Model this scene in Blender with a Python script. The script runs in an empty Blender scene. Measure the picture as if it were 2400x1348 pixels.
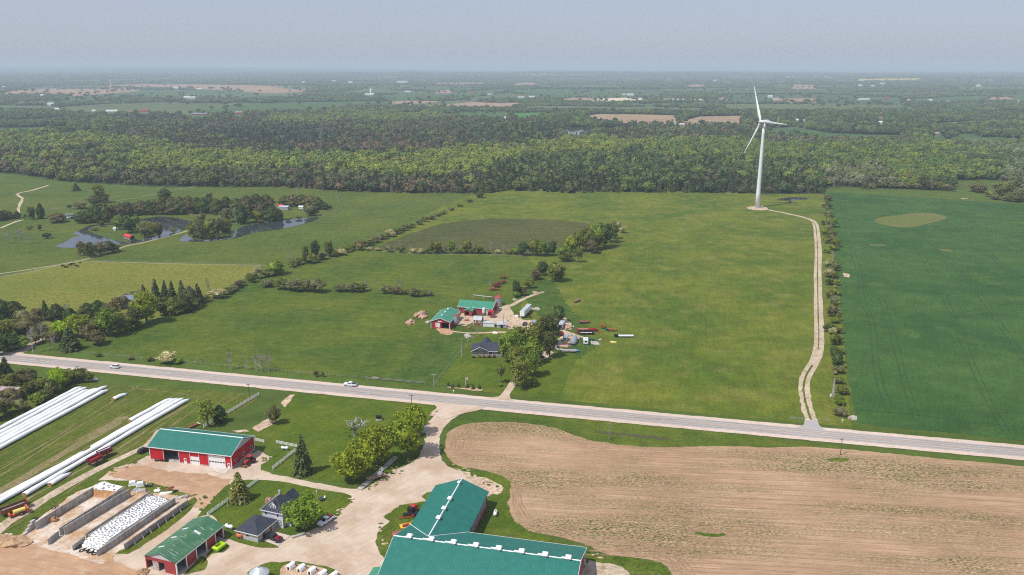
import bpy, math, random
import numpy as np
from mathutils import Vector, Matrix, noise as mnoise
from mathutils.geometry import tessellate_polygon
R = math.radians
C = bpy.context.scene.collection
random.seed(7)
# ------------------------------------------------------------------ camera, sky, sun, exposure
F, H = 1867.0, 132.0                      # focal length in pixels of the 2400 px wide photograph, height of the drone
PITCH = math.atan((674 - 156) / F)
cd = bpy.data.cameras.new('camera'); cam = bpy.data.objects.new('camera', cd); C.objects.link(cam)
cam.location = (0, 0, H); cam.rotation_euler = (math.pi / 2 - PITCH, 0, 0)
cd.sensor_width = 36; cd.lens = 36 * F / 2400; cd.clip_start = 1; cd.clip_end = 90000
bpy.context.scene.camera = cam
SUN_EL, SUN_AZ = R(57), R(-124)           # azimuth clockwise from +Y (the view direction): the sun stands to the left, a little behind
sd = Vector((math.sin(SUN_AZ) * math.cos(SUN_EL), math.cos(SUN_AZ) * math.cos(SUN_EL), math.sin(SUN_EL)))
w = bpy.data.worlds.new('World'); bpy.context.scene.world = w; w.use_nodes = True
wn = w.node_tree; bg = wn.nodes['Background']
sky = wn.nodes.new('ShaderNodeTexSky'); sky.sky_type = 'NISHITA'; sky.sun_disc = False
sky.sun_elevation = SUN_EL; sky.sun_rotation = SUN_AZ
sky.altitude = 300; sky.air_density = 1.0; sky.dust_density = 1.6; sky.ozone_density = 3.0
tintn = wn.nodes.new('ShaderNodeMixRGB'); tintn.blend_type = 'MULTIPLY'; tintn.inputs[0].default_value = 1; tintn.inputs[2].default_value = (.94, .96, 1.08, 1)
wn.links.new(sky.outputs['Color'], tintn.inputs[1])
veil = wn.nodes.new('ShaderNodeMixRGB'); veil.inputs[0].default_value = .72; veil.inputs[2].default_value = (3.30, 3.62, 4.40, 1)   # the pale summer veil over the sky
wn.links.new(tintn.outputs[0], veil.inputs[1]); wn.links.new(veil.outputs[0], bg.inputs['Color']); bg.inputs['Strength'].default_value = 0.13
sl = bpy.data.lights.new('sun', 'SUN'); sl.energy = 4.3; sl.angle = R(0.6); sl.color = (1.0, 0.955, 0.89)
so = bpy.data.objects.new('sun', sl); C.objects.link(so); so.rotation_euler = sd.to_track_quat('Z', 'Y').to_euler()
vs = bpy.context.scene.view_settings
vs.view_transform = 'Standard'; vs.look = 'None'; vs.gamma = 1; vs.use_curve_mapping = False; vs.exposure = 0.1
bpy.context.scene.cycles.max_bounces = 6
bpy.context.scene.cycles.transparent_max_bounces = 4
bpy.context.scene.cycles.volume_bounces = 0
bpy.context.scene.cycles.use_denoising = False
bpy.context.scene.cycles.filter_width = 1.15
# ------------------------------------------------------------------ where a pixel of the photograph meets a height in the world
CP, SP = math.cos(PITCH), math.sin(PITCH)
def P(px, py, z=0.0):
    u = (px - 1200) / F; v = (py - 674) / F
    fy = CP - v * SP; fz = -SP - v * CP
    t = (z - H) / fz
    return Vector((u * t, fy * t, z))
def top_z(px, py, ytop):
    b = P(px, py); v = (ytop - 674) / F
    return H + b.y * (-SP - v * CP) / (CP - v * SP)
def mpp(px, py):                          # metres per photograph pixel, across
    b = P(px, py); return math.sqrt(b.y ** 2 + H * H) / F * 0.985
# ------------------------------------------------------------------ materials
MATS = {}
def newmat(name):
    m = bpy.data.materials.new(name); m.use_nodes = True; MATS[name] = m
    nt = m.node_tree; b = nt.nodes['Principled BSDF']
    return m, nt, b
def rgba(c): return (c[0], c[1], c[2], 1)
def noisef(nt, vec, scale, detail=2.0, rough=.55, lo=.35, hi=.65, t0=0.0, t1=1.0):
    n = nt.nodes.new('ShaderNodeTexNoise'); n.inputs['Scale'].default_value = scale
    n.inputs['Detail'].default_value = detail; n.inputs['Roughness'].default_value = rough
    nt.links.new(vec, n.inputs['Vector'])
    r = nt.nodes.new('ShaderNodeMapRange'); r.inputs['From Min'].default_value = lo; r.inputs['From Max'].default_value = hi
    r.inputs['To Min'].default_value = t0; r.inputs['To Max'].default_value = t1
    nt.links.new(n.outputs['Fac'], r.inputs['Value']); return r.outputs['Result']
def mix(nt, fac, a, b, mode='MIX'):
    m = nt.nodes.new('ShaderNodeMixRGB'); m.blend_type = mode
    for i, v in ((0, fac), (1, a), (2, b)):
        if isinstance(v, (int, float)): m.inputs[i].default_value = v
        elif isinstance(v, tuple): m.inputs[i].default_value = rgba(v)
        else: nt.links.new(v, m.inputs[i])
    return m.outputs[0]
def gray(nt, val):                        # a multiplier made from a value socket
    c = nt.nodes.new('ShaderNodeCombineColor')
    for i in range(3): nt.links.new(val, c.inputs[i])
    return c.outputs[0]
def position(nt): return nt.nodes.new('ShaderNodeNewGeometry').outputs['Position']
def mapped(nt, vec, rot=0.0, scale=(1, 1, 1)):
    a = nt.nodes.new('ShaderNodeMapping'); a.inputs['Rotation'].default_value = (0, 0, -rot)
    nt.links.new(vec, a.inputs['Vector'])
    b = nt.nodes.new('ShaderNodeMapping'); b.inputs['Scale'].default_value = scale
    nt.links.new(a.outputs[0], b.inputs['Vector']); return b.outputs[0]
def surf(name, col, var=.18, scale=1.5, rough=.8, metal=0.0, c2=None, c2scale=.4, spec=.3, obj=True):
    """plain surface: a base colour with fine and broad variation of its own"""
    m, nt, b = newmat(name)
    v = nt.nodes.new('ShaderNodeTexCoord').outputs['Object'] if obj else position(nt)
    base = rgba(col)[:3]
    if c2: base = mix(nt, noisef(nt, v, c2scale, 4, .65, .42, .6), tuple(col), tuple(c2))
    g = gray(nt, noisef(nt, v, scale, 4, .6, .25, .75, 1 - var, 1 + var))
    nt.links.new(mix(nt, 1.0, base, g, 'MULTIPLY'), b.inputs['Base Color'])
    b.inputs['Roughness'].default_value = rough; b.inputs['Metallic'].default_value = metal
    b.inputs['Specular IOR Level'].default_value = spec
    return m
def field(name, cA, cB, cC=None, big=.012, mid=.12, fine=1.1, fv=.28, mv=.5, stripe=None, cS=None, sv=.6, rough=.95, speck=None, speck_c=(.05, .09, .02), wrap=None):
    """ground cover: broad patches, metre-size mottling, fine grain, and rows along a direction"""
    m, nt, b = newmat(name); p = position(nt)
    col = mix(nt, noisef(nt, p, big, 3, .6, .38, .62), cA, cB)
    if cC: col = mix(nt, noisef(nt, p, mid, 4, .65, .5, .68, 0, mv), col, cC)
    if stripe is not None:
        ang, width, length = stripe
        sp = mapped(nt, p, ang, (1 / length, 1 / width, 1))
        if cS: col = mix(nt, noisef(nt, sp, 1.0, 3, .6, .52, .66, 0, sv), col, cS)
        g = noisef(nt, sp, 1.7, 4, .6, .25, .75, 1 - .28 * sv, 1 + .28 * sv)
        col = mix(nt, 1.0, col, gray(nt, g), 'MULTIPLY')
    if speck:
        sc, thr, patch = speck
        sp2 = mapped(nt, p, stripe[0] if stripe else 0, (.35, 1, 1))
        a = noisef(nt, sp2, sc, 2, .5, thr, thr + .05)
        bb = noisef(nt, mapped(nt, p, stripe[0] if stripe else 0, (.25, 1, 1)), patch, 3, .6, .42, .60)
        mm = nt.nodes.new('ShaderNodeMath'); mm.operation = 'MULTIPLY'; nt.links.new(a, mm.inputs[0]); nt.links.new(bb, mm.inputs[1])
        col = mix(nt, mm.outputs[0], col, speck_c)
    g = noisef(nt, p, fine, 5, .75, .30, .70, 1 - fv * 1.25, 1 + fv * 1.25)
    col = mix(nt, 1.0, col, gray(nt, g), 'MULTIPLY')
    g = noisef(nt, p, mid * 1.7, 5, .7, .30, .70, 1 - fv * .7, 1 + fv * .7)
    col = mix(nt, 1.0, col, gray(nt, g), 'MULTIPLY')
    nt.links.new(col, b.inputs['Base Color']); b.inputs['Roughness'].default_value = rough
    b.inputs['Specular IOR Level'].default_value = .12
    return m
A0 = R(-12.9)                             # the direction the barns and the road follow
AB = R(73.5)                              # the direction of the bunkers
GRASS = field('grass', (.058, .095, .008), (.090, .118, .010), (.15, .145, .04), fv=.4)
field('pasture', (.053, .092, .010), (.092, .120, .013), (.11, .125, .02), big=.02, fv=.34, stripe=(R(-8), 5, 40), sv=.6)
field('meadow', (.068, .108, .010), (.122, .142, .014), (.165, .155, .034), big=.018, mid=.06, mv=.65, fv=.34, stripe=(R(78), 3, 30), sv=.5)
field('lawn', (.060, .098, .008), (.085, .120, .009), (.14, .145, .022), big=.04, fv=.24, stripe=(R(60), 1.8, 30), sv=.5)
field('dry_pasture', (.135, .15, .022), (.175, .17, .03), (.09, .125, .018), fv=.42, mid=.25, mv=.8)
field('pond_pasture', (.058, .095, .013), (.088, .115, .016), (.12, .13, .028), fv=.32, stripe=(R(12), 6, 50), sv=.5)
field('fallow', (.062, .070, .018), (.080, .084, .022), (.10, .092, .04), fv=.3, stripe=(R(-6), 6, 60), sv=.5)
field('wheat', (.029, .078, .017), (.046, .102, .022), (.064, .118, .026), big=.014, mid=.05, mv=.6, fv=.26, stripe=(R(62), 2.2, 40), sv=.4)
field('wheat_knoll', (.115, .135, .032), (.145, .135, .05), (.09, .125, .025), fv=.3, mid=.15)
field('tilled', (.335, .212, .125), (.40, .262, .160), (.30, .190, .115), big=.03, fv=.14, fine=2.2, stripe=(R(-6), .9, 34), cS=(.44, .305, .20), sv=.9, speck=(2.9, .49, .045), speck_c=(.075, .095, .02))
field('silage_field', (.055, .092, .008), (.080, .110, .010), (.13, .12, .03), fv=.34, stripe=(R(73), 1.1, 60), cS=(.17, .125, .05), sv=.85)
field('gravel', (.54, .435, .345), (.43, .315, .225), (.62, .52, .425), big=.07, mid=.15, fv=.09, fine=3, stripe=(R(48), 1.0, 22), cS=(.44, .33, .24), sv=.4)
field('yard_mud', (.44, .275, .165), (.37, .225, .135), (.53, .40, .29), big=.06, mid=.2, fv=.12, fine=2.5, stripe=(R(-16), .9, 18), sv=.6)
field('shoulder', (.52, .41, .34), (.57, .46, .385), (.48, .37, .30), mid=.3, fv=.12)
field('asphalt', (.36, .32, .295), (.40, .355, .325), None, fv=.07, stripe=(R(-13.2), .8, 60), cS=(.29, .265, .255), sv=.7)
field('asphalt_dark', (.27, .245, .235), (.30, .27, .26), (.34, .31, .295), mid=.5, fv=.1)
field('old_soil', (.27, .17, .105), (.31, .20, .125), (.36, .24, .15), mid=.3, fv=.2, mv=.9)
field('asphalt_apron', (.33, .31, .30), (.36, .34, .33), (.40, .37, .35), mid=.8, fv=.1)
field('track', (.42, .33, .24), (.50, .40, .30), (.20, .18, .08), big=.05, mid=.3, fv=.28, mv=.6)
field('faint_track', (.17, .15, .06), (.24, .185, .10), (.10, .12, .02), big=.1, mid=.5, fv=.25, mv=.9)
field('dirt', (.45, .30, .20), (.52, .37, .26), (.20, .17, .07), big=.1, mid=.5, fv=.25, mv=.6)
field('bare_patch', (.48, .34, .25), (.55, .42, .31), (.16, .15, .05), big=.15, mid=.6, fv=.3, mv=.9)
field('bunker_floor', (.58, .50, .42), (.42, .26, .14), (.66, .60, .53), big=.12, mid=.35, fv=.2, stripe=(AB, 1.2, 10), sv=.5)
field('concrete_pad', (.50, .42, .37), (.55, .47, .41), (.42, .35, .30), mid=.4, fv=.1)
surf('hay_line', (.30, .27, .13), .3, 2)
surf('tram', (.020, .056, .016), .2, 1)
surf('water_edge', (.075, .065, .03), .3, 1)
m, nt, b = newmat('water')
p = position(nt)
nt.links.new(mix(nt, noisef(nt, p, .03, 3, .6, .4, .65), (.03, .04, .05), (.05, .055, .06)), b.inputs['Base Color'])
b.inputs['Roughness'].default_value = .06; b.inputs['Specular IOR Level'].default_value = .8
bm_ = nt.nodes.new('ShaderNodeBump'); bm_.inputs['Strength'].default_value = .06; bm_.inputs['Distance'].default_value = .1
nn = nt.nodes.new('ShaderNodeTexNoise'); nn.inputs['Scale'].default_value = .9; nt.links.new(p, nn.inputs['Vector'])
nt.links.new(nn.outputs['Fac'], bm_.inputs['Height']); nt.links.new(bm_.outputs[0], b.inputs['Normal'])
surf('white_plastic', (.86, .86, .86), .06, .8, rough=.45, c2=(.80, .80, .81), c2scale=.25, spec=.4)
surf('white_paint', (.78, .78, .78), .06, 2, rough=.5)
surf('white_steel', (.74, .76, .78), .05, .3, rough=.35, spec=.5)
surf('red_siding', (.50, .010, .016), .12, .6, rough=.5, c2=(.44, .012, .02), c2scale=.2)
surf('old_red_siding', (.36, .045, .05), .2, .8, rough=.6, c2=(.30, .05, .05))
surf('faded_red', (.36, .07, .07), .15, .6, rough=.6, c2=(.36, .08, .07))
surf('cream_siding', (.42, .37, .31), .06, 1)
surf('pale_siding', (.55, .56, .60), .05, 1)
surf('garage_siding', (.44, .43, .43), .08, 1)
surf('dark', (.012, .012, .014), .2, 2, rough=.7)
surf('glass', (.02, .025, .03), .1, 2, rough=.1, spec=.7)
surf('shingle', (.035, .042, .062), .2, 2.2, rough=.85, c2=(.045, .052, .07))
surf('concrete', (.50, .47, .44), .16, .8, c2=(.38, .355, .335), c2scale=.35)
cm = MATS['concrete'].node_tree; ob_ = cm.nodes.new('ShaderNodeTexCoord').outputs['Object']; pb_ = cm.nodes['Principled BSDF']; src_ = pb_.inputs['Base Color'].links[0].from_socket
cm.links.new(mix(cm, 1.0, src_, gray(cm, noisef(cm, mapped(cm, ob_, 0, (1.3, 1.3, .12)), 1.0, 4, .7, .32, .68, .62, 1.12)), 'MULTIPLY'), pb_.inputs['Base Color'])
surf('old_concrete', (.48, .44, .40), .2, 1.2, c2=(.34, .31, .28), c2scale=.5)
surf('rubber', (.016, .016, .017), .3, 3, rough=.8)
surf('silage', (.44, .23, .10), .3, 1.2, c2=(.32, .17, .07), c2scale=.8)
surf('soil_heap', (.32, .19, .10), .35, 1.2, c2=(.44, .29, .17), c2scale=.5)
surf('manure_heap', (.46, .30, .21), .35, 1.0, c2=(.33, .20, .13), c2scale=.5)
surf('stone_heap', (.50, .45, .40), .35, 1.2, c2=(.25, .22, .18), c2scale=.9)
surf('galvanised', (.42, .46, .50), .12, .8, rough=.4, metal=.35, c2=(.34, .38, .42))
surf('rust', (.30, .10, .05), .3, 1.5, c2=(.20, .07, .045))
surf('machine_red', (.42, .035, .03), .12, 2, rough=.4)
surf('machine_orange', (.50, .13, .05), .12, 2, rough=.45)
surf('dark_red', (.20, .015, .03), .2, 2, rough=.5)
surf('machine_yellow', (.72, .42, .04), .12, 2, rough=.45)
surf('pale_yellow', (.72, .58, .16), .12, 2, rough=.5)
surf('lime', (.40, .72, .01), .08, 2, rough=.4)
surf('blue_plastic', (.03, .16, .42), .1, 2, rough=.45)
surf('teal_paint', (.02, .22, .20), .1, 2, rough=.45)
surf('navy', (.03, .045, .06), .15, 2, rough=.3)
surf('car_white', (.74, .75, .77), .03, 1, rough=.25, spec=.6)
surf('car_black', (.018, .02, .024), .1, 1, rough=.22, spec=.6)
surf('car_grey', (.30, .32, .34), .1, 1, rough=.3)
surf('wood', (.30, .20, .13), .25, 2, c2=(.22, .16, .11))
surf('grey_wood', (.30, .28, .25), .25, 2, c2=(.22, .20, .18))
surf('pole_wood', (.12, .10, .085), .25, 1)
surf('bark', (.16, .13, .10), .3, 2, c2=(.10, .085, .07))
surf('dead_wood', (.46, .43, .40), .2, 2, c2=(.33, .31, .29))
surf('worn_rubber', (.045, .045, .047), .4, 3, rough=.85)
surf('hide_black', (.012, .010, .010), .2, 2)
surf('hide_brown', (.06, .025, .014), .2, 2)
surf('skylight', (.60, .62, .62), .1, 2, rough=.4)
surf('grey_cover', (.24, .27, .31), .12, 1.5, rough=.6)
surf('pinkish_board', (.50, .30, .24), .2, 1)
surf('hay', (.24, .15, .10), .3, 2, c2=(.16, .10, .08))
surf('soffit', (.50, .50, .54), .05, 2)
surf('red_metal_roof', (.52, .03, .03), .12, .8, rough=.5)
surf('old_roof', (.40, .33, .33), .15, .5, c2=(.30, .16, .16), c2scale=.3)
surf('blue_roof', (.20, .24, .34), .12, .4)
surf('metal_shed', (.44, .47, .50), .15, .8, rough=.45, c2=(.36, .38, .40))
def metal_roof(name, col, along, c2=None, var=.07, rough=.45, period=.9, streak=None):
    """ribbed sheet roof; ribs run down the slope (object y)"""
    m, nt, b = newmat(name); o = nt.nodes.new('ShaderNodeTexCoord').outputs['Object']
    base = col
    if c2: base = mix(nt, noisef(nt, o, .5, 5, .7, .42, .62), col, c2)
    if streak:
        sp = mapped(nt, o, 0, (1.6, .25, .25)); base = mix(nt, noisef(nt, sp, 1.0, 3, .6, .60, .66, 0, .8), base, streak)
    wv = nt.nodes.new('ShaderNodeTexWave'); wv.wave_type = 'BANDS'; wv.bands_direction = 'X'; wv.inputs['Scale'].default_value = .314 / period * 3.14 / 3.14
    nt.links.new(o, wv.inputs['Vector'])
    r = nt.nodes.new('ShaderNodeMapRange'); r.inputs['To Min'].default_value = 1 - var; r.inputs['To Max'].default_value = 1 + var * .6
    nt.links.new(wv.outputs['Fac'], r.inputs['Value'])
    c = mix(nt, 1.0, base, gray(nt, r.outputs[0]), 'MULTIPLY')
    c = mix(nt, 1.0, c, gray(nt, noisef(nt, o, 1.8, 4, .6, .25, .75, .93, 1.07)), 'MULTIPLY')
    nt.links.new(c, b.inputs['Base Color']); b.inputs['Roughness'].default_value = rough; b.inputs['Specular IOR Level'].default_value = .3
    return m
metal_roof('teal_roof', (.015, .138, .110), 0, c2=(.020, .158, .126), rough=.55)
metal_roof('green_roof', (.045, .22, .14), 0, c2=(.06, .25, .16), var=.08)
metal_roof('weathered_roof', (.045, .145, .075), 0, c2=(.085, .185, .095), var=.14, streak=(.30, .36, .30))
def leafmat(name, instanced=False, spread=.45):
    m, nt, b = newmat(name)
    if instanced:
        a = nt.nodes.new('ShaderNodeAttribute'); a.attribute_type = 'INSTANCER'; a.attribute_name = 'tint'; col = a.outputs['Color']
    else:
        a = nt.nodes.new('ShaderNodeObjectInfo'); col = mix(nt, 1.0, a.outputs['Color'], (2.3, 2.2, 1.7), 'MULTIPLY')
    g = nt.nodes.new('ShaderNodeNewGeometry')
    r = nt.nodes.new('ShaderNodeMapRange'); r.inputs['To Min'].default_value = 1 - spread; r.inputs['To Max'].default_value = 1 + spread
    nt.links.new(g.outputs['Random Per Island'], r.inputs['Value'])
    c = mix(nt, 1.0, col, gray(nt, r.outputs[0]), 'MULTIPLY')
    c = mix(nt, 1.0, c, gray(nt, noisef(nt, g.outputs['Position'], .35, 3, .6, .3, .7, .75, 1.25)), 'MULTIPLY')
    nt.links.new(c, b.inputs['Base Color']); b.inputs['Roughness'].default_value = .7; b.inputs['Specular IOR Level'].default_value = .15
    if not instanced:
        tr = nt.nodes.new('ShaderNodeBsdfTranslucent'); nt.links.new(c, tr.inputs['Color'])
        ms = nt.nodes.new('ShaderNodeMixShader'); ms.inputs[0].default_value = .35
        out = nt.nodes['Material Output']
        nt.links.new(b.outputs[0], ms.inputs[1]); nt.links.new(tr.outputs[0], ms.inputs[2]); nt.links.new(ms.outputs[0], out.inputs['Surface'])
    return m
leafmat('leaf'); leafmat('leaf_far', True)
M = MATS
# ------------------------------------------------------------------ objects
ORD = 'first second third fourth fifth sixth seventh eighth ninth tenth eleventh twelfth thirteenth fourteenth fifteenth sixteenth seventeenth eighteenth nineteenth twentieth'.split()
TENS = {2: 'twenty', 3: 'thirty', 4: 'forty', 5: 'fifty', 6: 'sixty'}
def ordn(i):
    if i <= 20: return ORD[i - 1]
    return {0: {2: 'twentieth', 3: 'thirtieth', 4: 'fortieth', 5: 'fiftieth', 6: 'sixtieth'}.get(i // 10)}.get(i % 10) or TENS[i // 10] + '-' + ORD[i % 10 - 1]
def props(o, label=None, cat=None, group=None, kind=None):
    if label: o['label'] = label
    if cat: o['category'] = cat
    if group: o['group'] = group
    if kind: o['kind'] = kind
    return o
def thing(name, label, cat, loc=(0, 0, 0), rz=0.0, group=None):
    o = bpy.data.objects.new(name, None); C.objects.link(o)
    o.location = loc; o.rotation_euler = (0, 0, rz); o.empty_display_size = .5
    return props(o, label, cat, group)
class MB:
    def __init__(s, M4=None): s.v = []; s.f = []; s.m = []; s.mi = 0; s.T = M4
    def add(s, vs, fs):
        n = len(s.v)
        s.v += [tuple(s.T @ Vector(v)) if s.T else tuple(v) for v in vs]
        s.f += [tuple(n + i for i in f) for f in fs]; s.m += [s.mi] * len(fs); return s
    def box(s, x0, x1, y0, y1, z0, z1):
        return s.add([(x0, y0, z0), (x1, y0, z0), (x1, y1, z0), (x0, y1, z0), (x0, y0, z1), (x1, y0, z1), (x1, y1, z1), (x0, y1, z1)],
                     [(0, 3, 2, 1), (4, 5, 6, 7), (0, 1, 5, 4), (1, 2, 6, 5), (2, 3, 7, 6), (3, 0, 4, 7)])
    def hexa(s, b, t): return s.add(list(b) + list(t), [(0, 3, 2, 1), (4, 5, 6, 7), (0, 1, 5, 4), (1, 2, 6, 5), (2, 3, 7, 6), (3, 0, 4, 7)])
    def prism(s, poly, ax, a0, a1):
        """extrude a 2-D profile along axis ax"""
        n = len(poly)
        def mk(p, a):
            return {'x': (a, p[0], p[1]), 'y': (p[0], a, p[1]), 'z': (p[0], p[1], a)}[ax]
        vs = [mk(p, a0) for p in poly] + [mk(p, a1) for p in poly]
        fs = [tuple(range(n))[::-1], tuple(range(n, 2 * n))] + [(i, (i + 1) % n, n + (i + 1) % n, n + i) for i in range(n)]
        return s.add(vs, fs)
    def cyl(s, x, y, z0, z1, r0, r1=None, n=12, cap=True):
        return s.tube((x, y, z0), (x, y, z1), r0, r0 if r1 is None else r1, n, cap)
    def tube(s, p, q, r0, r1=None, n=8, cap=True):
        p, q = Vector(p), Vector(q); d = q - p
        if d.length < 1e-6: return s
        r1 = r0 if r1 is None else r1
        d.normalize(); u = d.orthogonal().normalized(); w_ = d.cross(u)
        vs = []
        for c, r in ((p, r0), (q, r1)):
            for i in range(n):
                a = 2 * math.pi * i / n; vs.append(c + u * (r * math.cos(a)) + w_ * (r * math.sin(a)))
        fs = [(i, (i + 1) % n, n + (i + 1) % n, n + i) for i in range(n)]
        if cap: fs += [tuple(range(n))[::-1], tuple(range(n, 2 * n))]
        return s.add(vs, fs)
    def lathe(s, prof, cx=0, cy=0, n=16):
        vs = []; fs = []
        for r, z in prof:
            for i in range(n):
                a = 2 * math.pi * i / n; vs.append((cx + r * math.cos(a), cy + r * math.sin(a), z))
        k = len(prof)
        for j in range(k - 1):
            for i in range(n): fs.append((j * n + i, j * n + (i + 1) % n, (j + 1) * n + (i + 1) % n, (j + 1) * n + i))
        fs += [tuple(range(n))[::-1], tuple(range((k - 1) * n, k * n))]
        return s.add(vs, fs)
    def quad(s, a, b, c, d): return s.add([a, b, c, d], [(0, 1, 2, 3)])
    def build(s, name, mat, parent=None, smooth=False, bevel=0):
        me = bpy.data.meshes.new(name); me.from_pydata(s.v, [], s.f)
        for m in (mat if isinstance(mat, (list, tuple)) else [mat]): me.materials.append(M[m] if isinstance(m, str) else m)
        if any(s.m): me.polygons.foreach_set('material_index', s.m)
        if smooth: me.polygons.foreach_set('use_smooth', [True] * len(me.polygons))
        me.update()
        o = bpy.data.objects.new(name, me); C.objects.link(o)
        if parent: o.parent = parent
        if bevel:
            bv = o.modifiers.new('bevel', 'BEVEL'); bv.width = bevel; bv.segments = 2; bv.limit_method = 'ANGLE'
        return o
def copy_tree(o, parent=None):
    c = o.copy(); C.objects.link(c)
    if parent: c.parent = parent
    for ch in list(o.children): copy_tree(ch, c)
    return c
# ------------------------------------------------------------------ flat ground sheets traced on the ground plane
def smooth_poly(pts, n=3):
    out = []; k = len(pts)
    for i in range(k):
        p0, p1, p2, p3 = pts[i - 1], pts[i], pts[(i + 1) % k], pts[(i + 2) % k]
        for j in range(n):
            t = j / n
            out.append(tuple(.5 * (2 * p1[c] + (p2[c] - p0[c]) * t + (2 * p0[c] - 5 * p1[c] + 4 * p2[c] - p3[c]) * t * t + (3 * p1[c] - p0[c] - 3 * p2[c] + p3[c]) * t ** 3) for c in (0, 1)))
    return out
def rag(pts, step, amp):
    """subdivide a world outline to about `step` metres and make it uneven by `amp`"""
    out = []; k = len(pts)
    for i in range(k):
        a, b = Vector(pts[i]), Vector(pts[(i + 1) % k]); L = (b - a).length; n = max(1, int(L / step))
        for j in range(n):
            q = a.lerp(b, j / n)
            nz = mnoise.noise_vector(Vector((q.x * .35, q.y * .35, 3.1))) * amp + mnoise.noise_vector(Vector((q.x * 1.1, q.y * 1.1, 7.7))) * amp * .6
            out.append(Vector((q.x + nz.x, q.y + nz.y)))
    return out
def sheet(name, px, z, mat, smooth=0, step=1.6, amp=.5, label=None, world=False, kind='structure'):
    pts = smooth_poly(px, smooth) if smooth else px
    ws = [Vector(q) for q in pts] if world else [P(x, y).to_2d() for x, y in pts]
    if amp: ws = rag(ws, step, amp)
    if True:
        s2 = 0
        for i in range(len(ws)):
            a, b = ws[i], ws[(i + 1) % len(ws)]; s2 += a.x * b.y - b.x * a.y
        if s2 < 0: ws.reverse()
    vs = [(q.x, q.y, z) for q in ws]
    tris = tessellate_polygon([[Vector((q.x, q.y, 0)) for q in ws]])
    me = bpy.data.meshes.new(name); me.from_pydata(vs, [], [tuple(t) for t in tris]); me.materials.append(M[mat]); me.update()
    if len(me.polygons) and sum(p.normal.z for p in me.polygons) < 0: me.flip_normals()
    o = bpy.data.objects.new(name, me); C.objects.link(o)
    return props(o, label, None, None, kind)
def ribbon(name, px, width, z, mat, amp=.2, label=None, step=2.0, n=4):
    pts = [P(x, y).to_2d() for x, y in px]
    k = len(pts); out = []
    for i in range(k - 1):
        p0 = pts[max(0, i - 1)]; p1 = pts[i]; p2 = pts[i + 1]; p3 = pts[min(k - 1, i + 2)]
        for j in range(n):
            t = j / n; out.append(.5 * (2 * p1 + (p2 - p0) * t + (2 * p0 - 5 * p1 + 4 * p2 - p3) * t * t + (3 * p1 - p0 - 3 * p2 + p3) * t ** 3))
    out.append(pts[-1])
    L, Rr = [], []
    for i, q in enumerate(out):
        d = (out[min(i + 1, len(out) - 1)] - out[max(i - 1, 0)])
        if d.length < 1e-6: d = Vector((1, 0))
        d.normalize(); nrm = Vector((-d.y, d.x)); wd = width if not isinstance(width, tuple) else width[0] + (width[1] - width[0]) * i / (len(out) - 1)
        L.append(q + nrm * wd / 2); Rr.append(q - nrm * wd / 2)
    vs = []; fs = []
    for i, (a, b) in enumerate(zip(L, Rr)):
        na = mnoise.noise(Vector((a.x * .4, a.y * .4, 0))) * amp; nb = mnoise.noise(Vector((b.x * .4, b.y * .4, 5))) * amp
        vs += [(a.x + na, a.y + na, z), (b.x + nb, b.y + nb, z)]
        if i: fs.append((2 * i - 2, 2 * i - 1, 2 * i + 1, 2 * i))
    me = bpy.data.meshes.new(name); me.from_pydata(vs, [], fs); me.materials.append(M[mat]); me.update()
    if me.polygons[0].normal.z < 0: me.flip_normals()
    o = bpy.data.objects.new(name, me); C.objects.link(o)
    return props(o, label, None, None, 'structure')
# ------------------------------------------------------------------ terrain: one sheet from under the camera to the horizon
def vnoise(x, y, scale, seed=0):
    x = np.asarray(x) / scale + seed * 17.31; y = np.asarray(y) / scale - seed * 9.7
    xi = np.floor(x).astype(np.int64); yi = np.floor(y).astype(np.int64); fx = x - xi; fy = y - yi
    fx = fx * fx * (3 - 2 * fx); fy = fy * fy * (3 - 2 * fy)
    def h(a, b):
        n = (a * 374761393 + b * 668265263 + seed * 974711) & 0x7fffffff
        n = ((n ^ (n >> 13)) * 1274126177) & 0x7fffffff
        return ((n ^ (n >> 16)) & 0xffff) / 65535.0
    return (h(xi, yi) * (1 - fx) + h(xi + 1, yi) * fx) * (1 - fy) + (h(xi, yi + 1) * (1 - fx) + h(xi + 1, yi + 1) * fx) * fy
def fbm(x, y, s, seed=0): return (vnoise(x, y, s, seed) + .5 * vnoise(x, y, s / 2, seed + 1) + .25 * vnoise(x, y, s / 4, seed + 2)) / 1.75
def sst(a, b, v): t = np.clip((v - a) / (b - a), 0, 1); return t * t * (3 - 2 * t)
def height(x, y):
    d = np.hypot(x, y)
    h = sst(900, 1500, d) * (fbm(x, y, 420, 3) - .45) * 16
    h = h + sst(2200, 4500, d) * (fbm(x, y, 1500, 5) - .4) * 26
    h = h + sst(6500, 12500, d) * (26 + (fbm(x, y, 3500, 8) - .5) * 40) * (1 - sst(15500, 19000, d))
    px = 1200 + 1937 * x / np.maximum(y, 1)
    yr = np.interp(px, [-600, 0, 300, 600, 850, 1000, 1150, 1300], [157, 156, 156.5, 158.5, 161, 163.5, 167, 175])
    ridge = 132 - 19500 * (yr - 156) / 1867 + (fbm(x, y, 2500, 12) - .5) * 16
    h = h + np.exp(-((y - 19800) / 1500) ** 2) * np.maximum(ridge, 0) * (y > 0)
    yr2 = np.interp(px, [-600, 0, 520, 700, 1000], [160, 161, 163.5, 168, 176])
    ridge2 = 132 - 16000 * (yr2 - 156) / 1867 + (fbm(x, y, 2500, 14) - .5) * 10
    h = h + np.exp(-((y - 16200) / 900) ** 2) * np.maximum(ridge2, 0) * (y > 0)
    return np.where(y > 0, h, 0.0)
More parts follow.
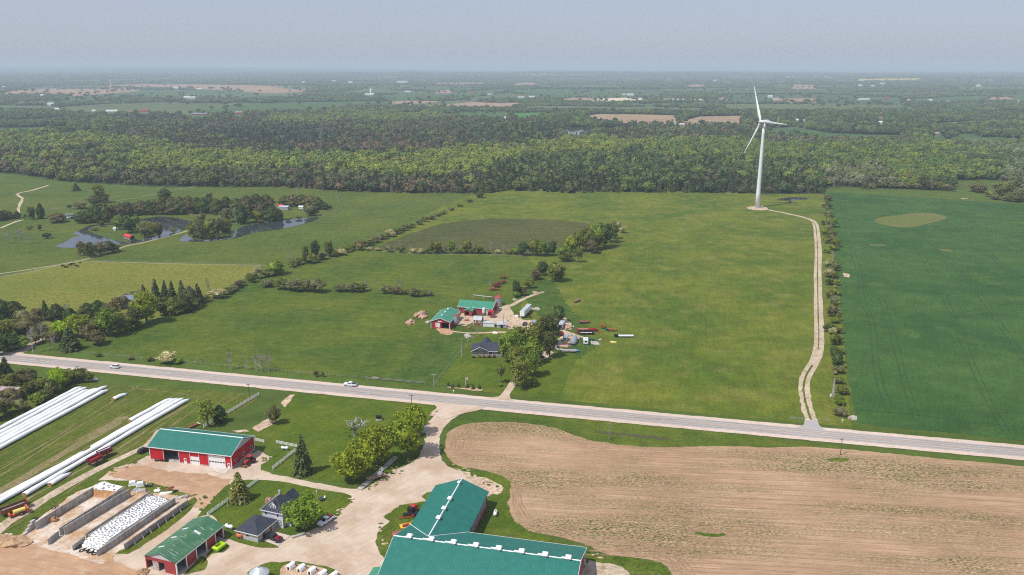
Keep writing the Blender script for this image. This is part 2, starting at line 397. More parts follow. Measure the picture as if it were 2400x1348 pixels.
def proj(x, y, z):
    dz = z - H; dep = y * CP - dz * SP; dep = np.where(dep < 1, 1, dep)
    return 1200 + F * x / dep, 674 - F * (y * SP + dz * CP) / dep
def inpoly(px, py, poly):
    r = np.zeros(px.shape, bool); n = len(poly)
    for i in range(n):
        x1, y1 = poly[i]; x2, y2 = poly[(i + 1) % n]
        if y1 == y2: continue
        c = ((y1 > py) != (y2 > py)) & (px < (x2 - x1) * (py - y1) / (y2 - y1) + x1)
        r ^= c
    return r
GR, GP, GB, TI, TP, SA, YE = (.055, .105, .032), (.085, .12, .05), (.06, .16, .035), (.32, .21, .135), (.32, .225, .14), (.62, .52, .38), (.50, .40, .08)
FARF = [  # fields seen between the far woods, nearest last
 (GR, [(60, 205), (230, 201), (300, 207), (200, 214), (60, 212)]),
 (GR, [(150, 224), (330, 211), (520, 212), (600, 219), (600, 224), (420, 230), (300, 228), (160, 236)]),
 (GP, [(110, 266), (150, 250), (260, 243), (400, 239), (470, 243), (560, 240), (600, 241), (560, 252), (480, 262), (440, 274), (380, 266), (280, 266)]),
 (GR, [(440, 262), (600, 243), (680, 240), (860, 237), (890, 236), (930, 244), (800, 251), (740, 259), (640, 261), (520, 270), (450, 274)]),
 (GR, [(885, 238), (890, 224), (960, 219), (1110, 214), (1200, 205), (1200, 216), (1040, 230), (930, 236)]),
 (GP, [(945, 246), (1060, 236), (1200, 217), (1330, 210), (1400, 211), (1330, 226), (1150, 232), (1040, 244)]),
 (GR, [(1180, 214), (1260, 208), (1400, 209), (1560, 213), (1570, 224), (1510, 233), (1400, 232), (1290, 230), (1220, 222)]),
 (GR, [(1680, 233), (1700, 222), (1930, 221), (2120, 230), (2118, 245), (1990, 244), (1900, 239), (1700, 237)]),
 (GR, [(2115, 233), (2250, 226), (2400, 221), (2600, 219), (2600, 236), (2400, 236), (2130, 239)]),
 (GR, [(1800, 200), (1990, 198), (2000, 203), (1820, 206)]),
 (TI, [(232, 200), (340, 197), (480, 198), (600, 200), (790, 203), (720, 212), (650, 217), (600, 215), (520, 209), (400, 205), (250, 204)]),
 (TI, [(0, 217), (50, 211), (110, 210), (180, 209), (290, 207), (330, 211), (210, 221), (150, 224), (100, 218), (0, 222)]),
 (TI, [(1015, 194), (1140, 193), (1145, 196), (1020, 198)]), (TI, [(1200, 195), (1260, 193), (1262, 199), (1200, 201)]),
 (TI, [(1610, 199), (1650, 198), (1655, 203), (1610, 204)]), (TI, [(1020, 212), (1060, 211), (1058, 217), (1020, 217)]),
 (TI, [(1312, 235), (1340, 229), (1400, 228), (1412, 236), (1360, 237)]),
 (SA, [(1378, 237), (1412, 231), (1470, 229), (1505, 230), (1505, 235), (1400, 240)]),
 (SA, [(1550, 231), (1660, 232), (1658, 236), (1552, 235)]), (TI, [(1672, 233), (1690, 228), (1712, 229), (1700, 234), (1680, 237)]),
 (TI, [(1810, 231), (1912, 231), (1913, 240), (1814, 240)]), (TI, [(1855, 199), (1910, 199), (1912, 206), (1858, 206)]),
 (YE, [(2006, 185), (2160, 183.5), (2166, 187.5), (2010, 188)]), (TI, [(2318, 228), (2370, 227), (2375, 231), (2322, 232)]),
 (GR, [(915, 266), (1010, 259), (1025, 262), (965, 271)]), (GR, [(1030, 270), (1090, 261), (1200, 261), (1200, 278), (1140, 279)]),
 (GB, [(1185, 265), (1290, 263), (1292, 272), (1215, 280)]),
 (TP, [(1349, 276), (1400, 267), (1500, 268), (1592, 271), (1588, 287), (1560, 293), (1480, 291), (1400, 283)]),
 (TP, [(1590, 284), (1640, 273), (1740, 271), (1735, 293), (1610, 295)]),
 ((.07, .10, .04), [(1395, 300), (1500, 298), (1530, 303), (1440, 307), (1392, 306)]),
 (GR, [(1800, 301), (1860, 297), (1950, 312), (2110, 317), (2115, 329), (2000, 331), (1900, 323), (1800, 317)]),
 (GP, [(2150, 292), (2260, 284), (2300, 289), (2200, 299)]),
 (GR, [(2175, 334), (2200, 320), (2350, 322), (2440, 332), (2330, 340), (2190, 339)]),
 (GR, [(2225, 330), (2235, 314), (2290, 313), (2300, 322)]),
 (GR, [(-100, 299), (40, 299), (180, 295), (165, 303), (60, 314), (-100, 315)]),

 (GR, [(20, 238), (110, 236), (240, 232), (230, 238), (120, 243), (20, 245)]), (GR, [(640, 204), (780, 200), (800, 203), (700, 208)]), (GP, [(1240, 200), (1420, 199), (1500, 202), (1300, 205)]), (GP, [(1540, 209), (1700, 206), (1720, 210), (1560, 213)]),
 (GR, [(820, 205), (1000, 203), (1100, 206), (900, 209)]), (GP, [(2200, 206), (2400, 204), (2500, 207), (2260, 210)]), (GR, [(1480, 244), (1600, 240), (1640, 243), (1520, 249)]), (GP, [(420, 218), (640, 224), (760, 225), (560, 231), (430, 227)]),
 (GR, [(2260, 262), (2400, 258), (2500, 262), (2320, 268)]), (GP, [(0, 282), (120, 278), (200, 281), (60, 288), (-60, 290)]), (GR, [(1560, 258), (1660, 255), (1680, 259), (1590, 263)]),
]
WOOD_EDGE = [(-900, 396), (0, 407), (30, 409), (100, 417), (160, 427), (260, 432), (370, 439), (460, 438), (560, 440), (700, 442), (800, 449), (900, 455), (1050, 459), (1100, 463), (1130, 459),
             (1170, 449), (1220, 449), (1330, 455), (1420, 452), (1550, 453), (1650, 457), (1740, 463), (1800, 467), (1850, 464), (1932, 462), (1937, 438), (2000, 440), (2060, 443), (2150, 444), (2232, 447), (2233, 424), (2300, 422), (2360, 424), (2366, 440), (2400, 446), (3300, 470)]
CLEAR = [(466, 270, 36), (560, 268, 17), (336, 262, 21), (261, 262, 27), (118, 247, 15), (130, 257, 14), (437, 230, 14), (450, 231, 17), (98, 229, 7), (96, 211, 20), (124, 212, 16), (412, 207, 10), (467, 210, 12), (304, 265, 9), (219, 261, 8), (8, 206, 8), (866, 223, 24), (782, 191, 10), (821, 194, 9), (941, 194, 26), (711, 194, 6), (955, 216, 15), (1104, 217, 10), (1147, 222, 10), (1186, 279, 8), (1221, 229, 16), (1246, 228, 14), (1478, 224, 16), (1463, 223, 9), (1484, 233, 8), (1581, 291, 7), (1598, 294, 11), (1566, 190, 8), (1677, 190, 8), (2064, 279, 15), (2064, 290, 10), (2197, 318, 21), (2026, 235, 24), (2080, 234, 10), (2128, 237, 9), (2181, 237, 9), (1819, 233, 11), (1806, 229, 10), (2295, 203, 7), (2069, 198, 10), (2017, 202, 9), (2045, 203, 11), (2220, 241, 12), (2388, 238, 10), (1868, 284, 8), (1885, 285, 7), (14, 262, 7), (869.5, 222, 8), (1823, 291, 6), (260, 199, 5)]   # far buildings keep open ground in front of them (photograph x, base y, width)
POND_FAR = [(1311, 308), (1325, 301), (1345, 299), (1368, 299), (1384, 305), (1381, 313), (1362, 317), (1345, 320), (1320, 319), (1330, 313)]
def farmland(x, y, px, py):
    """patchwork of far farm lots: -1 woodland, otherwise a crop number"""
    c, s = math.cos(R(-14)), math.sin(R(-14)); u = (x * c + y * s) / 640; v = (-x * s + y * c) / 520 + np.floor(u) * .37
    ui, vi = np.floor(u).astype(np.int64), np.floor(v).astype(np.int64)
    n = (ui * 73856093 ^ vi * 19349663) & 0x7fffffff; n = ((n ^ (n >> 11)) * 1274126177) & 0x7fffffff; r = ((n ^ (n >> 15)) & 0xffff) / 65535.0
    m_ = (n >> 4) % 10; crop = np.where(m_ < 5, 0, np.where(m_ < 8, 1, np.where(m_ < 9, 2, 3)))
    fu, fv = u - ui, v - vi; dens = np.where((px < 620) | (px > 1280), .50, .42) + (fbm(x, y, 2600, 91) - .5) * .7
    lim = np.where(px < 1300, 258, 262)
    ok = (r < dens) & (py < lim) & (y > 2500) & (y < 15000) & (fu > .04) & (fu < .97) & (fv > .06)
    return np.where(ok, crop, -1)
CROPS = np.array([(.06, .11, .032), (.095, .125, .05), (.07, .15, .035), (.33, .21, .15)])
def cleared(px, py, y):
    r = np.zeros(px.shape, bool)
    for a, b_, w_ in CLEAR: r |= (np.abs(px - a) < w_ / 2 + 2.5) & (py > b_ - 2) & (py < b_ + 15 * 1867 / y)
    return r
def make_ground():
    th = np.concatenate([np.arange(-42, 42.01, .14), np.arange(46, 318, 4)]) * math.pi / 180      # clockwise from +Y
    near = [1, 40, 120, 250, 450, 700, 850]
    r = [*near]; q = 850.0
    while q < 46000: q *= 1.0105 if q < 16000 else 1.03; r.append(q)
    r = np.array(r); nt_, nr = len(th), len(r)
    RR, TT = np.meshgrid(r, th, indexing='ij')
    X = RR * np.sin(TT); Y = RR * np.cos(TT); Z = height(X, Y)
    px, py = proj(X, Y, Z)
    col = np.empty(X.shape + (4,), np.float32); col[..., 3] = 1
    n1 = fbm(X, Y, 300, 21)[..., None]
    wood = np.array((.032, .050, .018)) * (.6 + .8 * n1)
    green = np.array((.072, .108, .018)) * (.85 + .3 * n1)
    edge = np.interp(px, [a for a, _ in WOOD_EDGE], [b for _, b in WOOD_EDGE])
    iswood = (py < edge) & (Y > 100); col[..., :3] = np.where(iswood[..., None], wood, green)
    outside = (Y > 100) & (RR > 1500) & ((px < -60) | (px > 2460)) & (fbm(X, Y, 700, 31) > .55)
    col[..., :3][outside] = (.07, .11, .03)
    fl = farmland(X, Y, px, py); k = fl >= 0; col[..., :3][k] = CROPS[fl[k]] * (.9 + .2 * n1[k])
    k = cleared(px, py, np.maximum(Y, 1)) & iswood & (Y > 1200); col[..., :3][k] = (.07, .11, .035)
    for c, poly in FARF:
        k = (inpoly(px, py, poly) | inpoly(px, py - 2, poly)) & (Y > 700); col[..., :3][k] = np.array(c) * (.88 + .24 * n1[k])
    k = inpoly(px, py, [(a, b + (1.5 if b > 309 else -1.5)) for a, b in POND_FAR]) & (Y > 900); col[..., :3][k] = (.09, .11, .04)
    me = bpy.data.meshes.new('ground'); nv = nt_ * nr
    me.vertices.add(nv); me.vertices.foreach_set('co', np.stack([X, Y, Z], -1).astype(np.float32).ravel())
    i = np.arange(nr - 1)[:, None] * nt_; j = np.arange(nt_)[None, :]; j2 = (j + 1) % nt_
    q = np.stack([i + j, i + nt_ + j, i + nt_ + j2, i + j2], -1).reshape(-1, 4)
    n = len(q); me.loops.add(n * 4); me.loops.foreach_set('vertex_index', q.ravel().astype(np.int32))
    me.polygons.add(n); me.polygons.foreach_set('loop_start', (np.arange(n) * 4).astype(np.int32)); me.polygons.foreach_set('loop_total', np.full(n, 4, np.int32))
    me.polygons.foreach_set('use_smooth', np.ones(n, bool))
    me.update(calc_edges=True)
    if me.polygons[n // 2].normal.z < 0: me.flip_normals()
    a = me.color_attributes.new('tint', 'FLOAT_COLOR', 'POINT'); a.data.foreach_set('color', col.ravel())
    m, nt, b = newmat('land'); at = nt.nodes.new('ShaderNodeAttribute'); at.attribute_name = 'tint'; p = position(nt)
    c = mix(nt, 1.0, at.outputs['Color'], gray(nt, noisef(nt, p, .9, 5, .7, .2, .8, .7, 1.3)), 'MULTIPLY')
    c = mix(nt, 1.0, c, gray(nt, noisef(nt, p, .11, 4, .6, .25, .75, .8, 1.2)), 'MULTIPLY')
    c = mix(nt, 1.0, c, gray(nt, noisef(nt, mapped(nt, p, R(-10), (.004, .03, .03)), 1.0, 4, .65, .3, .7, .82, 1.15)), 'MULTIPLY')
    nt.links.new(c, b.inputs['Base Color']); b.inputs['Roughness'].default_value = .95; b.inputs['Specular IOR Level'].default_value = .1
    me.materials.append(m)
    o = bpy.data.objects.new('ground', me); C.objects.link(o); props(o, 'grassland and far farmland reaching the horizon', None, None, 'structure')
make_ground()
pz = float(height(P(1350, 309).x, P(1350, 309).y))
def Ph(x, y):                                   # pixel -> terrain with its height
    q = P(x, y)
    for _ in range(5): q = P(x, y, float(height(q.x, q.y)))
    return q
wl = min(Ph(a, b).z for a, b in POND_FAR) + 1.2
sheet('lake', [(P(a, b, wl).x, P(a, b, wl).y) for a, b in POND_FAR], wl + .6, 'water', world=True, amp=1.5, step=12, label='small dark lake in the far woods')
# ------------------------------------------------------------------ woods: a leafy mass with no countable trees, scattered by geometry nodes
def ico(sub):
    import bmesh
    bm = bmesh.new(); bmesh.ops.create_icosphere(bm, subdivisions=sub, radius=1)
    v = np.array([x.co[:] for x in bm.verts]); f = np.array([[x.index for x in t.verts] for t in bm.faces]); bm.free(); return v, f
ICO2 = ico(2); ICO1 = ico(1); ICO3 = ico(3)
def mesh_np(name, v, f, mat, smooth=False):
    me = bpy.data.meshes.new(name); me.from_pydata(v.tolist(), [], f.tolist()); me.materials.append(M[mat])
    if smooth: me.polygons.foreach_set('use_smooth', [True] * len(me.polygons))
    me.update(); return me
def split_faces(v, f): return v[f.ravel()], np.arange(f.size).reshape(f.shape)
def blob(rng, rx, rz, cz, base=ICO2, rough=.35):
    v, f = base; v = v.copy(); s = rng.uniform(0, 99)
    d = np.array([mnoise.noise(Vector((a * 1.9 + s, b_ * 1.9, c * 1.9))) + .6 * mnoise.noise(Vector((a * 4.5 + s, b_ * 4.5, c * 4.5))) for a, b_, c in v])
    v = v * (1 + rough * d)[:, None]; v[:, 2] = np.where(v[:, 2] < -.3, -.3 + (v[:, 2] + .3) * .5, v[:, 2])
    v = v * (rx, rx, rz) + (0, 0, cz); return split_faces(v, f)
def cards(rng, n, rx, rz, cz, size, up=.35):
    d = rng.normal(size=(n, 3)); d[:, 2] = np.abs(d[:, 2]) * 1.0 - .35; d /= np.linalg.norm(d, axis=1)[:, None]
    c = d * (rx, rx, rz) * rng.uniform(.82, 1.16, (n, 1)) + (0, 0, cz)
    nrm = d + rng.normal(size=(n, 3)) * .6 + (0, 0, up); nrm /= np.linalg.norm(nrm, axis=1)[:, None]
    return card_quads(rng, c, nrm, size)
def card_quads(rng, c, nrm, size):
    n = len(c); t = rng.normal(size=(n, 3)); t -= (t * nrm).sum(1)[:, None] * nrm; t /= np.linalg.norm(t, axis=1)[:, None]; b = np.cross(nrm, t)
    s = size * rng.uniform(.6, 1.3, (n, 1)); s2 = s * rng.uniform(.6, 1.0, (n, 1))
    v = np.stack([c - t * s - b * s2, c + t * s - b * s2 * .6, c + t * s * .8 + b * s2, c - t * s * .7 + b * s2 * 1.1], 1).reshape(-1, 3)
    return v, np.arange(4 * n).reshape(n, 4)
def join(parts):
    vs, fs, k = [], [], 0
    for v, f in parts: vs.append(v); fs += (f + k).tolist(); k += len(v)
    return np.concatenate(vs), fs
def far_meshes():
    rng = np.random.default_rng(5); out = []
    def mk(name, parts):
        v, f = join(parts); me = bpy.data.meshes.new(name); me.from_pydata(v.tolist(), [], f); me.materials.append(M['leaf_far']); me.update()
        return bpy.data.objects.new(name, me)
    for i in range(4):   # broadleaf, unit: 10 m tall
        out.append(mk('wood_broadleaf', [blob(rng, 3.9, 4.0, 5.6, ICO3, .55), cards(rng, 170, 4.1, 4.2, 5.7, .5)]))
    for i in range(3):   # conifer
        parts = []
        for k in range(8):
            z = 1 + k * 1.15; rr = 2.5 * (1 - k / 8.6); n = 11
            a = rng.uniform(0, 6.28, n); c = np.stack([np.cos(a) * rr * .62, np.sin(a) * rr * .62, np.full(n, z) + rng.normal(size=n) * .2], 1)
            nr_ = np.stack([np.cos(a) * .9, np.sin(a) * .9, np.full(n, .8)], 1); nr_ /= np.linalg.norm(nr_, axis=1)[:, None]
            parts.append(card_quads(rng, c, nr_, .5 + rr * .32))
        v, f = ICO1; v = v * (1.5, 1.5, 4.2) + (0, 0, 4.6); v[:, :2] *= np.clip((9.5 - v[:, 2:3]) / 6, .1, 1.2); parts.append(split_faces(v, f))
        out.append(mk('wood_conifer', parts))
    for i in range(3):   # clumps 26 m across for the distance
        parts = []
        for k in range(9):
            x, y = rng.uniform(-10, 10, 2); hh = rng.uniform(8, 14); w_ = rng.uniform(3.6, 5.6)
            v, f = blob(rng, w_, hh * .45, hh * .55, ICO1, .5); parts.append((v + (x, y, 0), f))
            v, f = cards(rng, 16, w_, hh * .45, hh * .57, 1.2); parts.append((v + (x, y, 0), f))
        out.append(mk('wood_clump', parts))
    return out
PROTO = far_meshes(); pcol = bpy.data.collections.new('wood_parts')
for i, o in enumerate(PROTO): o.name = 'wood_%02d' % i; pcol.objects.link(o)
def scatter_group():
    ng = bpy.data.node_groups.new('scatter', 'GeometryNodeTree')
    ng.interface.new_socket('Geometry', in_out='INPUT', socket_type='NodeSocketGeometry'); ng.interface.new_socket('Geometry', in_out='OUTPUT', socket_type='NodeSocketGeometry')
    N = ng.nodes; gi = N.new('NodeGroupInput'); go = N.new('NodeGroupOutput'); ip = N.new('GeometryNodeInstanceOnPoints'); ci = N.new('GeometryNodeCollectionInfo')
    ci.inputs['Collection'].default_value = pcol; ci.inputs['Separate Children'].default_value = True; ci.inputs['Reset Children'].default_value = True
    def at(nm, ty):
        a = N.new('GeometryNodeInputNamedAttribute'); a.data_type = ty; a.inputs['Name'].default_value = nm; return a.outputs[0]
    L = ng.links; L.new(gi.outputs[0], ip.inputs['Points']); L.new(ci.outputs[0], ip.inputs['Instance']); ip.inputs['Pick Instance'].default_value = True
    L.new(at('pick', 'INT'), ip.inputs['Instance Index']); L.new(at('scl', 'FLOAT_VECTOR'), ip.inputs['Scale']); L.new(at('rot', 'FLOAT_VECTOR'), ip.inputs['Rotation'])
    L.new(ip.outputs[0], go.inputs[0]); return ng
SCAT = scatter_group()
def scatter(name, label, pts, pick, scl, rotz, tint):
    n = len(pts); me = bpy.data.meshes.new(name); me.vertices.add(n); me.vertices.foreach_set('co', pts.astype(np.float32).ravel())
    a = me.attributes.new('pick', 'INT', 'POINT'); a.data.foreach_set('value', pick.astype(np.int32))
    a = me.attributes.new('scl', 'FLOAT_VECTOR', 'POINT'); a.data.foreach_set('vector', scl.astype(np.float32).ravel())
    rv = np.zeros((n, 3), np.float32); rv[:, 2] = rotz; a = me.attributes.new('rot', 'FLOAT_VECTOR', 'POINT'); a.data.foreach_set('vector', rv.ravel())
    a = me.attributes.new('tint', 'FLOAT_COLOR', 'POINT'); t4 = np.ones((n, 4), np.float32); t4[:, :3] = tint; a.data.foreach_set('color', t4.ravel())
    me.update(); o = bpy.data.objects.new(name, me); C.objects.link(o); props(o, label, None, None, 'stuff')
    md = o.modifiers.new('scatter', 'NODES'); md.node_group = SCAT; return o
YG, OG, DG, CE, BR, GY, MG = (.112, .138, .016), (.070, .100, .016), (.030, .052, .016), (.068, .066, .026), (.105, .075, .040), (.125, .12, .085), (.050, .085, .020)
# woods colour by where they stand: (polygon in the photograph, share of conifers, palette)
STANDS = [
 ([(-900, 340), (300, 345), (900, 380), (1140, 420), (1140, 470), (-900, 470)], .5, [OG, CE, CE, DG, CE, BR]),
 ([(-900, 300), (300, 322), (520, 350), (800, 385), (1000, 400), (0, 410), (-900, 405)], .10, [YG, YG, OG, OG, YG, MG, (.15, .13, .03)]),
 ([(0, 345), (250, 350), (330, 400), (250, 430), (-100, 420), (-200, 380)], .4, [CE, OG, BR, YG, DG]),
 ([(300, 320), (560, 345), (900, 375), (1000, 345), (1500, 330), (1500, 362), (1250, 395), (1000, 425), (600, 402)], .08, [YG, YG, YG, OG, MG, (.15, .14, .03)]),
 ([(-900, 262), (300, 255), (290, 300), (0, 318), (-900, 330)], .05, [MG, OG, DG, MG]),
 ([(270, 275), (700, 255), (1250, 280), (1400, 320), (1250, 350), (1000, 350), (880, 372), (520, 362), (260, 330)], .62, [DG, CE, CE, BR, (.085, .085, .065), OG]),
 ([(480, 308), (700, 300), (780, 325), (760, 345), (560, 340)], .85, [(.085, .09, .085), DG, (.10, .085, .075), DG]),
 ([(700, 345), (950, 335), (1150, 345), (960, 372), (700, 362)], .5, [BR, CE, (.12, .08, .05), DG]),
 ([(780, 262), (1010, 262), (1060, 280), (880, 290), (760, 280)], .05, [YG, OG, MG]),
 ([(640, 275), (800, 280), (760, 297), (640, 293)], .1, [YG, OG, GY]),
 ([(1180, 285), (1310, 300), (1330, 322), (1280, 345), (1100, 330)], .7, [DG, OG, DG, CE]),
 ([(1380, 290), (1800, 292), (1850, 335), (1550, 350), (1400, 330)], .6, [CE, DG, BR, OG, (.09, .09, .06)]),
 ([(1480, 338), (1700, 334), (1900, 345), (1900, 392), (1550, 385)], .05, [YG, OG, MG, OG]),
 ([(1150, 392), (1350, 365), (1920, 385), (1935, 470), (1100, 470)], .5, [DG, OG, CE, DG, MG, YG]),
 ([(1150, 415), (1930, 425), (1935, 470), (1100, 470)], .82, [DG, CE, CE, DG, OG]),
 ([(1790, 325), (2130, 325), (2250, 340), (2200, 350), (1800, 345)], .5, [BR, CE, OG, (.10, .10, .07)]),
 ([(1900, 345), (2220, 340), (2340, 370), (2340, 430), (1940, 440)], .06, [MG, OG, OG, YG, DG]),
 ([(1930, 395), (2100, 400), (2090, 445), (1935, 440)], .1, [OG, (.10, .11, .05), CE, GY]),
 ([(2200, 335), (2700, 330), (2700, 470), (2350, 440), (2340, 375)], .15, [OG, CE, (.10, .11, .06), MG, GY]),
 ([(2300, 425), (2700, 420), (2700, 480), (2300, 475)], .2, [(.10, .11, .06), GY, OG, CE]),
]
def make_woods():
    rng = np.random.default_rng(11)
    polys = [q for _, q in FARF] + [[(a, b + (2 if b > 309 else -1)) for a, b in POND_FAR]]
    def sample(d0, d1, step):
        xs, ys = [], []
        for d in np.arange(d0, d1, step):
            hw = d * .72 + 40; x = np.arange(-hw, hw, step); xs.append(x); ys.append(np.full(x.shape, d))
        x = np.concatenate(xs); y = np.concatenate(ys); x = x + rng.uniform(-.48, .48, x.shape) * step; y = y + rng.uniform(-.48, .48, y.shape) * step
        z = height(x, y); px, py = proj(x, y, z)
        k = py < np.interp(px, [a for a, _ in WOOD_EDGE], [b for _, b in WOOD_EDGE]) - 1
        if d0 < 1000: k &= (fbm(x, y, 45, 61) + sst(-1, -9, py - np.interp(px, [a for a, _ in WOOD_EDGE], [b for _, b in WOOD_EDGE])) > .52)
        for q in polys: k &= ~(inpoly(px, py, q) | (inpoly(px, py - (2.6 if d0 > 2000 else 3.5), q) & (y > 1500)))
        k &= ~((y > 1500) & ((px < -60) | (px > 2460)) & (fbm(x, y, 700, 31) > .55))
        k &= (farmland(x, y, px, py) < 0) & ~cleared(px, py, y)
        return x[k], y[k], z[k], px[k], py[k]
    def tints(px, py, x, y, base, seed):
        n = len(px); con = np.full(n, base); tint = np.empty((n, 3)); patch = fbm(x, y, 70, seed); r = rng.uniform(0, 1, n)
        pal0 = np.array([OG, MG, DG, CE, OG]); tint[:] = pal0[np.clip(((patch * 1.6 - .3 + r * .6) * 5 * .7).astype(int), 0, 4)]
        for poly, cs, pal in STANDS:
            k = inpoly(px + rng.normal(size=n) * 14, py + rng.normal(size=n) * 2.5, poly)
            if not k.any(): continue
            pl = np.array(pal); con[k] = cs; idx = np.clip(((patch[k] - .5) * 1.7 + .5 + (r[k] - .5) * .75) * len(pal), 0, len(pal) - 1).astype(int)
            tint[k] = pl[idx] * .72 + pl.mean(0) * .28
        return con, tint
    # nearer woods
    x, y, z, px, py = sample(860, 2350, 6.5); con, tint = tints(px, py, x, y, .2, 41); n = len(x)
    isc = rng.uniform(0, 1, n) < con; pick = np.where(isc, rng.integers(4, 7, n), rng.integers(0, 4, n))
    tint = tint * np.where(isc, .82, 1.38)[:, None] * rng.uniform(.85, 1.18, (n, 1)) * rng.uniform(.95, 1.06, (n, 3))
    s = .86 * np.exp(rng.normal(size=n) * .24).clip(.5, 1.7) * np.where(isc, 1.1, 1.0) * (.85 + .35 * fbm(x, y, 130, 51))
    s = np.where(tint[:, 0] > tint[:, 1] * .9, s * .8, s)
    scl = np.stack([s * rng.uniform(1.05, 1.35, n), s * rng.uniform(1.05, 1.35, n), s * rng.uniform(.9, 1.2, n)], -1)
    pts = np.stack([x, y, z - .6], -1); rz = rng.uniform(0, 6.28, n); k = isc
    scatter('deciduous_woodland', 'fresh green and yellow broadleaf woodland behind the pastures', pts[~k], pick[~k], scl[~k], rz[~k], tint[~k])
    scatter('conifer_woodland', 'dark cedar and spruce standing through the woodland behind the pastures', pts[k], pick[k], scl[k], rz[k], tint[k])
    nb = n
    x, y, z, px, py = sample(2350, 6200, 19); con, tint = tints(px, py, x, y, .2, 43); n = len(x)
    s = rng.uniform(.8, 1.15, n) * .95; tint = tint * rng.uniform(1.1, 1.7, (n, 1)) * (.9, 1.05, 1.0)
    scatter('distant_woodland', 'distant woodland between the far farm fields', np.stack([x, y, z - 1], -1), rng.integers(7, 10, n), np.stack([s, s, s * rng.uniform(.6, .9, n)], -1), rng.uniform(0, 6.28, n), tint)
    nc = n
    x, y, z, px, py = sample(6200, 15500, 52); n = len(x)
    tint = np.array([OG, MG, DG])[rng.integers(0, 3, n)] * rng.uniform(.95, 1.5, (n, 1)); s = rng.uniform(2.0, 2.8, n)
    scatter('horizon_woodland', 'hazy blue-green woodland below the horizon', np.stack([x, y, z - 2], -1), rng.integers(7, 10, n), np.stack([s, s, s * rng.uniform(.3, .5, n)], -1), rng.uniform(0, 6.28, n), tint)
    # single trees and hedges strung through the far fields
    xs, ys = [], []
    for poly in [q for _, q in FARF]:
        for (x1, y1), (x2, y2) in zip(poly, poly[1:] + poly[:1]):
            A_, B_ = Ph(x1, y1), Ph(x2, y2); L = (B_ - A_).length; m_ = int(L / 16)
            for k in range(m_):
                if rng.uniform() < .2: q = A_.lerp(B_, k / m_); xs.append(q.x + rng.normal() * 6); ys.append(q.y + rng.normal() * 10)
    for k in range(2200):
        d = 2300 * (5.2 ** rng.uniform()); a_ = rng.uniform(-.62, .62); x0 = d * a_; 
        if fbm(np.array([x0]), np.array([d]), 380, 77)[0] > .52: xs.append(x0); ys.append(d)
    x = np.array(xs); y = np.array(ys); k = (y > 1500) & (y < 12500); x, y = x[k], y[k]; z = height(x, y); n = len(x); px, py = proj(x, y, z)
    k = ~inpoly(px, py, POND_FAR) & ~cleared(px, py, y); x, y, z = x[k], y[k], z[k]; n = len(x)
    tint = np.array([OG, MG, DG])[rng.integers(0, 3, n)] * rng.uniform(.9, 1.3, (n, 1)); s = rng.uniform(.8, 1.4, n)
    scatter('field_trees', 'loose trees and hedges between the far fields', np.stack([x, y, z - .5], -1), rng.integers(0, 4, n), np.stack([s * 1.3, s * 1.3, s], -1), rng.uniform(0, 6.28, n), tint)
make_woods()
# ------------------------------------------------------------------ haze: the air between the camera and the far hills
hz = MB().box(-42000, 42000, -500, 46000, -24, 215).build('haze', newmat('haze')[0]); props(hz, 'thin pale summer haze', None, None, 'stuff')
nt = MATS['haze'].node_tree; nt.nodes.remove(nt.nodes['Principled BSDF'])
pv = nt.nodes.new('ShaderNodeVolumePrincipled'); pv.inputs['Color'].default_value = (.76, .90, 1.0, 1); pv.inputs['Density'].default_value = 1.25e-4; pv.inputs['Anisotropy'].default_value = .0
nt.links.new(pv.outputs[0], nt.nodes['Material Output'].inputs['Volume'])
field('long_grass', (.045, .085, .012), (.06, .10, .014), (.085, .11, .02), big=.05, fv=.4, stripe=(R(50), 2, 12), sv=.8)
# ------------------------------------------------------------------ near ground: fields, lawns, yards, tracks, road, ponds (flat sheets, each a step above the one below)
sheet('pasture', [(-300, 700), (-100, 402), (0, 402), (100, 412), (260, 425), (460, 431), (700, 435), (900, 447), (1050, 452), (1140, 450), (1100, 475), (900, 545), (700, 618), (560, 662), (470, 712), (330, 775), (190, 830), (60, 800), (-300, 790)], .02, 'pond_pasture', step=6, label='green pasture round the ponds')
sheet('pasture', [(-300, 690), (0, 650), (90, 630), (170, 612), (330, 615), (480, 619), (614, 622), (570, 655), (505, 692), (480, 725), (300, 760), (0, 770), (-300, 770)], .05, 'dry_pasture', step=4, label='yellowish pasture behind the roadside wood')
sheet('meadow', [(215, 822), (330, 775), (480, 715), (610, 655), (760, 598), (870, 590), (1000, 598), (1235, 602), (1262, 640), (1225, 690), (1215, 740), (1150, 775), (1110, 786), (1018, 908), (820, 886), (500, 858)], .06, 'pasture', step=3, amp=3, label='fresh green meadow left of the farmhouse lane')
sheet('meadow', [(740, 606), (940, 532), (1080, 464), (1160, 440), (1215, 440), (1330, 446), (1540, 444), (1740, 452), (1800, 456), (1930, 454), (1962, 640), (1978, 800), (1995, 1000), (1890, 992), (1310, 938), (1180, 920), (1000, 900), (1000, 700)], .035, 'meadow', step=6, label='yellow-green meadow below the wind turbine')
sheet('fallow_field', [(872, 584), (960, 548), (1040, 523), (1155, 512), (1290, 515), (1385, 525), (1330, 580), (1240, 598), (1000, 592)], .08, 'fallow', step=4, amp=1.2, label='dark brownish fallow field behind the cross hedge')
sheet('long_grass', [(1016, 908), (1108, 788), (1080, 772), (1020, 800), (960, 840), (905, 892)], .07, 'long_grass', step=2, amp=2.5, smooth=1, label='darker long grass left of the farmhouse lawn')
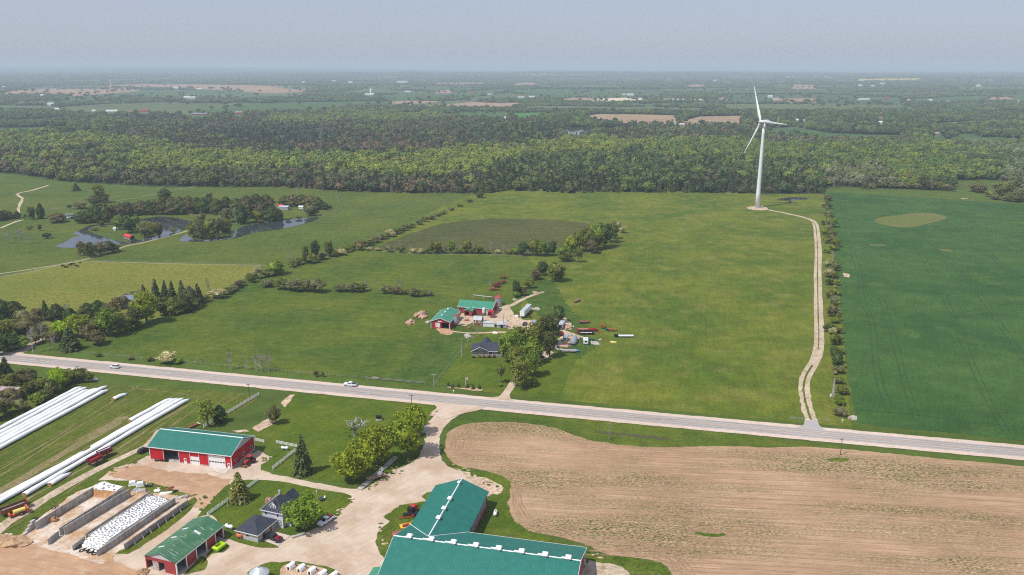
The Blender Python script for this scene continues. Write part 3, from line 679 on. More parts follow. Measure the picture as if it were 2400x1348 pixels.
sheet('long_grass', [(1240, 640), (1300, 660), (1320, 700), (1345, 735), (1380, 760), (1375, 800), (1400, 812), (1356, 842), (1310, 800), (1230, 700)], .065, 'long_grass', step=2, amp=2.5, smooth=1)
sheet('lawn', [(1020, 905), (1060, 852), (1114, 788), (1180, 776), (1250, 800), (1290, 800), (1356, 836), (1330, 885), (1312, 938), (1190, 926)], .08, 'lawn', label='mown lawn round the farmhouse')
sheet('wheat_field', [(1936, 437), (2000, 438), (2100, 442), (2230, 447), (2236, 424), (2290, 424), (2300, 446), (2400, 474), (2700, 500), (3300, 560), (3300, 1130), (2700, 1070), (2400, 1033), (2200, 1012), (2060, 1000), (2010, 990), (1992, 900), (1978, 800), (1962, 640), (1945, 520)], .05, 'wheat', step=4, amp=.8, label='dark blue-green wheat field right of the hedgerow')
sheet('wheat_knoll', [(2049, 516), (2062, 510), (2110, 504), (2155, 499), (2190, 501), (2217, 508), (2216, 514), (2185, 522), (2135, 533), (2090, 531), (2056, 523)], .10, 'wheat_knoll', smooth=3, step=3, label='oval of rough grass left unsown in the wheat')
for k, q in enumerate([[(2035, 573), (2080, 574), (2075, 577), (2040, 576)], [(2195, 583), (2220, 585), (2240, 590), (2215, 590)], [(2250, 466), (2280, 461), (2295, 464), (2260, 467)], [(1975, 640), (1992, 643), (1990, 651), (1978, 649)]]):
    sheet('field_patch', q, .11, 'wheat_knoll' if k < 2 else 'bare_patch', step=1.5, amp=.8)
sheet('tilled_field', [(1043, 1050), (1047, 1020), (1065, 1003), (1100, 993), (1180, 989), (1240, 994), (1300, 1003), (1345, 1020), (1400, 1035), (1500, 1047), (1600, 1048), (1700, 1046), (1800, 1049), (1900, 1048), (2000, 1055), (2200, 1075), (2400, 1093), (2700, 1120), (3000, 1150), (3000, 1900), (1610, 1900), (1590, 1500), (1578, 1380), (1573, 1340), (1545, 1318), (1500, 1308), (1440, 1302), (1400, 1292), (1386, 1281), (1330, 1262), (1250, 1248), (1215, 1232), (1200, 1210), (1190, 1180), (1196, 1150), (1194, 1128), (1170, 1113), (1120, 1100), (1090, 1096), (1062, 1085), (1046, 1066)], .05, 'tilled', smooth=2, step=1.2, amp=.5, label='bare tilled field with green seedlings')
sheet('grass_patch', [(1928, 1078), (1960, 1073), (1990, 1075), (1985, 1081), (1945, 1082)], .09, 'grass', step=1, amp=.6)
sheet('grass_patch', [(1625, 1250), (1660, 1248), (1700, 1253), (1695, 1259), (1640, 1257)], .09, 'grass', step=1, amp=1.2)
sheet('silage_field', [(-300, 1000), (60, 930), (190, 893), (300, 905), (600, 924), (605, 935), (540, 975), (480, 1004), (400, 1003), (350, 1046), (330, 1075), (240, 1115), (150, 1157), (80, 1205), (0, 1258), (-300, 1400)], .03, 'silage_field', step=3, label='grass field striped with wheel tracks between the silage bags')
sheet('lawn', [(690, 922), (800, 930), (960, 943), (1018, 948), (1021, 958), (1004, 985), (992, 1000), (985, 1040), (960, 1080), (870, 1128), (850, 1138), (720, 1122), (640, 1105), (618, 1094), (640, 1078), (620, 1050), (600, 1035), (560, 1012), (610, 1000), (655, 965)], .05, 'lawn', step=2, label='mown lawn between the road and the machine shed')
# wheel tracks of the silage field
for k, (a, b_) in enumerate([((-60, 1135), (330, 905)), ((-80, 1160), (300, 935)), ((-60, 1200), (420, 945)), ((60, 1230), (452, 940)), ((-30, 1165), (220, 1040))]):
    q = [(a[0] + (b_[0] - a[0]) * t, a[1] + (b_[1] - a[1]) * t + 3 * math.sin(k + t * 5)) for t in np.linspace(0, 1, 7)]
    ribbon('wheel_track', q, .6, .07, 'faint_track', amp=.7)
ribbon('wheel_track', [(300, 905), (330, 912), (400, 920), (450, 928), (468, 940), (455, 960), (400, 1000)], .45, .07, 'faint_track', amp=.5)
ribbon('dirt_strip', [(-60, 1190), (60, 1118), (210, 1025), (300, 975)], 4.0, .06, 'faint_track', amp=3.0)
ribbon('dirt_strip', [(10, 1200), (120, 1140), (265, 1060), (380, 985), (440, 950)], 1.0, .08, 'faint_track', amp=1)
ribbon('farm_track', [(-120, 1345), (0, 1238), (60, 1200), (130, 1155), (220, 1105), (300, 1066), (345, 1043), (372, 1008)], (4.6, 2.2), .09, 'track', amp=.6, label='dirt track past the bunker silos')
# south farmyard
sheet('farmyard', [(1016, 944), (1024, 955), (1019, 973), (1004, 989), (997, 1010), (995, 1040), (985, 1065), (970, 1082), (935, 1098), (880, 1130), (855, 1147), (820, 1146), (720, 1128), (640, 1111), (611, 1101), (612, 1090), (630, 1078), (635, 1071), (620, 1066), (605, 1055), (560, 1080), (345, 1068), (322, 1082), (280, 1094), (250, 1110), (215, 1140), (150, 1200), (60, 1240), (0, 1258), (-300, 1400), (-300, 2100), (900, 2100), (1560, 1900), (1500, 1380), (1480, 1345), (1440, 1330), (1372, 1310), (1370, 1330), (1100, 1250), (1140, 1180), (1160, 1150), (1130, 1120), (1108, 1112), (1085, 1104), (1050, 1094), (1035, 1080), (1030, 1050), (1030, 1020), (1042, 1000), (1057, 985), (1085, 969), (1122, 960), (1140, 953), (1080, 944)], .07, 'gravel', step=1.5, amp=.5, label='pale gravel farmyard and lane')
sheet('muddy_yard', [(-300, 1262), (0, 1262), (60, 1240), (120, 1250), (250, 1302), (300, 1330), (338, 1342), (400, 1375), (420, 1500), (300, 2000), (-300, 2000)], .10, 'yard_mud', smooth=2, step=1.5, amp=.8, label='brown muddy yard at the mouth of the bunkers')
sheet('muddy_yard', [(250, 1108), (320, 1090), (400, 1106), (470, 1112), (540, 1125), (520, 1150), (480, 1190), (440, 1180), (400, 1150), (330, 1128), (270, 1122)], .10, 'yard_mud', smooth=2, step=1.5, amp=1.2)
# grass islands in the yard
sheet('house_lawn', [(602, 1125), (652, 1128), (707, 1139), (753, 1148), (808, 1157), (826, 1170), (809, 1190), (781, 1209), (762, 1226), (735, 1240), (717, 1249), (680, 1257), (666, 1268), (640, 1275), (655, 1284), (616, 1285), (582, 1279), (560, 1272), (533, 1263), (516, 1261), (512, 1225), (490, 1206), (462, 1214), (478, 1192), (510, 1160), (530, 1138), (560, 1128)], .13, 'lawn', smooth=2, step=1.2, amp=.3, label='lawn round the grey farmhouse')
sheet('grass_verge', [(470, 1325), (495, 1288), (511, 1268), (533, 1275), (537, 1284), (520, 1296), (497, 1299)], .14, 'grass', smooth=2, step=1, amp=.3)
sheet('grass_verge', [(430, 1348), (452, 1326), (470, 1305), (484, 1310), (486, 1322), (478, 1336), (455, 1342)], .14, 'grass', smooth=2, step=1, amp=.3)
sheet('grass_verge', [(620, 1322), (655, 1318), (700, 1317), (745, 1325), (787, 1336), (792, 1350), (780, 1380), (640, 1380), (630, 1345), (580, 1350), (590, 1335)], .13, 'grass', smooth=2, step=1, amp=.6)
sheet('hutch_yard', [(655, 1348), (662, 1328), (690, 1323), (740, 1328), (770, 1345), (775, 1390), (660, 1390)], .16, 'dirt', smooth=2, step=1, amp=.5)
sheet('grass_verge', [(985, 1163), (1000, 1156), (1014, 1153), (1020, 1160), (1000, 1190), (975, 1225), (940, 1260), (920, 1290), (905, 1315), (893, 1300), (882, 1275), (884, 1250), (900, 1235), (912, 1222), (900, 1212), (915, 1203), (937, 1185), (968, 1180), (1004, 1175)], .13, 'grass', smooth=1, step=1, amp=.6)
sheet('grass_verge', [(1108, 1103), (1130, 1104), (1170, 1114), (1196, 1128), (1197, 1150), (1190, 1180), (1200, 1212), (1215, 1232), (1250, 1250), (1300, 1262), (1240, 1290), (1060, 1290), (1060, 1240), (1130, 1170), (1170, 1152), (1165, 1140)], .13, 'lawn', smooth=1, step=1, amp=.7, label='grass between the barn and the tilled field')
sheet('gravel_spill', [(1080, 1103), (1110, 1112), (1145, 1122), (1170, 1138), (1180, 1150), (1150, 1160), (1110, 1130)], .16, 'bare_patch', smooth=2, step=.8, amp=1.2)
sheet('grass_verge', [(1375, 1302), (1400, 1305), (1435, 1303), (1500, 1309), (1548, 1320), (1573, 1342), (1575, 1400), (1400, 1420), (1390, 1350), (1375, 1340)], .13, 'grass', smooth=1, step=1, amp=.7)
sheet('round_yard', [(1374, 1322), (1395, 1318), (1440, 1324), (1470, 1340), (1480, 1370), (1440, 1420), (1380, 1400)], .16, 'track', smooth=2, step=1, amp=.5)
sheet('grass_verge', [(1043, 1050), (1043, 1020), (1055, 995), (1085, 975), (1130, 963), (1300, 978), (1500, 995), (1700, 1015), (1850, 1033), (2000, 1050), (1900, 1052), (1800, 1053), (1600, 1052), (1400, 1042), (1300, 1012), (1180, 997), (1100, 1000), (1060, 1020), (1055, 1060), (1062, 1090), (1120, 1106), (1090, 1104), (1050, 1092)], .04, 'pasture', step=1.2, amp=.4, label='grass verge between the road and the tilled field')
sheet('ditch', [(1395, 1010), (1440, 1014), (1500, 1020), (1560, 1026), (1570, 1030), (1520, 1028), (1450, 1021), (1400, 1014)], .07, 'water_edge', step=1, amp=.9)
# bunker ground
sheet('grass_verge', [(20, 1262), (60, 1222), (150, 1160), (225, 1127), (330, 1127), (380, 1140), (440, 1158), (462, 1172), (455, 1190), (420, 1222), (350, 1270), (300, 1300), (240, 1300), (90, 1240)], .11, 'grass', step=1.5, amp=.7)
sheet('bunker_floor', [(42, 1262), (90, 1215), (170, 1160), (245, 1128), (300, 1150), (360, 1155), (410, 1160), (446, 1170), (410, 1200), (330, 1258), (240, 1325), (180, 1305), (110, 1288)], .14, 'bunker_floor', step=1.5, amp=.7, label='stained concrete floor of the bunker silos')
sheet('concrete_pad', [(478, 1102), (500, 1092), (540, 1098), (528, 1112)], .17, 'concrete_pad', amp=.1)
sheet('concrete_pad', [(640, 1233), (650, 1230), (661, 1236), (646, 1247), (680, 1257), (652, 1281), (617, 1268), (636, 1250), (628, 1246)], .17, 'concrete_pad', amp=.1, label='concrete pad under the black pickup')
# road: shoulders, asphalt, worn lines
TE = [(-900, 752), (-400, 790), (0, 821), (300, 848), (500, 870), (800, 899), (1100, 929), (1300, 951), (1600, 979), (1900, 1004), (2100, 1022), (2400, 1047), (3000, 1094), (3600, 1140)]
BE = [(-900, 763), (-400, 806), (0, 843), (300, 875), (500, 896), (800, 926), (1100, 956), (1300, 977), (1600, 1007), (1900, 1034), (2100, 1052), (2400, 1077), (3000, 1128), (3600, 1178)]
def road_pts():
    t = np.array([P(x, y)[:2] for x, y in TE]); b_ = np.array([P(x, y)[:2] for x, y in BE]); c = (t + b_) / 2
    co = np.polyfit(c[:, 0], c[:, 1], 2, w=1 / (1 + np.abs(c[:, 0]) / 200)); return co
RC = road_pts()
def road_at(x, off=0.0):
    y = np.polyval(RC, x); s = np.polyval(np.polyder(RC), x); L = math.hypot(1, s); return Vector((x - s / L * off, y + 1 / L * off))
def road_band(name, o0, o1, z, mat, step=3.0, amp=0.0, label=None, x0=-900, x1=560):
    vs, fs = [], []
    for i, x in enumerate(np.arange(x0, x1, step)):
        a, b_ = road_at(x, o0), road_at(x, o1)
        na, nb = (mnoise.noise(Vector((x * .3, o0, 0))) * amp, mnoise.noise(Vector((x * .3, o1, 9))) * amp)
        vs += [(a.x, a.y + na, z), (b_.x, b_.y + nb, z)]
        if i: fs.append((2 * i - 2, 2 * i, 2 * i + 1, 2 * i - 1))
    me = bpy.data.meshes.new(name); me.from_pydata(vs, [], fs); me.materials.append(M[mat]); me.update()
    if me.polygons[0].normal.z < 0: me.flip_normals()
    o = bpy.data.objects.new(name, me); C.objects.link(o); return props(o, label, None, None, 'structure')
road_band('road_shoulder', -6.3, 6.3, .17, 'shoulder', amp=.5, label='pinkish gravel shoulders of the highway')
road_band('road', -3.6, 3.7, .20, 'asphalt', label='worn grey two-lane highway')
surf('road_line', (.55, .52, .50), .3, .4); surf('tar', (.16, .15, .15), .2, 1); surf('line_yellow', (.52, .42, .24), .3, .4)
for o_, mt, wd in ((-3.35, 'road_line', .14), (3.45, 'road_line', .14), (-.12, 'line_yellow', .12), (.15, 'line_yellow', .12)):
    road_band('road_marking', o_, o_ + wd, .225, mt)
for o_ in (-2.5, -.9, 1.2, 2.7): road_band('wheel_path', o_ - .3, o_ + .3, .21, 'asphalt_dark', amp=.15)
rr = random.Random(3)
for k in range(26):
    x = rr.uniform(-260, 230); o_ = rr.uniform(-3, 3)
    a = road_at(x, o_); b_ = road_at(x + rr.uniform(2, 14), o_ + rr.uniform(-.3, .3)); d = (b_ - a).normalized(); nn_ = Vector((-d.y, d.x)) * rr.uniform(.05, .12)
    sheet('tar_seam', [tuple(a - nn_), tuple(b_ - nn_), tuple(b_ + nn_), tuple(a + nn_)], .235, 'tar', world=True, amp=0)
# lanes that meet the road
sheet('lane_apron', [(1013, 938), (1150, 952), (1122, 962), (1086, 970), (1040, 985), (1010, 970), (1024, 955), (1016, 945)], .185, 'gravel', step=1.2, amp=.3)
sheet('driveway', [(1140, 934), (1170, 930), (1182, 916), (1196, 895), (1205, 878), (1222, 850), (1240, 830), (1258, 830), (1240, 850), (1226, 872), (1218, 884), (1208, 905), (1195, 925), (1196, 934), (1206, 942)], .185, 'gravel', step=1.2, amp=.25, label='gravel driveway up to the farmhouse')
sheet('driveway_apron', [(1868, 1003), (1884, 996), (1886, 985), (1916, 988), (1920, 998), (1935, 1010)], .187, 'asphalt_apron', amp=0, label='asphalt apron of the turbine track')
LP = [(1068, 1078), (1054, 1050), (1058, 1026), (1078, 1008), (1115, 1000), (1180, 997), (1240, 1003), (1300, 1013), (1350, 1030), (1420, 1045), (1500, 1056), (1600, 1058), (1750, 1056), (1900, 1058), (2050, 1068), (2250, 1088), (2450, 1108)]
for k in range(6):
    ribbon('tillage_pass', [(1135 + (78 - 9 * k) * math.cos(q_), 1044 - (40 - 5.4 * k) * math.sin(q_)) for q_ in np.linspace(1.2, 5.2, 12)], .45, .07, 'old_soil', amp=.5)
for k in range(3): ribbon('tillage_pass', [(x, y + 4 + k * 5) for x, y in LP[6:]], .45, .07, 'old_soil', amp=.5)
for k in range(4): ribbon('tillage_pass', [(1205 + k * 6, 1130), (1203 + k * 6, 1180 - k * 3), (1225 + k * 6, 1225 - k * 5), (1300, 1255 - k * 6), (1420, 1284 - k * 7), (1520, 1302 - k * 8), (1590 + k * 6, 1335 - k * 6), (1625 + k * 8, 1400)], .6, .07, 'old_soil', amp=.5)
for k in range(24): yy = 1096 + k * 11; ribbon('tillage_pass', [(1260 + (k * 37) % 120, yy - 4), (1600, yy + 2), (1950, yy + 12 + k * .4), (2250, yy + 26 + k * .8), (2500, yy + 42 + k)], .35, .068, 'old_soil', amp=.6)
ribbon('grass_strip', [(203, 1256), (280, 1206), (354, 1156)], 1.2, .24, 'grass', amp=.5); ribbon('grass_strip', [(268, 1277), (336, 1228), (412, 1182)], .8, .24, 'grass', amp=.6)
rw_ = random.Random(21)     # weeds and rubble along the lane and yard edges
for (x0, y0, x1, y1, n_, wd) in ((1022, 958, 992, 1040, 10, 6), (985, 1066, 858, 1146, 16, 9), (905, 1120, 960, 1085, 9, 12), (826, 1170, 762, 1228, 12, 8), (1045, 1080, 1085, 1104, 8, 7), (322, 1084, 250, 1112, 9, 8), (560, 1128, 470, 1192, 12, 9), (330, 1130, 470, 1172, 22, 9), (890, 1225, 905, 1310, 10, 9), (1090, 1100, 1175, 1150, 14, 10), (1380, 1295, 1420, 1310, 8, 8), (0, 1262, 60, 1232, 7, 8), (608, 1082, 640, 1068, 6, 6)):
    for k in range(n_):
        t_ = rw_.random(); cx, cy = x0 + (x1 - x0) * t_ + rw_.uniform(-wd, wd), y0 + (y1 - y0) * t_ + rw_.uniform(-wd, wd) * .6; r1, r2 = rw_.uniform(2, 6.5), rw_.uniform(1, 3)
        sheet('weed_patch' if k % 3 else 'rubble_patch', [(cx + r1 * math.cos(a_), cy + r2 * math.sin(a_)) for a_ in (0, 1, 2.1, 3.1, 4.2, 5.3)], .19 + .004 * (k % 7), 'grass' if k % 3 else 'bare_patch', step=.6, amp=.6)
ribbon('turbine_track', [(1902, 988), (1894, 965), (1888, 935), (1884, 908), (1890, 880), (1908, 850), (1918, 820), (1920, 780), (1918, 720), (1917, 650), (1917, 580), (1914, 540), (1911, 525)], (4.6, 4.8), .12, 'track', amp=.9, label='long gravel track to the wind turbine')
ribbon('turbine_track', [(1911, 527), (1905, 518), (1880, 509), (1840, 500), (1800, 492)], (4.2, 3.4), .13, 'track', amp=.6)
ribbon('grass_strip', [(1901, 985), (1893, 962), (1886, 935), (1883, 908), (1889, 882), (1904, 856)], .9, .15, 'grass', amp=.6)
ribbon('grass_strip', [(1917, 820), (1919, 780), (1917, 720), (1916, 650), (1916, 580), (1913, 540), (1910, 526), (1903, 518)], .5, .15, 'grass', amp=.6)
sheet('turbine_pad', [(1751, 486), (1765, 484), (1790, 485), (1800, 489), (1795, 493), (1770, 493), (1755, 490)], .14, 'bare_patch', smooth=2, step=1.5, amp=.8, label='round gravel pad under the turbine')
ribbon('farm_track', [(-60, 650), (0, 642), (100, 627), (180, 613), (240, 597), (290, 579), (340, 568), (420, 547), (440, 541)], (2.2, 3.6), .10, 'hay_line', amp=.8)
ribbon('farm_track', [(0, 535), (40, 519), (55, 516)], 3, .10, 'track', amp=.8); ribbon('farm_track', [(46, 500), (43, 490), (47, 478), (53, 466), (42, 458), (44, 453), (72, 447), (110, 436), (130, 430), (158, 426)], (2.0, 3.6), .10, 'track', amp=.8)
ribbon('farm_track', [(18, 834), (50, 823), (70, 810), (84, 803), (100, 790)], (7, 3.5), .12, 'gravel', amp=.5, label='gravel lane into the roadside wood')
for q in ([(120, 490), (240, 475), (330, 462), (400, 447), (470, 436)], [(-60, 655), (60, 640), (170, 614)], [(190, 612), (420, 619), (625, 622)]): ribbon('fence_line_grass', q, 1.2, .09, 'hay_line', amp=.4)
# north farmyard
sheet('farmyard', [(1048, 762), (1075, 745), (1082, 734), (1100, 738), (1120, 742), (1148, 740), (1165, 726), (1178, 718), (1192, 714), (1198, 726), (1206, 738), (1225, 750), (1250, 752), (1268, 758), (1262, 778), (1240, 790), (1222, 778), (1195, 772), (1160, 760), (1138, 750), (1130, 752), (1108, 757), (1090, 765), (1080, 762)], .10, 'bare_patch', smooth=1, step=1.5, amp=.9, label='bare sandy farmyard between the red barns')
sheet('farmyard', [(1300, 748), (1325, 745), (1342, 762), (1325, 775), (1345, 782), (1365, 790), (1348, 800), (1330, 815), (1300, 800), (1318, 785), (1310, 770)], .10, 'bare_patch', smooth=1, step=1.5, amp=1, label='bare ground among the parked machinery')
sheet('farmyard', [(1262, 825), (1290, 823), (1298, 828), (1280, 842), (1255, 847), (1240, 840)], .11, 'bare_patch', smooth=1, step=1.2, amp=.8)
ribbon('farm_track', [(1195, 718), (1225, 702), (1250, 692), (1275, 684)], (3, 2), .11, 'track', amp=.8)
ribbon('farm_track', [(1045, 775), (1100, 781), (1180, 779), (1230, 780)], 2, .11, 'dirt', amp=1)
sheet('cattle_yard', [(1025, 770), (1055, 772), (1062, 782), (1045, 786), (1028, 778)], .12, 'yard_mud', smooth=2, amp=.8)
for q in ([(590, 1005), (610, 992), (640, 975), (650, 985), (630, 1000), (605, 1012)], [(658, 945), (680, 925), (692, 926), (668, 955)], [(1300, 975), (1303, 974), (1303, 976)], [(545, 1010), (575, 1007), (585, 1012), (555, 1015)]): sheet('bare_patch', q, .10, 'bare_patch', smooth=1, step=1, amp=.5)
# ponds
sheet('pond', [(131, 577), (150, 569), (170, 557), (188, 553), (172, 548), (186, 540), (200, 533), (212, 528), (246, 525), (280, 521), (320, 515), (342, 512), (380, 508), (415, 512), (440, 517), (457, 523), (446, 532), (420, 544), (392, 555), (360, 562), (330, 568), (300, 572), (260, 577), (220, 581), (182, 581), (147, 581)], .12, 'water', smooth=2, step=3, amp=.5, label='pond with a wooded island and red bridge')
sheet('island', [(206, 540), (214, 534), (231, 529), (275, 528), (304, 523), (330, 519), (352, 520), (374, 528), (380, 545), (362, 556), (335, 561), (304, 567), (275, 565), (246, 556), (222, 548)], .17, 'pond_pasture', smooth=2, step=2, amp=.6, label='wooded island in the pond')
sheet('pond', [(419, 565), (428, 555), (440, 548), (470, 540), (520, 540), (549, 541), (567, 532), (596, 525), (640, 521), (683, 515), (727, 510), (746, 510), (745, 514), (712, 525), (654, 538), (596, 546), (532, 561), (479, 566), (444, 567)], .12, 'water', smooth=2, step=3, amp=.5, label='long narrow pond beside the tree belt')
sheet('island', [(440, 552), (450, 545), (520, 543), (546, 547), (541, 557), (500, 562), (460, 562)], .17, 'pond_pasture', smooth=2, step=2, amp=.6)
sheet('pond', [(1822, 467), (1850, 463), (1880, 463), (1895, 467), (1860, 470), (1830, 470)], .12, 'water', smooth=2, step=4, amp=.5, label='small dark puddle at the foot of the wood')
# tramlines in the wheat
TL = [[(1965, 450), (1975, 500), (1985, 530)], [(1990, 580), (2008, 640), (2015, 700), (2038, 760), (2045, 840), (2055, 900), (2080, 960)], [(2095, 450), (2130, 492)], [(2160, 450), (2205, 492)], [(2150, 541), (2230, 620), (2290, 690), (2330, 750), (2400, 850)], [(2245, 540), (2320, 600), (2400, 690), (2480, 780)],
      [(2300, 530), (2380, 580), (2480, 650)], [(2150, 590), (2200, 680), (2250, 800), (2300, 920), (2350, 1010)], [(2060, 700), (2090, 800), (2115, 900), (2140, 980)]]
for q in TL:
    for off in (0, 1): ribbon('tramline', [(x + off * (9 + (y - 440) * .012), y) for x, y in q], .35, .09, 'tram', amp=.1)
ribbon('tramline', [(2000, 960), (2100, 968), (2250, 985), (2400, 1003)], .4, .09, 'tram', amp=.1)
# ------------------------------------------------------------------ single trees: leafy crowns on limbed trunks
def leaf_clumps(rng, centres, radii, per, leaf, up=.25, flat=.8):
    parts = []
    for c, r in zip(centres, radii):
        n = int(per); d = rng.normal(size=(n, 3)); d /= np.linalg.norm(d, axis=1)[:, None]
        q = c + d * (r, r, r * flat) * rng.uniform(.55, 1.08, (n, 1))
        nrm = d * .8 + rng.normal(size=(n, 3)) * .55 + (0, 0, up); nrm /= np.linalg.norm(nrm, axis=1)[:, None]
        parts.append(card_quads(rng, q, nrm, leaf))
    return parts
def tree_mesh(kind, seed):
    """unit tree 10 m tall, 10 m wide: returns crown (verts, faces) and trunk MB"""
    rng = np.random.default_rng(seed); tr = MB(); parts = []
    if kind in ('maple', 'round', 'bush', 'sparse', 'tall'):
        cz, rz, rxy, nC = {'maple': (5.7, 4.3, 4.4, 46), 'round': (5.2, 4.7, 4.6, 40), 'bush': (4.2, 5.4, 4.7, 34), 'sparse': (6.2, 3.7, 4.3, 30), 'tall': (5.6, 4.4, 3.9, 44)}[kind]
        cen, rad = [], []
        for k in range(nC):
            d = rng.normal(size=3); d /= np.linalg.norm(d)
            if kind == 'bush' and d[2] < -.25: d[2] *= -.5
            f = rng.uniform(.45, .88) if k > 8 else rng.uniform(.1, .4)
            c = np.array([d[0] * rxy * f, d[1] * rxy * f, cz + d[2] * rz * f]); c[2] = max(c[2], 1.2 if kind != 'bush' else .8)
            cen.append(c); rad.append(rng.uniform(.95, 1.75) * (.8 if kind == 'sparse' else 1))
        parts = leaf_clumps(rng, cen, rad, {'sparse': 40}.get(kind, 88), .24 if kind != 'bush' else .28, .4)
        if kind != 'sparse':
            parts.append(blob(rng, rxy * .62, rz * .62, cz, ICO2, .45))
        h0 = cz - rz * .55
        tr.tube((0, 0, -.3), (.1, 0, h0), .34, .24, 8)
        for k in range(9):
            c = cen[10 + k * 2 % (nC - 10)]; a = Vector((0.1, 0, h0 * rng.uniform(.75, 1.0))); mid = a.lerp(Vector(c), .5) + Vector((0, 0, .4))
            tr.tube(a, mid, .15, .10, 5); tr.tube(mid, Vector(c), .10, .03, 5)
    elif kind == 'spruce':
        tr.tube((0, 0, -.3), (0, 0, 9.6), .32, .04, 7)
        z = .5
        while z < 9.7:
            rr = 4.6 * (1 - z / 10) ** .85 + .15; n = int(7 + rr * 5)
            for a in rng.uniform(0, 6.283, n):
                L = rr * rng.uniform(.75, 1.12); m = max(2, int(L * 2.2)); t = np.linspace(.25, 1, m)
                q = np.stack([np.cos(a) * L * t, np.sin(a) * L * t, z - .55 * t * t * rr * .35 + rng.normal(size=m) * .08], 1)
                nr_ = np.tile([np.cos(a) * .45, np.sin(a) * .45, .9], (m, 1)) + rng.normal(size=(m, 3)) * .35; nr_ /= np.linalg.norm(nr_, axis=1)[:, None]
                parts.append(card_quads(rng, q, nr_, .42))
            z += .42
        v, f = ICO2; v = v * (1, 1, 4.6) + (0, 0, 4.8); s = np.clip(2.6 * (1 - v[:, 2:3] / 10), .05, 3); v = np.concatenate([v[:, :2] * s, v[:, 2:]], 1); parts.append(split_faces(v, f))
    elif kind == 'cedar':
        tr.tube((0, 0, -.3), (0, 0, 8), .3, .08, 7)
        n = 2400; z = rng.uniform(.03, 1, n); rr = 4.5 * np.sin(np.pi * np.clip(z * .70 + .20, 0, 1)) ** .7 * (1 - z ** 5 * .5)
        a = rng.uniform(0, 6.283, n); lob = 1 + .22 * np.sin(a * 5 + z * 9) + .15 * np.sin(a * 3 - z * 17); rr = rr * lob * rng.uniform(.8, 1.05, n)
        q = np.stack([np.cos(a) * rr, np.sin(a) * rr, z * 9.7 + .2], 1); nr_ = np.stack([np.cos(a), np.sin(a), np.full(n, .55)], 1) + rng.normal(size=(n, 3)) * .4
        nr_ /= np.linalg.norm(nr_, axis=1)[:, None]; parts.append(card_quads(rng, q, nr_, .36))
        parts.append(blob(rng, 3.3, 4.3, 4.8, ICO2, .35))
    elif kind in ('bare', 'snag'):
        def br(p, d, L, r, lv):
            q = p + d * L; tr.tube(p, q, r, r * .62, 5 if lv else 7, False)
            if lv >= (4 if kind == 'bare' else 3): return
            for k in range(3 if lv else 5):
                nd_ = (d + Vector(rng.normal(size=3)) * (.52 if kind == 'bare' else .75)).normalized(); nd_.z = abs(nd_.z) * .9 + .08
                br(p.lerp(q, rng.uniform(.5, 1)), nd_.normalized(), L * rng.uniform(.55, .8), r * .6, lv + 1)
        br(Vector((0, 0, -.2)), Vector((.04, 0, 1)), 3.4, .26 if kind == 'bare' else .42, 0)
        if kind == 'bare':
            cen = [np.array([rng.normal() * 2.0, rng.normal() * 2.0, rng.uniform(3, 9)]) for _ in range(14)]; parts = leaf_clumps(rng, cen, [1.1] * 14, 12, .2)
        else:
            cen = [np.array([rng.normal() * .9, rng.normal() * .9, rng.uniform(2, 5)]) for _ in range(8)]; parts = leaf_clumps(rng, cen, [.9] * 8, 16, .22)
    v, f = join(parts); return v, f, tr
PT = {}
for kind, cnt in (('maple', 4), ('round', 3), ('bush', 4), ('sparse', 2), ('tall', 2), ('spruce', 2), ('cedar', 3), ('bare', 3), ('snag', 1)):
    PT[kind] = []
    for i in range(cnt):
        v, f, tr = tree_mesh(kind, 100 * len(PT) + i)
        me = bpy.data.meshes.new(kind + '_crown'); me.from_pydata(v.tolist(), [], f); me.materials.append(M['leaf']); me.update()
        tm = bpy.data.meshes.new(kind + '_trunk'); tm.from_pydata(tr.v, [], tr.f); tm.materials.append(M['dead_wood' if kind in ('snag', 'bare') else 'bark']); tm.update()
        PT[kind].append((me, tm))
tr_rng = random.Random(42)
NAMES = {'maple': 'broadleaf_tree', 'round': 'broadleaf_tree', 'bush': 'shrub', 'sparse': 'young_tree', 'tall': 'broadleaf_tree', 'spruce': 'spruce_tree', 'cedar': 'cedar_tree', 'bare': 'bare_tree', 'snag': 'dead_tree'}
CATS = {'bush': 'shrub'}
def tree(kind, x, yb, yt, wpx, tint, label, group=None, name=None, cat=None, z0=0.0):
    b_ = P(x, yb); hh = max(1.2, top_z(x, yb, yt)) * 1.02; ww = max(1.2, wpx * mpp(x, yb)) * (1.18 if kind != 'spruce' else 1.1 if wpx > 40 else 1.4)
    t = thing(name or NAMES[kind], label, cat or CATS.get(kind, 'tree'), (b_.x, b_.y, z0), tr_rng.uniform(0, 6.28), group)
    me, tm = tr_rng.choice(PT[kind]); s = (ww / 10 * tr_rng.uniform(.95, 1.05), ww / 10 * tr_rng.uniform(.95, 1.05), hh / 10)
    j = tr_rng.uniform(.86, 1.14)
    c = bpy.data.objects.new('crown', me); c.color = (tint[0] * j, tint[1] * j, tint[2] * j, 1)
    k = bpy.data.objects.new('trunk', tm)
    for o in (c, k): C.objects.link(o); o.parent = t; o.scale = s
    return t
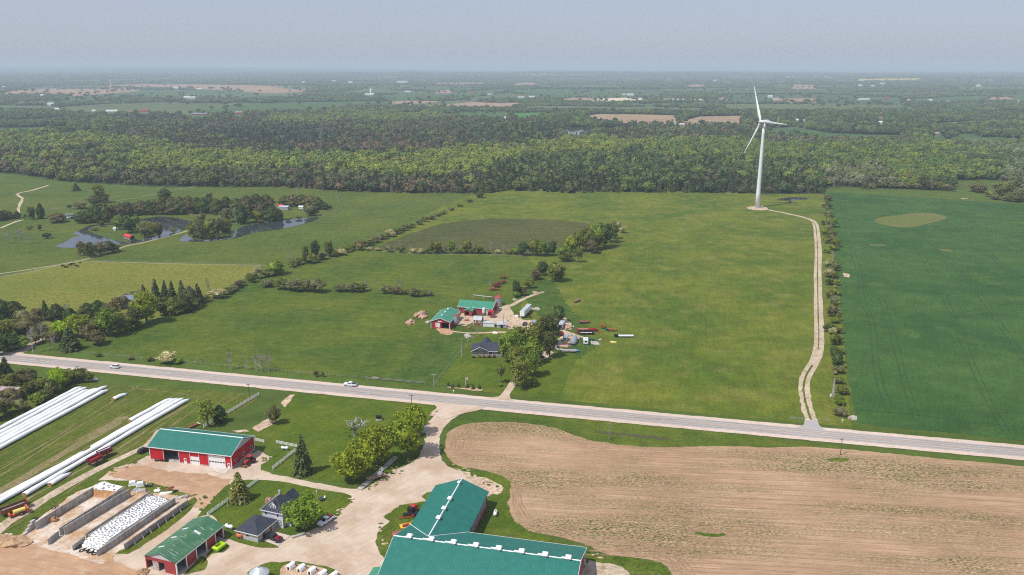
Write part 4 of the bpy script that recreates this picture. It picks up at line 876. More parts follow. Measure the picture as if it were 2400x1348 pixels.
# palette
BRIGHT, LEAFY, OLIVE, DARK, CEDAR, BROWN, GREY, PALE, LIME, PINK, SPR = (.125, .155, .012), (.085, .125, .018), (.085, .10, .022), (.038, .062, .018), (.055, .065, .022), (.084, .076, .038), (.095, .10, .055), (.22, .21, .13), (.16, .24, .014), (.30, .20, .22), (.046, .064, .030)
WORD = {BRIGHT: 'bright yellow-green', LEAFY: 'fresh green', OLIVE: 'olive-green', DARK: 'dark green', CEDAR: 'dark brownish-green', BROWN: 'brownish', GREY: 'grey-green', PALE: 'pale blossoming', LIME: 'bright lime-green', PINK: 'pinkish flowering', SPR: 'dark blue-green'}
KW = {'maple': 'broadleaf tree', 'round': 'round tree', 'bush': 'shrub', 'sparse': 'thin young tree', 'tall': 'tall tree', 'spruce': 'spruce', 'cedar': 'cedar', 'bare': 'bare-branched tree', 'snag': 'dead white tree'}
def row(items, place, group, sc=1.0, ox=0.0, oy=0.0):
    """items (kind, x, base y, top y, width, tint) in crop pixels; each label counts along the row from a named end"""
    seen = {}
    for kind, x, yb, yt, w_, tint in items:
        key = (kind, tint); seen[key] = seen.get(key, 0) + 1
    cnt = {}
    for kind, x, yb, yt, w_, tint in items:
        key = (kind, tint); cnt[key] = cnt.get(key, 0) + 1
        lab = WORD[tint] + ' ' + KW[kind] + ' ' + place if seen[key] == 1 else ordn(cnt[key]) + ' ' + WORD[tint] + ' ' + KW[kind] + ' ' + place
        tree(kind, ox + x / sc, oy + yb / sc, oy + yt / sc, w_ / sc, tint, lab, group)
# foreground
tree('maple', 828, 1126, 1044, 88, BRIGHT, 'round yellow-green maple nearest the farm lane, beside the flatbed trailer', 'maples beside the lane')
tree('maple', 884, 1090, 996, 84, BRIGHT, 'yellow-green maple in the middle of the row beside the lane', 'maples beside the lane')
tree('maple', 957, 1070, 960, 78, (.105, .14, .013), 'tallest yellow-green maple at the lane edge, beside the concrete strip', 'maples beside the lane')
tree('maple', 970, 1020, 950, 60, BRIGHT, 'yellow-green maple nearest the highway at the lane corner', 'maples beside the lane')
tree('round', 925, 1040, 985, 40, LEAFY, 'smaller green tree tucked behind the row of yellow-green maples', 'maples beside the lane')
tree('spruce', 711, 1110, 1017, 50, (.05, .07, .03), 'dark green spruce standing alone on the mown lawn beside the white fence')
tree('maple', 713, 1240, 1163, 84, (.078, .125, .014), 'large leafy green tree covering one side of the grey farmhouse')
tree('spruce', 562, 1174, 1106, 54, (.10, .105, .03), 'olive-brown pine beside the white fence and swing frame')
tree('sparse', 488, 999, 932, 56, (.13, .16, .03), 'thin yellow-green tree behind the red machine shed')
tree('cedar', 516, 990, 952, 26, DARK, 'small dark cedar at the end of the white fence behind the machine shed')
tree('round', 643, 994, 950, 34, (.085, .085, .035), 'brownish round tree beside the bare earth patch near the road')
tree('snag', 832, 1022, 948, 74, LEAFY, 'dead white tree with bare spreading limbs on the mown lawn')
tree('bush', 633, 1186, 1162, 18, PINK, 'pink lilac bush at the corner of the grey farmhouse'); tree('bush', 650, 1172, 1157, 13, PINK, 'small pink lilac bush behind the hip roof of the grey farmhouse')
tree('bush', 480, 1168, 1160, 10, OLIVE, 'low weedy shrub at the lawn edge by the dirt track')
# wood at the lower left edge
row([('spruce', 2, 900, 842, 34, SPR), ('spruce', 18, 895, 836, 34, SPR), ('round', 30, 915, 869, 40, OLIVE), ('bush', 52, 895, 864, 34, BROWN), ('bush', 74, 892, 862, 32, GREY), ('round', 76, 928, 893, 42, CEDAR), ('round', 98, 922, 882, 42, OLIVE),
     ('round', 120, 925, 890, 40, CEDAR), ('maple', 138, 915, 857, 36, LIME), ('round', 165, 897, 862, 42, OLIVE), ('round', 190, 895, 862, 36, CEDAR), ('bush', 208, 895, 868, 28, OLIVE), ('bush', 90, 948, 915, 38, LEAFY), ('bush', 50, 962, 932, 34, GREY),
     ('bush', 28, 940, 905, 44, BROWN), ('bush', 14, 972, 932, 40, BROWN), ('bush', -14, 985, 935, 50, CEDAR), ('bush', 110, 938, 905, 40, CEDAR), ('bush', 60, 905, 878, 40, BROWN), ('bush', 150, 905, 880, 30, OLIVE)],
    'in the wood left of the silage bags', 'trees in the lower left wood')
# roadside wood at the left
row([('maple', 6, 760, 698, 44, DARK), ('cedar', 34, 742, 708, 38, CEDAR), ('bush', 58, 760, 722, 46, GREY), ('round', 14, 800, 742, 52, OLIVE), ('spruce', 109, 750, 702, 22, SPR), ('bush', 88, 750, 716, 34, BROWN), ('round', 48, 782, 750, 52, BROWN),
     ('bush', 92, 790, 752, 36, BROWN), ('bush', 22, 822, 778, 56, DARK), ('bush', 52, 818, 786, 44, LEAFY), ('bush', 84, 806, 776, 34, BROWN), ('cedar', 135, 752, 714, 34, CEDAR), ('bare', 155, 742, 700, 30, GREY), ('cedar', 168, 762, 724, 30, DARK),
     ('maple', 150, 792, 750, 50, LIME), ('maple', 185, 790, 732, 52, BRIGHT), ('spruce', 166, 820, 766, 54, SPR), ('bush', 205, 796, 752, 40, BROWN), ('bush', 228, 808, 772, 46, BROWN), ('cedar', 206, 745, 712, 34, CEDAR), ('cedar', 232, 742, 706, 32, DARK),
     ('round', 225, 785, 740, 44, CEDAR), ('maple', 257, 788, 718, 54, LEAFY), ('cedar', 240, 775, 742, 34, DARK), ('bush', 262, 742, 702, 40, BROWN), ('round', 310, 770, 722, 56, CEDAR), ('round', 292, 778, 738, 44, OLIVE), ('bush', 284, 722, 688, 44, BROWN), ('bush', 310, 708, 680, 42, GREY),
     ('maple', 345, 758, 680, 62, BRIGHT), ('bush', 332, 702, 676, 34, BROWN), ('spruce', 338, 700, 666, 18, SPR), ('spruce', 367, 708, 653, 24, SPR), ('spruce', 389, 706, 656, 19, SPR), ('spruce', 406, 712, 657, 22, SPR), ('round', 385, 738, 695, 44, CEDAR), ('cedar', 405, 736, 698, 36, OLIVE),
     ('spruce', 430, 718, 656, 28, SPR), ('cedar', 428, 732, 690, 38, CEDAR), ('cedar', 447, 722, 672, 30, GREY), ('spruce', 466, 712, 664, 26, SPR), ('bush', 456, 724, 698, 30, OLIVE), ('bare', 78, 828, 750, 34, GREY), ('bare', 100, 800, 735, 30, GREY), ('bare', 124, 820, 780, 26, BROWN),
     ('bush', 128, 800, 770, 36, BROWN), ('bare', 490, 697, 645, 14, GREY), ('bush', 510, 699, 672, 38, PALE), ('bush', 481, 706, 688, 22, OLIVE), ('bush', 0, 832, 790, 40, DARK), ('round', 70, 770, 736, 40, BROWN)],
    'in the roadside wood at the far left', 'trees in the roadside wood')
# belt round the ponds
row([('spruce', 270, 95, 28, 58, SPR), ('tall', 460, 190, 30, 110, OLIVE), ('round', 420, 212, 130, 110, CEDAR), ('round', 500, 192, 110, 80, BROWN), ('bush', 300, 236, 172, 110, BROWN), ('bush', 215, 240, 195, 34, CEDAR), ('cedar', 125, 348, 270, 100, BROWN), ('bush', 35, 476, 424, 62, DARK),
     ('cedar', 330, 352, 258, 100, DARK), ('cedar', 392, 350, 236, 90, CEDAR), ('cedar', 440, 348, 216, 100, DARK), ('cedar', 510, 342, 206, 100, CEDAR), ('round', 560, 335, 200, 90, BROWN), ('cedar', 620, 305, 196, 100, BROWN), ('cedar', 690, 295, 186, 96, CEDAR), ('cedar', 745, 290, 196, 84, BROWN),
     ('cedar', 800, 285, 176, 96, BROWN), ('cedar', 860, 285, 176, 84, DARK), ('round', 910, 282, 160, 96, OLIVE), ('cedar', 980, 280, 146, 100, CEDAR), ('cedar', 1040, 282, 152, 96, BROWN), ('cedar', 1110, 280, 146, 100, CEDAR), ('cedar', 1180, 276, 140, 100, BROWN), ('cedar', 1245, 274, 150, 92, CEDAR),
     ('cedar', 1300, 275, 150, 84, DARK), ('tall', 1350, 262, 96, 66, GREY), ('cedar', 1400, 280, 160, 90, CEDAR), ('cedar', 1480, 265, 146, 100, DARK), ('cedar', 1560, 265, 156, 100, CEDAR), ('cedar', 1640, 265, 134, 110, BROWN), ('cedar', 1720, 252, 124, 110, CEDAR), ('cedar', 1800, 240, 128, 110, BROWN),
     ('round', 1490, 345, 214, 110, GREY), ('bare', 1560, 362, 190, 90, GREY), ('cedar', 1600, 360, 200, 80, DARK), ('round', 1640, 352, 190, 100, GREY), ('maple', 1705, 345, 252, 90, BRIGHT), ('cedar', 1760, 325, 190, 100, BROWN), ('cedar', 1840, 335, 222, 110, DARK), ('cedar', 1890, 330, 236, 74, CEDAR),
     ('cedar', 1950, 214, 136, 92, CEDAR), ('cedar', 2010, 214, 126, 100, BROWN), ('cedar', 2085, 214, 126, 110, CEDAR), ('cedar', 2155, 222, 130, 110, BROWN), ('cedar', 2210, 240, 146, 86, CEDAR), ('round', 2150, 296, 196, 104, GREY), ('bush', 2190, 292, 225, 70, OLIVE), ('cedar', 2270, 244, 190, 54, DARK), ('bush', 2312, 240, 206, 34, DARK),
     ('bush', 1975, 330, 295, 60, OLIVE), ('bush', 2060, 320, 285, 60, OLIVE), ('bush', 1750, 350, 320, 60, BROWN), ('bare', 1370, 285, 170, 40, GREY), ('cedar', 980, 152, 78, 84, DARK), ('bare', 2050, 110, 55, 40, GREY), ('bare', 2385, 180, 100, 50, GREY)],
    'in the tree belt around the ponds', 'trees in the belt around the ponds', 3.4286, 100, 420)
row([('maple', 620, 405, 285, 104, LEAFY), ('round', 690, 432, 288, 120, DARK), ('maple', 745, 405, 285, 90, LEAFY), ('round', 820, 470, 335, 110, GREY), ('round', 872, 472, 348, 110, OLIVE), ('round', 932, 462, 325, 74, BROWN), ('round', 480, 382, 332, 50, BROWN), ('bush', 415, 415, 378, 62, GREY), ('bush', 1050, 428, 390, 70, GREY)],
    'on the pond island by the red bridge', 'trees on the pond island', 3.4286, 100, 420)
row([('round', 1225, 470, 330, 110, OLIVE), ('round', 1285, 480, 298, 120, GREY), ('round', 1350, 482, 300, 130, OLIVE), ('round', 1412, 480, 305, 130, GREY), ('round', 1475, 470, 315, 110, OLIVE), ('round', 1280, 345, 266, 74, BROWN), ('bush', 1245, 360, 310, 50, DARK)],
    'on the round island in the long pond', 'trees on the round island', 3.4286, 100, 420)
row([('round', 330, 612, 496, 100, BROWN), ('round', 395, 626, 506, 110, CEDAR), ('round', 465, 606, 502, 110, BROWN), ('round', 530, 596, 496, 100, CEDAR), ('round', 590, 584, 516, 84, BROWN)],
    'in the dark thicket between the pond and the cattle', 'trees in the thicket by the cattle', 3.4286, 100, 420)
row([('cedar', 60, 646, 525, 120, CEDAR), ('cedar', 10, 660, 540, 110, DARK), ('cedar', 130, 640, 540, 90, CEDAR), ('cedar', 232, 628, 535, 70, CEDAR), ('round', 430, 642, 450, 110, CEDAR), ('cedar', 545, 635, 440, 80, DARK), ('cedar', 770, 672, 555, 130, BROWN), ('bush', 620, 892, 808, 96, DARK), ('bare', 600, 812, 650, 60, GREY),
     ('bush', 525, 790, 705, 60, DARK), ('bare', 150, 900, 715, 110, GREY), ('bare', 250, 920, 700, 120, GREY), ('bare', 100, 960, 800, 90, GREY), ('bare', 380, 960, 830, 100, GREY), ('bush', 390, 775, 720, 80, OLIVE), ('bare', 320, 880, 760, 90, GREY), ('bush', 330, 640, 545, 50, OLIVE)],
    'on the far left pasture beyond the cattle', 'scattered trees on the far left pasture', 5.617, 0, 400)
# hedgerow along the left boundary, counted from the roadside wood outwards
row([('bush', 8, 486, 440, 66, GREY), ('bush', 60, 452, 405, 52, OLIVE), ('bush', 112, 442, 362, 62, PALE), ('round', 220, 418, 328, 124, LEAFY), ('bush', 165, 430, 380, 60, OLIVE), ('bare', 318, 385, 270, 24, GREY), ('bush', 348, 362, 310, 44, OLIVE), ('tall', 402, 352, 232, 50, OLIVE), ('bush', 432, 350, 278, 84, OLIVE), ('tall', 460, 335, 203, 60, DARK),
     ('bush', 500, 325, 285, 60, GREY), ('tall', 540, 312, 205, 62, OLIVE), ('bush', 568, 312, 268, 56, OLIVE), ('bush', 614, 302, 258, 56, PALE), ('bush', 652, 284, 236, 56, OLIVE), ('round', 720, 272, 218, 74, BROWN), ('bush', 778, 246, 200, 60, OLIVE), ('bush', 822, 226, 178, 60, GREY), ('bush', 862, 206, 162, 54, OLIVE),
     ('bush', 910, 192, 142, 62, PALE), ('bush', 950, 172, 128, 60, LEAFY), ('bush', 990, 154, 112, 54, BROWN), ('bush', 1032, 136, 102, 50, OLIVE), ('bush', 1076, 118, 78, 54, GREY), ('bush', 1110, 102, 64, 46, OLIVE), ('bush', 1150, 88, 60, 52, BROWN), ('bush', 1192, 68, 46, 40, GREY), ('bush', 1212, 58, 40, 34, OLIVE), ('bare', 785, 240, 150, 20, GREY), ('bare', 842, 215, 110, 24, GREY)],
    'in the left boundary hedgerow, counting outwards', 'shrubs and trees in the left boundary hedgerow', 2.553, 560, 480)
row([('bush', 532, 690, 672, 26, OLIVE), ('bush', 548, 683, 664, 24, GREY), ('bush', 556, 676, 658, 24, BROWN), ('bush', 590, 662, 640, 26, OLIVE), ('bush', 632, 648, 630, 24, GREY), ('bush', 684, 626, 604, 22, OLIVE), ('bush', 700, 620, 600, 22, BROWN), ('bush', 716, 614, 594, 24, LEAFY), ('bush', 776, 600, 584, 20, OLIVE), ('bush', 790, 596, 580, 20, GREY), ('bush', 826, 586, 570, 22, OLIVE), ('bush', 852, 578, 562, 20, LEAFY), ('bush', 872, 570, 556, 20, OLIVE), ('bush', 890, 562, 548, 20, GREY), ('bush', 908, 556, 542, 18, OLIVE), ('bush', 925, 549, 535, 18, BROWN), ('bush', 941, 542, 529, 18, OLIVE), ('bush', 957, 535, 522, 18, LEAFY), ('bush', 1040, 501, 492, 16, OLIVE), ('bush', 1058, 493, 484, 16, GREY), ('bush', 1078, 484, 475, 16, OLIVE), ('bush', 1100, 474, 465, 16, BROWN), ('round', 1125, 464, 448, 22, CEDAR)],
    'filling the left boundary hedgerow, counting outwards', 'shrubs and trees in the left boundary hedgerow')
row([('bush', 175, 490, 434, 92, GREY), ('bush', 255, 503, 432, 96, OLIVE), ('bush', 300, 508, 445, 80, GREY), ('bush', 345, 518, 428, 100, GREY), ('bush', 400, 516, 438, 84, OLIVE), ('bush', 462, 522, 428, 120, GREY), ('bush', 605, 518, 464, 84, GREY), ('bush', 648, 520, 478, 60, OLIVE), ('bush', 690, 522, 458, 80, GREY), ('bush', 735, 520, 462, 74, OLIVE), ('bare', 752, 512, 430, 60, GREY),
     ('bush', 880, 532, 470, 70, GREY), ('bush', 945, 537, 484, 64, BROWN), ('bare', 965, 522, 412, 44, GREY), ('bush', 995, 535, 500, 50, OLIVE), ('bush', 1046, 548, 493, 74, GREY), ('bush', 1098, 546, 510, 70, OLIVE), ('bush', 1142, 546, 508, 40, GREY)],
    'in the broken shrub row across the meadow, counting rightwards', 'shrubs in the broken row across the meadow', 2.553, 560, 480)
row([('bush', 780, 274, 246, 34, PALE), ('bush', 832, 276, 252, 40, PALE), ('bush', 898, 284, 234, 54, GREY), ('bush', 970, 288, 234, 60, OLIVE), ('bare', 1030, 285, 215, 30, GREY), ('bush', 1045, 290, 252, 50, PALE), ('bush', 1090, 292, 256, 54, PALE), ('bush', 1132, 292, 248, 52, OLIVE), ('round', 1178, 292, 210, 74, OLIVE), ('bush', 1220, 292, 240, 50, GREY), ('tall', 1275, 293, 204, 56, LEAFY),
     ('bush', 1322, 292, 254, 60, OLIVE), ('round', 1362, 288, 204, 64, OLIVE), ('bush', 1400, 290, 250, 54, GREY), ('round', 1435, 292, 232, 64, OLIVE), ('bush', 1480, 292, 258, 50, OLIVE), ('bare', 1508, 272, 203, 40, GREY), ('bush', 1550, 292, 262, 34, PALE), ('bare', 1582, 292, 218, 36, GREY), ('bush', 1615, 296, 262, 54, OLIVE), ('bush', 1660, 298, 250, 54, LEAFY),
     ('maple', 1702, 304, 216, 70, DARK), ('maple', 1765, 304, 196, 84, OLIVE), ('maple', 1808, 306, 208, 84, LEAFY), ('maple', 1852, 306, 224, 66, DARK), ('tall', 1880, 306, 208, 46, DARK)],
    'in the cross hedge behind the meadow, counting rightwards', 'trees in the cross hedge', 2.553, 560, 480)
row([('maple', 1935, 335, 240, 84, LEAFY), ('bush', 1965, 340, 262, 70, OLIVE), ('sparse', 2032, 344, 256, 70, OLIVE), ('maple', 1990, 285, 184, 84, BRIGHT), ('maple', 2035, 280, 148, 96, OLIVE), ('maple', 2080, 280, 128, 100, OLIVE), ('bush', 2112, 292, 190, 70, BROWN), ('maple', 2145, 268, 110, 100, LEAFY), ('maple', 2185, 256, 108, 100, DARK), ('maple', 2225, 226, 103, 84, OLIVE),
     ('round', 2245, 206, 94, 60, GREY), ('bush', 2272, 135, 92, 40, PALE), ('bush', 2297, 168, 128, 52, PALE), ('maple', 2060, 250, 150, 80, DARK), ('maple', 2110, 215, 120, 80, BRIGHT)],
    'in the tall clump at the end of the cross hedge', 'trees in the tall clump', 2.553, 560, 480)
row([('round', 1782, 448, 386, 74, BROWN), ('maple', 1818, 425, 335, 70, DARK), ('bare', 1832, 410, 310, 50, GREY), ('round', 1898, 458, 332, 112, OLIVE), ('bush', 1735, 500, 432, 70, OLIVE), ('tall', 1660, 548, 440, 60, DARK), ('bush', 1658, 555, 510, 44, LEAFY), ('bush', 1695, 542, 480, 56, BROWN)],
    'in the group of trees behind the red barns', 'trees behind the red barns', 2.553, 560, 480)
# hedgerow between the turbine track and the wheat, counted from the wood towards the road
row([('bush', 330, 60, 20, 40, OLIVE), ('bush', 325, 110, 70, 36, GREY), ('maple', 348, 202, 130, 64, OLIVE), ('maple', 385, 246, 165, 70, LEAFY), ('bare', 352, 262, 205, 40, GREY), ('bush', 312, 300, 252, 52, LEAFY), ('round', 372, 332, 258, 84, OLIVE), ('bush', 325, 372, 300, 66, OLIVE), ('round', 402, 402, 325, 84, OLIVE), ('bush', 330, 450, 396, 62, LEAFY), ('bare', 376, 505, 420, 54, GREY),
     ('bush', 345, 556, 494, 80, PALE), ('bush', 395, 590, 506, 80, GREY), ('bush', 345, 642, 560, 84, PALE), ('bush', 385, 650, 580, 60, OLIVE), ('bush', 355, 700, 636, 70, DARK), ('bush', 385, 752, 690, 66, OLIVE), ('bush', 350, 806, 740, 70, OLIVE), ('bare', 376, 860, 786, 50, GREY), ('round', 370, 952, 858, 84, BROWN), ('bush', 418, 984, 905, 54, OLIVE), ('bush', 345, 1072, 990, 84, DARK),
     ('bush', 376, 1092, 1030, 74, PALE), ('round', 388, 1176, 1072, 84, OLIVE), ('round', 398, 1322, 1190, 90, DARK), ('round', 408, 1352, 1260, 70, CEDAR), ('round', 380, 1260, 1180, 60, DARK), ('bush', 300, 225, 190, 40, DARK), ('bush', 395, 700, 640, 50, BROWN), ('bush', 400, 870, 820, 40, OLIVE)],
    'in the hedgerow beside the wheat, counting towards the road', 'shrubs and trees in the hedgerow beside the wheat', 3.37, 1840, 460)
tree('round', 1961, 866, 824, 24, DARK, 'dark shrubby tree at the road end of the wheat hedgerow'); tree('bush', 1957, 879, 867, 11, PALE, 'small pale shrub near the road end of the wheat hedgerow'); tree('bush', 1966, 946, 933, 12, OLIVE, 'lone shrub beside the leaning panel near the highway')
# trees round the farmhouse
row([('maple', 1198, 850, 765, 62, LEAFY), ('maple', 1222, 838, 762, 62, OLIVE), ('maple', 1240, 850, 790, 66, LEAFY), ('round', 1222, 908, 838, 56, OLIVE), ('maple', 1248, 882, 820, 44, LEAFY), ('maple', 1256, 820, 752, 50, OLIVE), ('maple', 1281, 810, 734, 62, CEDAR), ('tall', 1288, 838, 770, 40, CEDAR), ('maple', 1212, 870, 808, 44, OLIVE), ('round', 1309, 756, 716, 32, DARK), ('bush', 1203, 872, 850, 22, LEAFY), ('bush', 1250, 905, 882, 26, OLIVE)],
    'among the big trees beside the farmhouse drive', 'big trees beside the farmhouse drive')
tree('sparse', 1174, 898, 852, 30, OLIVE, 'small ornamental tree on the front lawn beside the driveway'); tree('bush', 1173, 905, 898, 14, LEAFY, 'low mounded shrub in front of the ornamental lawn tree')
tree('bare', 1120, 788, 752, 14, BROWN, 'small reddish tree with thin branches behind the farmhouse lawn')
for k, (x, yb, yt) in enumerate([(1051, 905.5, 895), (1061, 908.5, 899), (1074, 907.5, 896), (1096, 909, 899), (1109, 912, 901), (1124, 911.5, 901)]):
    tree('spruce', x, yb, yt, 8, SPR, ordn(k + 1) + ' little spruce in the mulched bed by the highway, counting rightwards', 'little spruces in the front bed', name='small_spruce')
sheet('mulch_bed', [(1048, 906), (1065, 909), (1095, 910), (1101, 908), (1132, 912), (1128, 917), (1108, 917), (1095, 914), (1070, 911), (1048, 909)], .12, 'dirt', smooth=1, step=.8, amp=.2)
row([('bare', 540, 866, 808, 26, BROWN), ('bare', 601, 870, 820, 22, GREY), ('bare', 614, 872, 812, 30, GREY), ('bare', 630, 872, 816, 26, GREY), ('bush', 392, 850, 821, 44, PALE), ('bare', 579, 868, 832, 16, GREY), ('bush', 741, 883, 864, 13, BROWN), ('bush', 757, 884, 870, 9, GREY), ('bush', 350, 846, 832, 18, OLIVE), ('bush', 420, 852, 840, 20, LEAFY), ('bare', 460, 856, 838, 14, GREY), ('bush', 230, 836, 824, 16, OLIVE), ('bush', 305, 843, 832, 16, GREY)],
    'along the highway edge of the big meadow', 'scrub along the highway edge')
row([('bush', 745, 270, 190, 70, BROWN), ('bush', 810, 265, 195, 80, GREY), ('bush', 880, 255, 190, 70, CEDAR), ('bush', 950, 255, 180, 80, OLIVE), ('bush', 1020, 260, 180, 90, GREY), ('bush', 1095, 262, 180, 90, GREY), ('bush', 1170, 265, 185, 90, OLIVE), ('bush', 1250, 270, 190, 90, GREY), ('round', 1330, 275, 120, 110, CEDAR), ('bush', 1400, 278, 195, 100, GREY), ('bush', 1475, 280, 185, 100, OLIVE), ('bush', 1550, 286, 200, 90, GREY), ('bush', 1610, 292, 220, 60, BROWN)],
    'in the scrub row at the far edge of the wheat', 'scrub at the far edge of the wheat', 4.213, 1850, 380)
row([('round', 1850, 300, 198, 170, BROWN), ('round', 1910, 310, 225, 90, CEDAR), ('round', 2060, 340, 175, 150, GREY), ('round', 2130, 350, 165, 170, OLIVE), ('bush', 1990, 345, 270, 110, OLIVE), ('bare', 2100, 340, 190, 120, GREY), ('bush', 2030, 370, 310, 110, GREY), ('bush', 2150, 385, 310, 120, OLIVE), ('bush', 2240, 395, 300, 130, CEDAR), ('round', 2290, 380, 230, 150, GREY), ('round', 2400, 400, 240, 170, OLIVE), ('bush', 2350, 400, 320, 120, BROWN)],
    'in the thicket at the top right of the wheat', 'trees in the thicket beyond the wheat', 4.213, 1850, 380)
row([('round', 1939, 470, 457, 21, BROWN), ('bush', 1938, 488, 475, 22, DARK), ('bush', 1941, 507, 492, 22, GREY), ('bush', 1943, 526, 508, 22, GREY), ('bush', 1941, 546, 529, 23, BROWN), ('round', 1948, 566, 550, 23, GREY), ('bush', 1954, 586, 573, 23, OLIVE), ('bush', 1957, 627, 609, 24, LEAFY), ('bush', 1952, 648, 631, 24, BROWN), ('bush', 1956, 669, 652, 25, OLIVE), ('bush', 1958, 691, 674, 25, OLIVE), ('round', 1955, 713, 694, 25, GREY), ('bush', 1957, 735, 715, 26, GREY), ('bush', 1957, 757, 740, 26, LEAFY), ('round', 1964, 780, 762, 27, OLIVE), ('bush', 1961, 803, 785, 27, DARK), ('bush', 1966, 827, 810, 27, OLIVE), ('bush', 1963, 851, 834, 28, GREY), ('bush', 1964, 875, 853, 28, GREY), ('bush', 1965, 899, 881, 28, OLIVE), ('bush', 1973, 924, 902, 29, OLIVE), ('bush', 1967, 949, 927, 29, LEAFY), ('bush', 1968, 975, 952, 30, GREY)],
    'filling the hedgerow beside the wheat, counting towards the road', 'shrubs and trees in the hedgerow beside the wheat')
# ------------------------------------------------------------------ buildings
def rot2(a, x, y): return Vector((math.cos(a) * x - math.sin(a) * y, math.sin(a) * x + math.cos(a) * y))
def local(root, wp):
    d = Vector((wp[0], wp[1])) - root.location.to_2d(); return rot2(-root.rotation_euler.z, d.x, d.y)
def wall_run(mb, axis, at, t, a0, a1, z0, z1, ops):
    """a wall slab along axis ('x' or 'y') at offset `at`, thickness t, with rectangular openings (a, b, z0, z1)"""
    def bx(p, q, u, v):
        if q - p < .02 or v - u < .02: return
        if axis == 'x': mb.box(p, q, at, at + t, u, v)
        else: mb.box(at, at + t, p, q, u, v)
    c = a0
    for p, q, u, v in sorted(ops):
        bx(c, p, z0, z1); bx(p, q, z0, u); bx(p, q, v, z1); c = q
    bx(c, a1, z0, z1)
def slab(mb, poly, th=.14):
    """a roof plane: polygon of 3-D points given a thickness downwards"""
    n = len(poly); mb.add(list(poly) + [(x, y, z - th) for x, y, z in poly], [tuple(range(n)), tuple(range(n, 2 * n))[::-1]] + [(i, n + i, n + (i + 1) % n, (i + 1) % n) for i in range(n)])
def gable(name, label, cat, O, ang, L, W, eave, ridge, wall, roof, oh=.5, front=(), back=(), left=(), right=(), gab=None, trim='white_paint', base=None, ridge_cap=None, group=None):
    """barn with its ridge along local x. O: ground position of the eave corner nearest local (0,0)"""
    t = thing(name, label, cat, (O[0], O[1], 0), ang, group)
    mb = MB(); x0, x1, y0, y1 = oh, L - oh, oh, W - oh; th = .22
    sl = (ridge - eave) / (W / 2); he = eave + sl * oh - .16
    wall_run(mb, 'x', y0, th, x0, x1, 0, he, front); wall_run(mb, 'x', y1 - th, th, x0, x1, 0, he, back)
    wall_run(mb, 'y', x0, th, y0 + th, y1 - th, 0, he, left); wall_run(mb, 'y', x1 - th, th, y0 + th, y1 - th, 0, he, right)
    g = mb if gab is None else MB()
    hr = ridge - .16
    for xa, xb in ((x0 + .003, x0 + th), (x1 - th, x1 - .003)): g.prism([(y0 + .01, he), (y1 - .01, he), (W / 2, hr)], 'x', xa, xb)
    if gab: g.build('gable_panel', gab, t)
    mb.build('wall', wall, t)
    r = MB(); slab(r, [(0, 0, eave), (L, 0, eave), (L, W / 2, ridge), (0, W / 2, ridge)]); slab(r, [(0, W / 2, ridge), (L, W / 2, ridge), (L, W, eave), (0, W, eave)]); r.build('roof', roof, t)
    if trim:
        f = MB(); f.box(-.02, L + .02, -.09, -.003, eave - .22, eave + .02); f.box(-.02, L + .02, W + .003, W + .09, eave - .22, eave + .02)
        for xx in (-.07, L + .003):
            for ya, yb in ((0, W / 2), (W, W / 2)): f.hexa([(xx, ya, eave - .2), (xx + .067, ya, eave - .2), (xx + .067, yb, ridge - .2), (xx, yb, ridge - .2)], [(xx, ya, eave + .03), (xx + .067, ya, eave + .03), (xx + .067, yb, ridge + .03), (xx, yb, ridge + .03)])
        for cx in (x0, x1):
            for cy in (y0, y1): f.box(cx - .11, cx + .11, cy - .11, cy + .11, 0, he - .02)
        f.build('trim', trim, t)
    if ridge_cap: MB().prism([(W / 2 - .22, ridge - .06), (W / 2, ridge + .08), (W / 2 + .22, ridge - .06)], 'x', 0, L).build('ridge_cap', ridge_cap, t)
    if base:
        b = MB()
        for a, h in ((y0 - .03, front), (y1 - .0, back)): wall_run(b, 'x', a, .03, x0, x1, 0, .5, [(p, q, -1, 9) for p, q, u, v in h if u < .5])
        for a, h in ((x0 - .03, left), (x1, right)): wall_run(b, 'y', a, .03, y0, y1, 0, .7, [(p, q, -1, 9) for p, q, u, v in h if u < .5])
        b.build('foundation', base, t)
    return t
def panel(t, name, side, a, b, z0, z1, off, mat, W=0, L=0, th=.06, oh=.5, **kw):
    """door or window leaf set in a wall; side front/back/left/right"""
    m = MB()
    if side == 'front': m.box(a, b, oh + off, oh + off + th, z0, z1)
    if side == 'back': m.box(a, b, W - oh - off - th, W - oh - off, z0, z1)
    if side == 'left': m.box(oh + off, oh + off + th, a, b, z0, z1)
    if side == 'right': m.box(L - oh - off - th, L - oh - off, a, b, z0, z1)
    return m.build(name, mat, t if not kw.get('parent') else kw['parent'])
def window(t, side, a, b, z0, z1, W=0, L=0, oh=.5, off=-.05, frame='white_paint'):
    w_ = panel(t, 'window', side, a, b, z0, z1, off, frame, W, L, .08, oh)
    panel(t, 'pane', side, a + .12, b - .12, z0 + .12, z1 - .12, off - .012, 'glass', W, L, .02, oh, parent=w_); return w_
def floor(t, L, W, mat='concrete', inset=.7, z=.25):
    MB().box(inset, L - inset, inset, W - inset, .0, z).build('floor', mat, t)
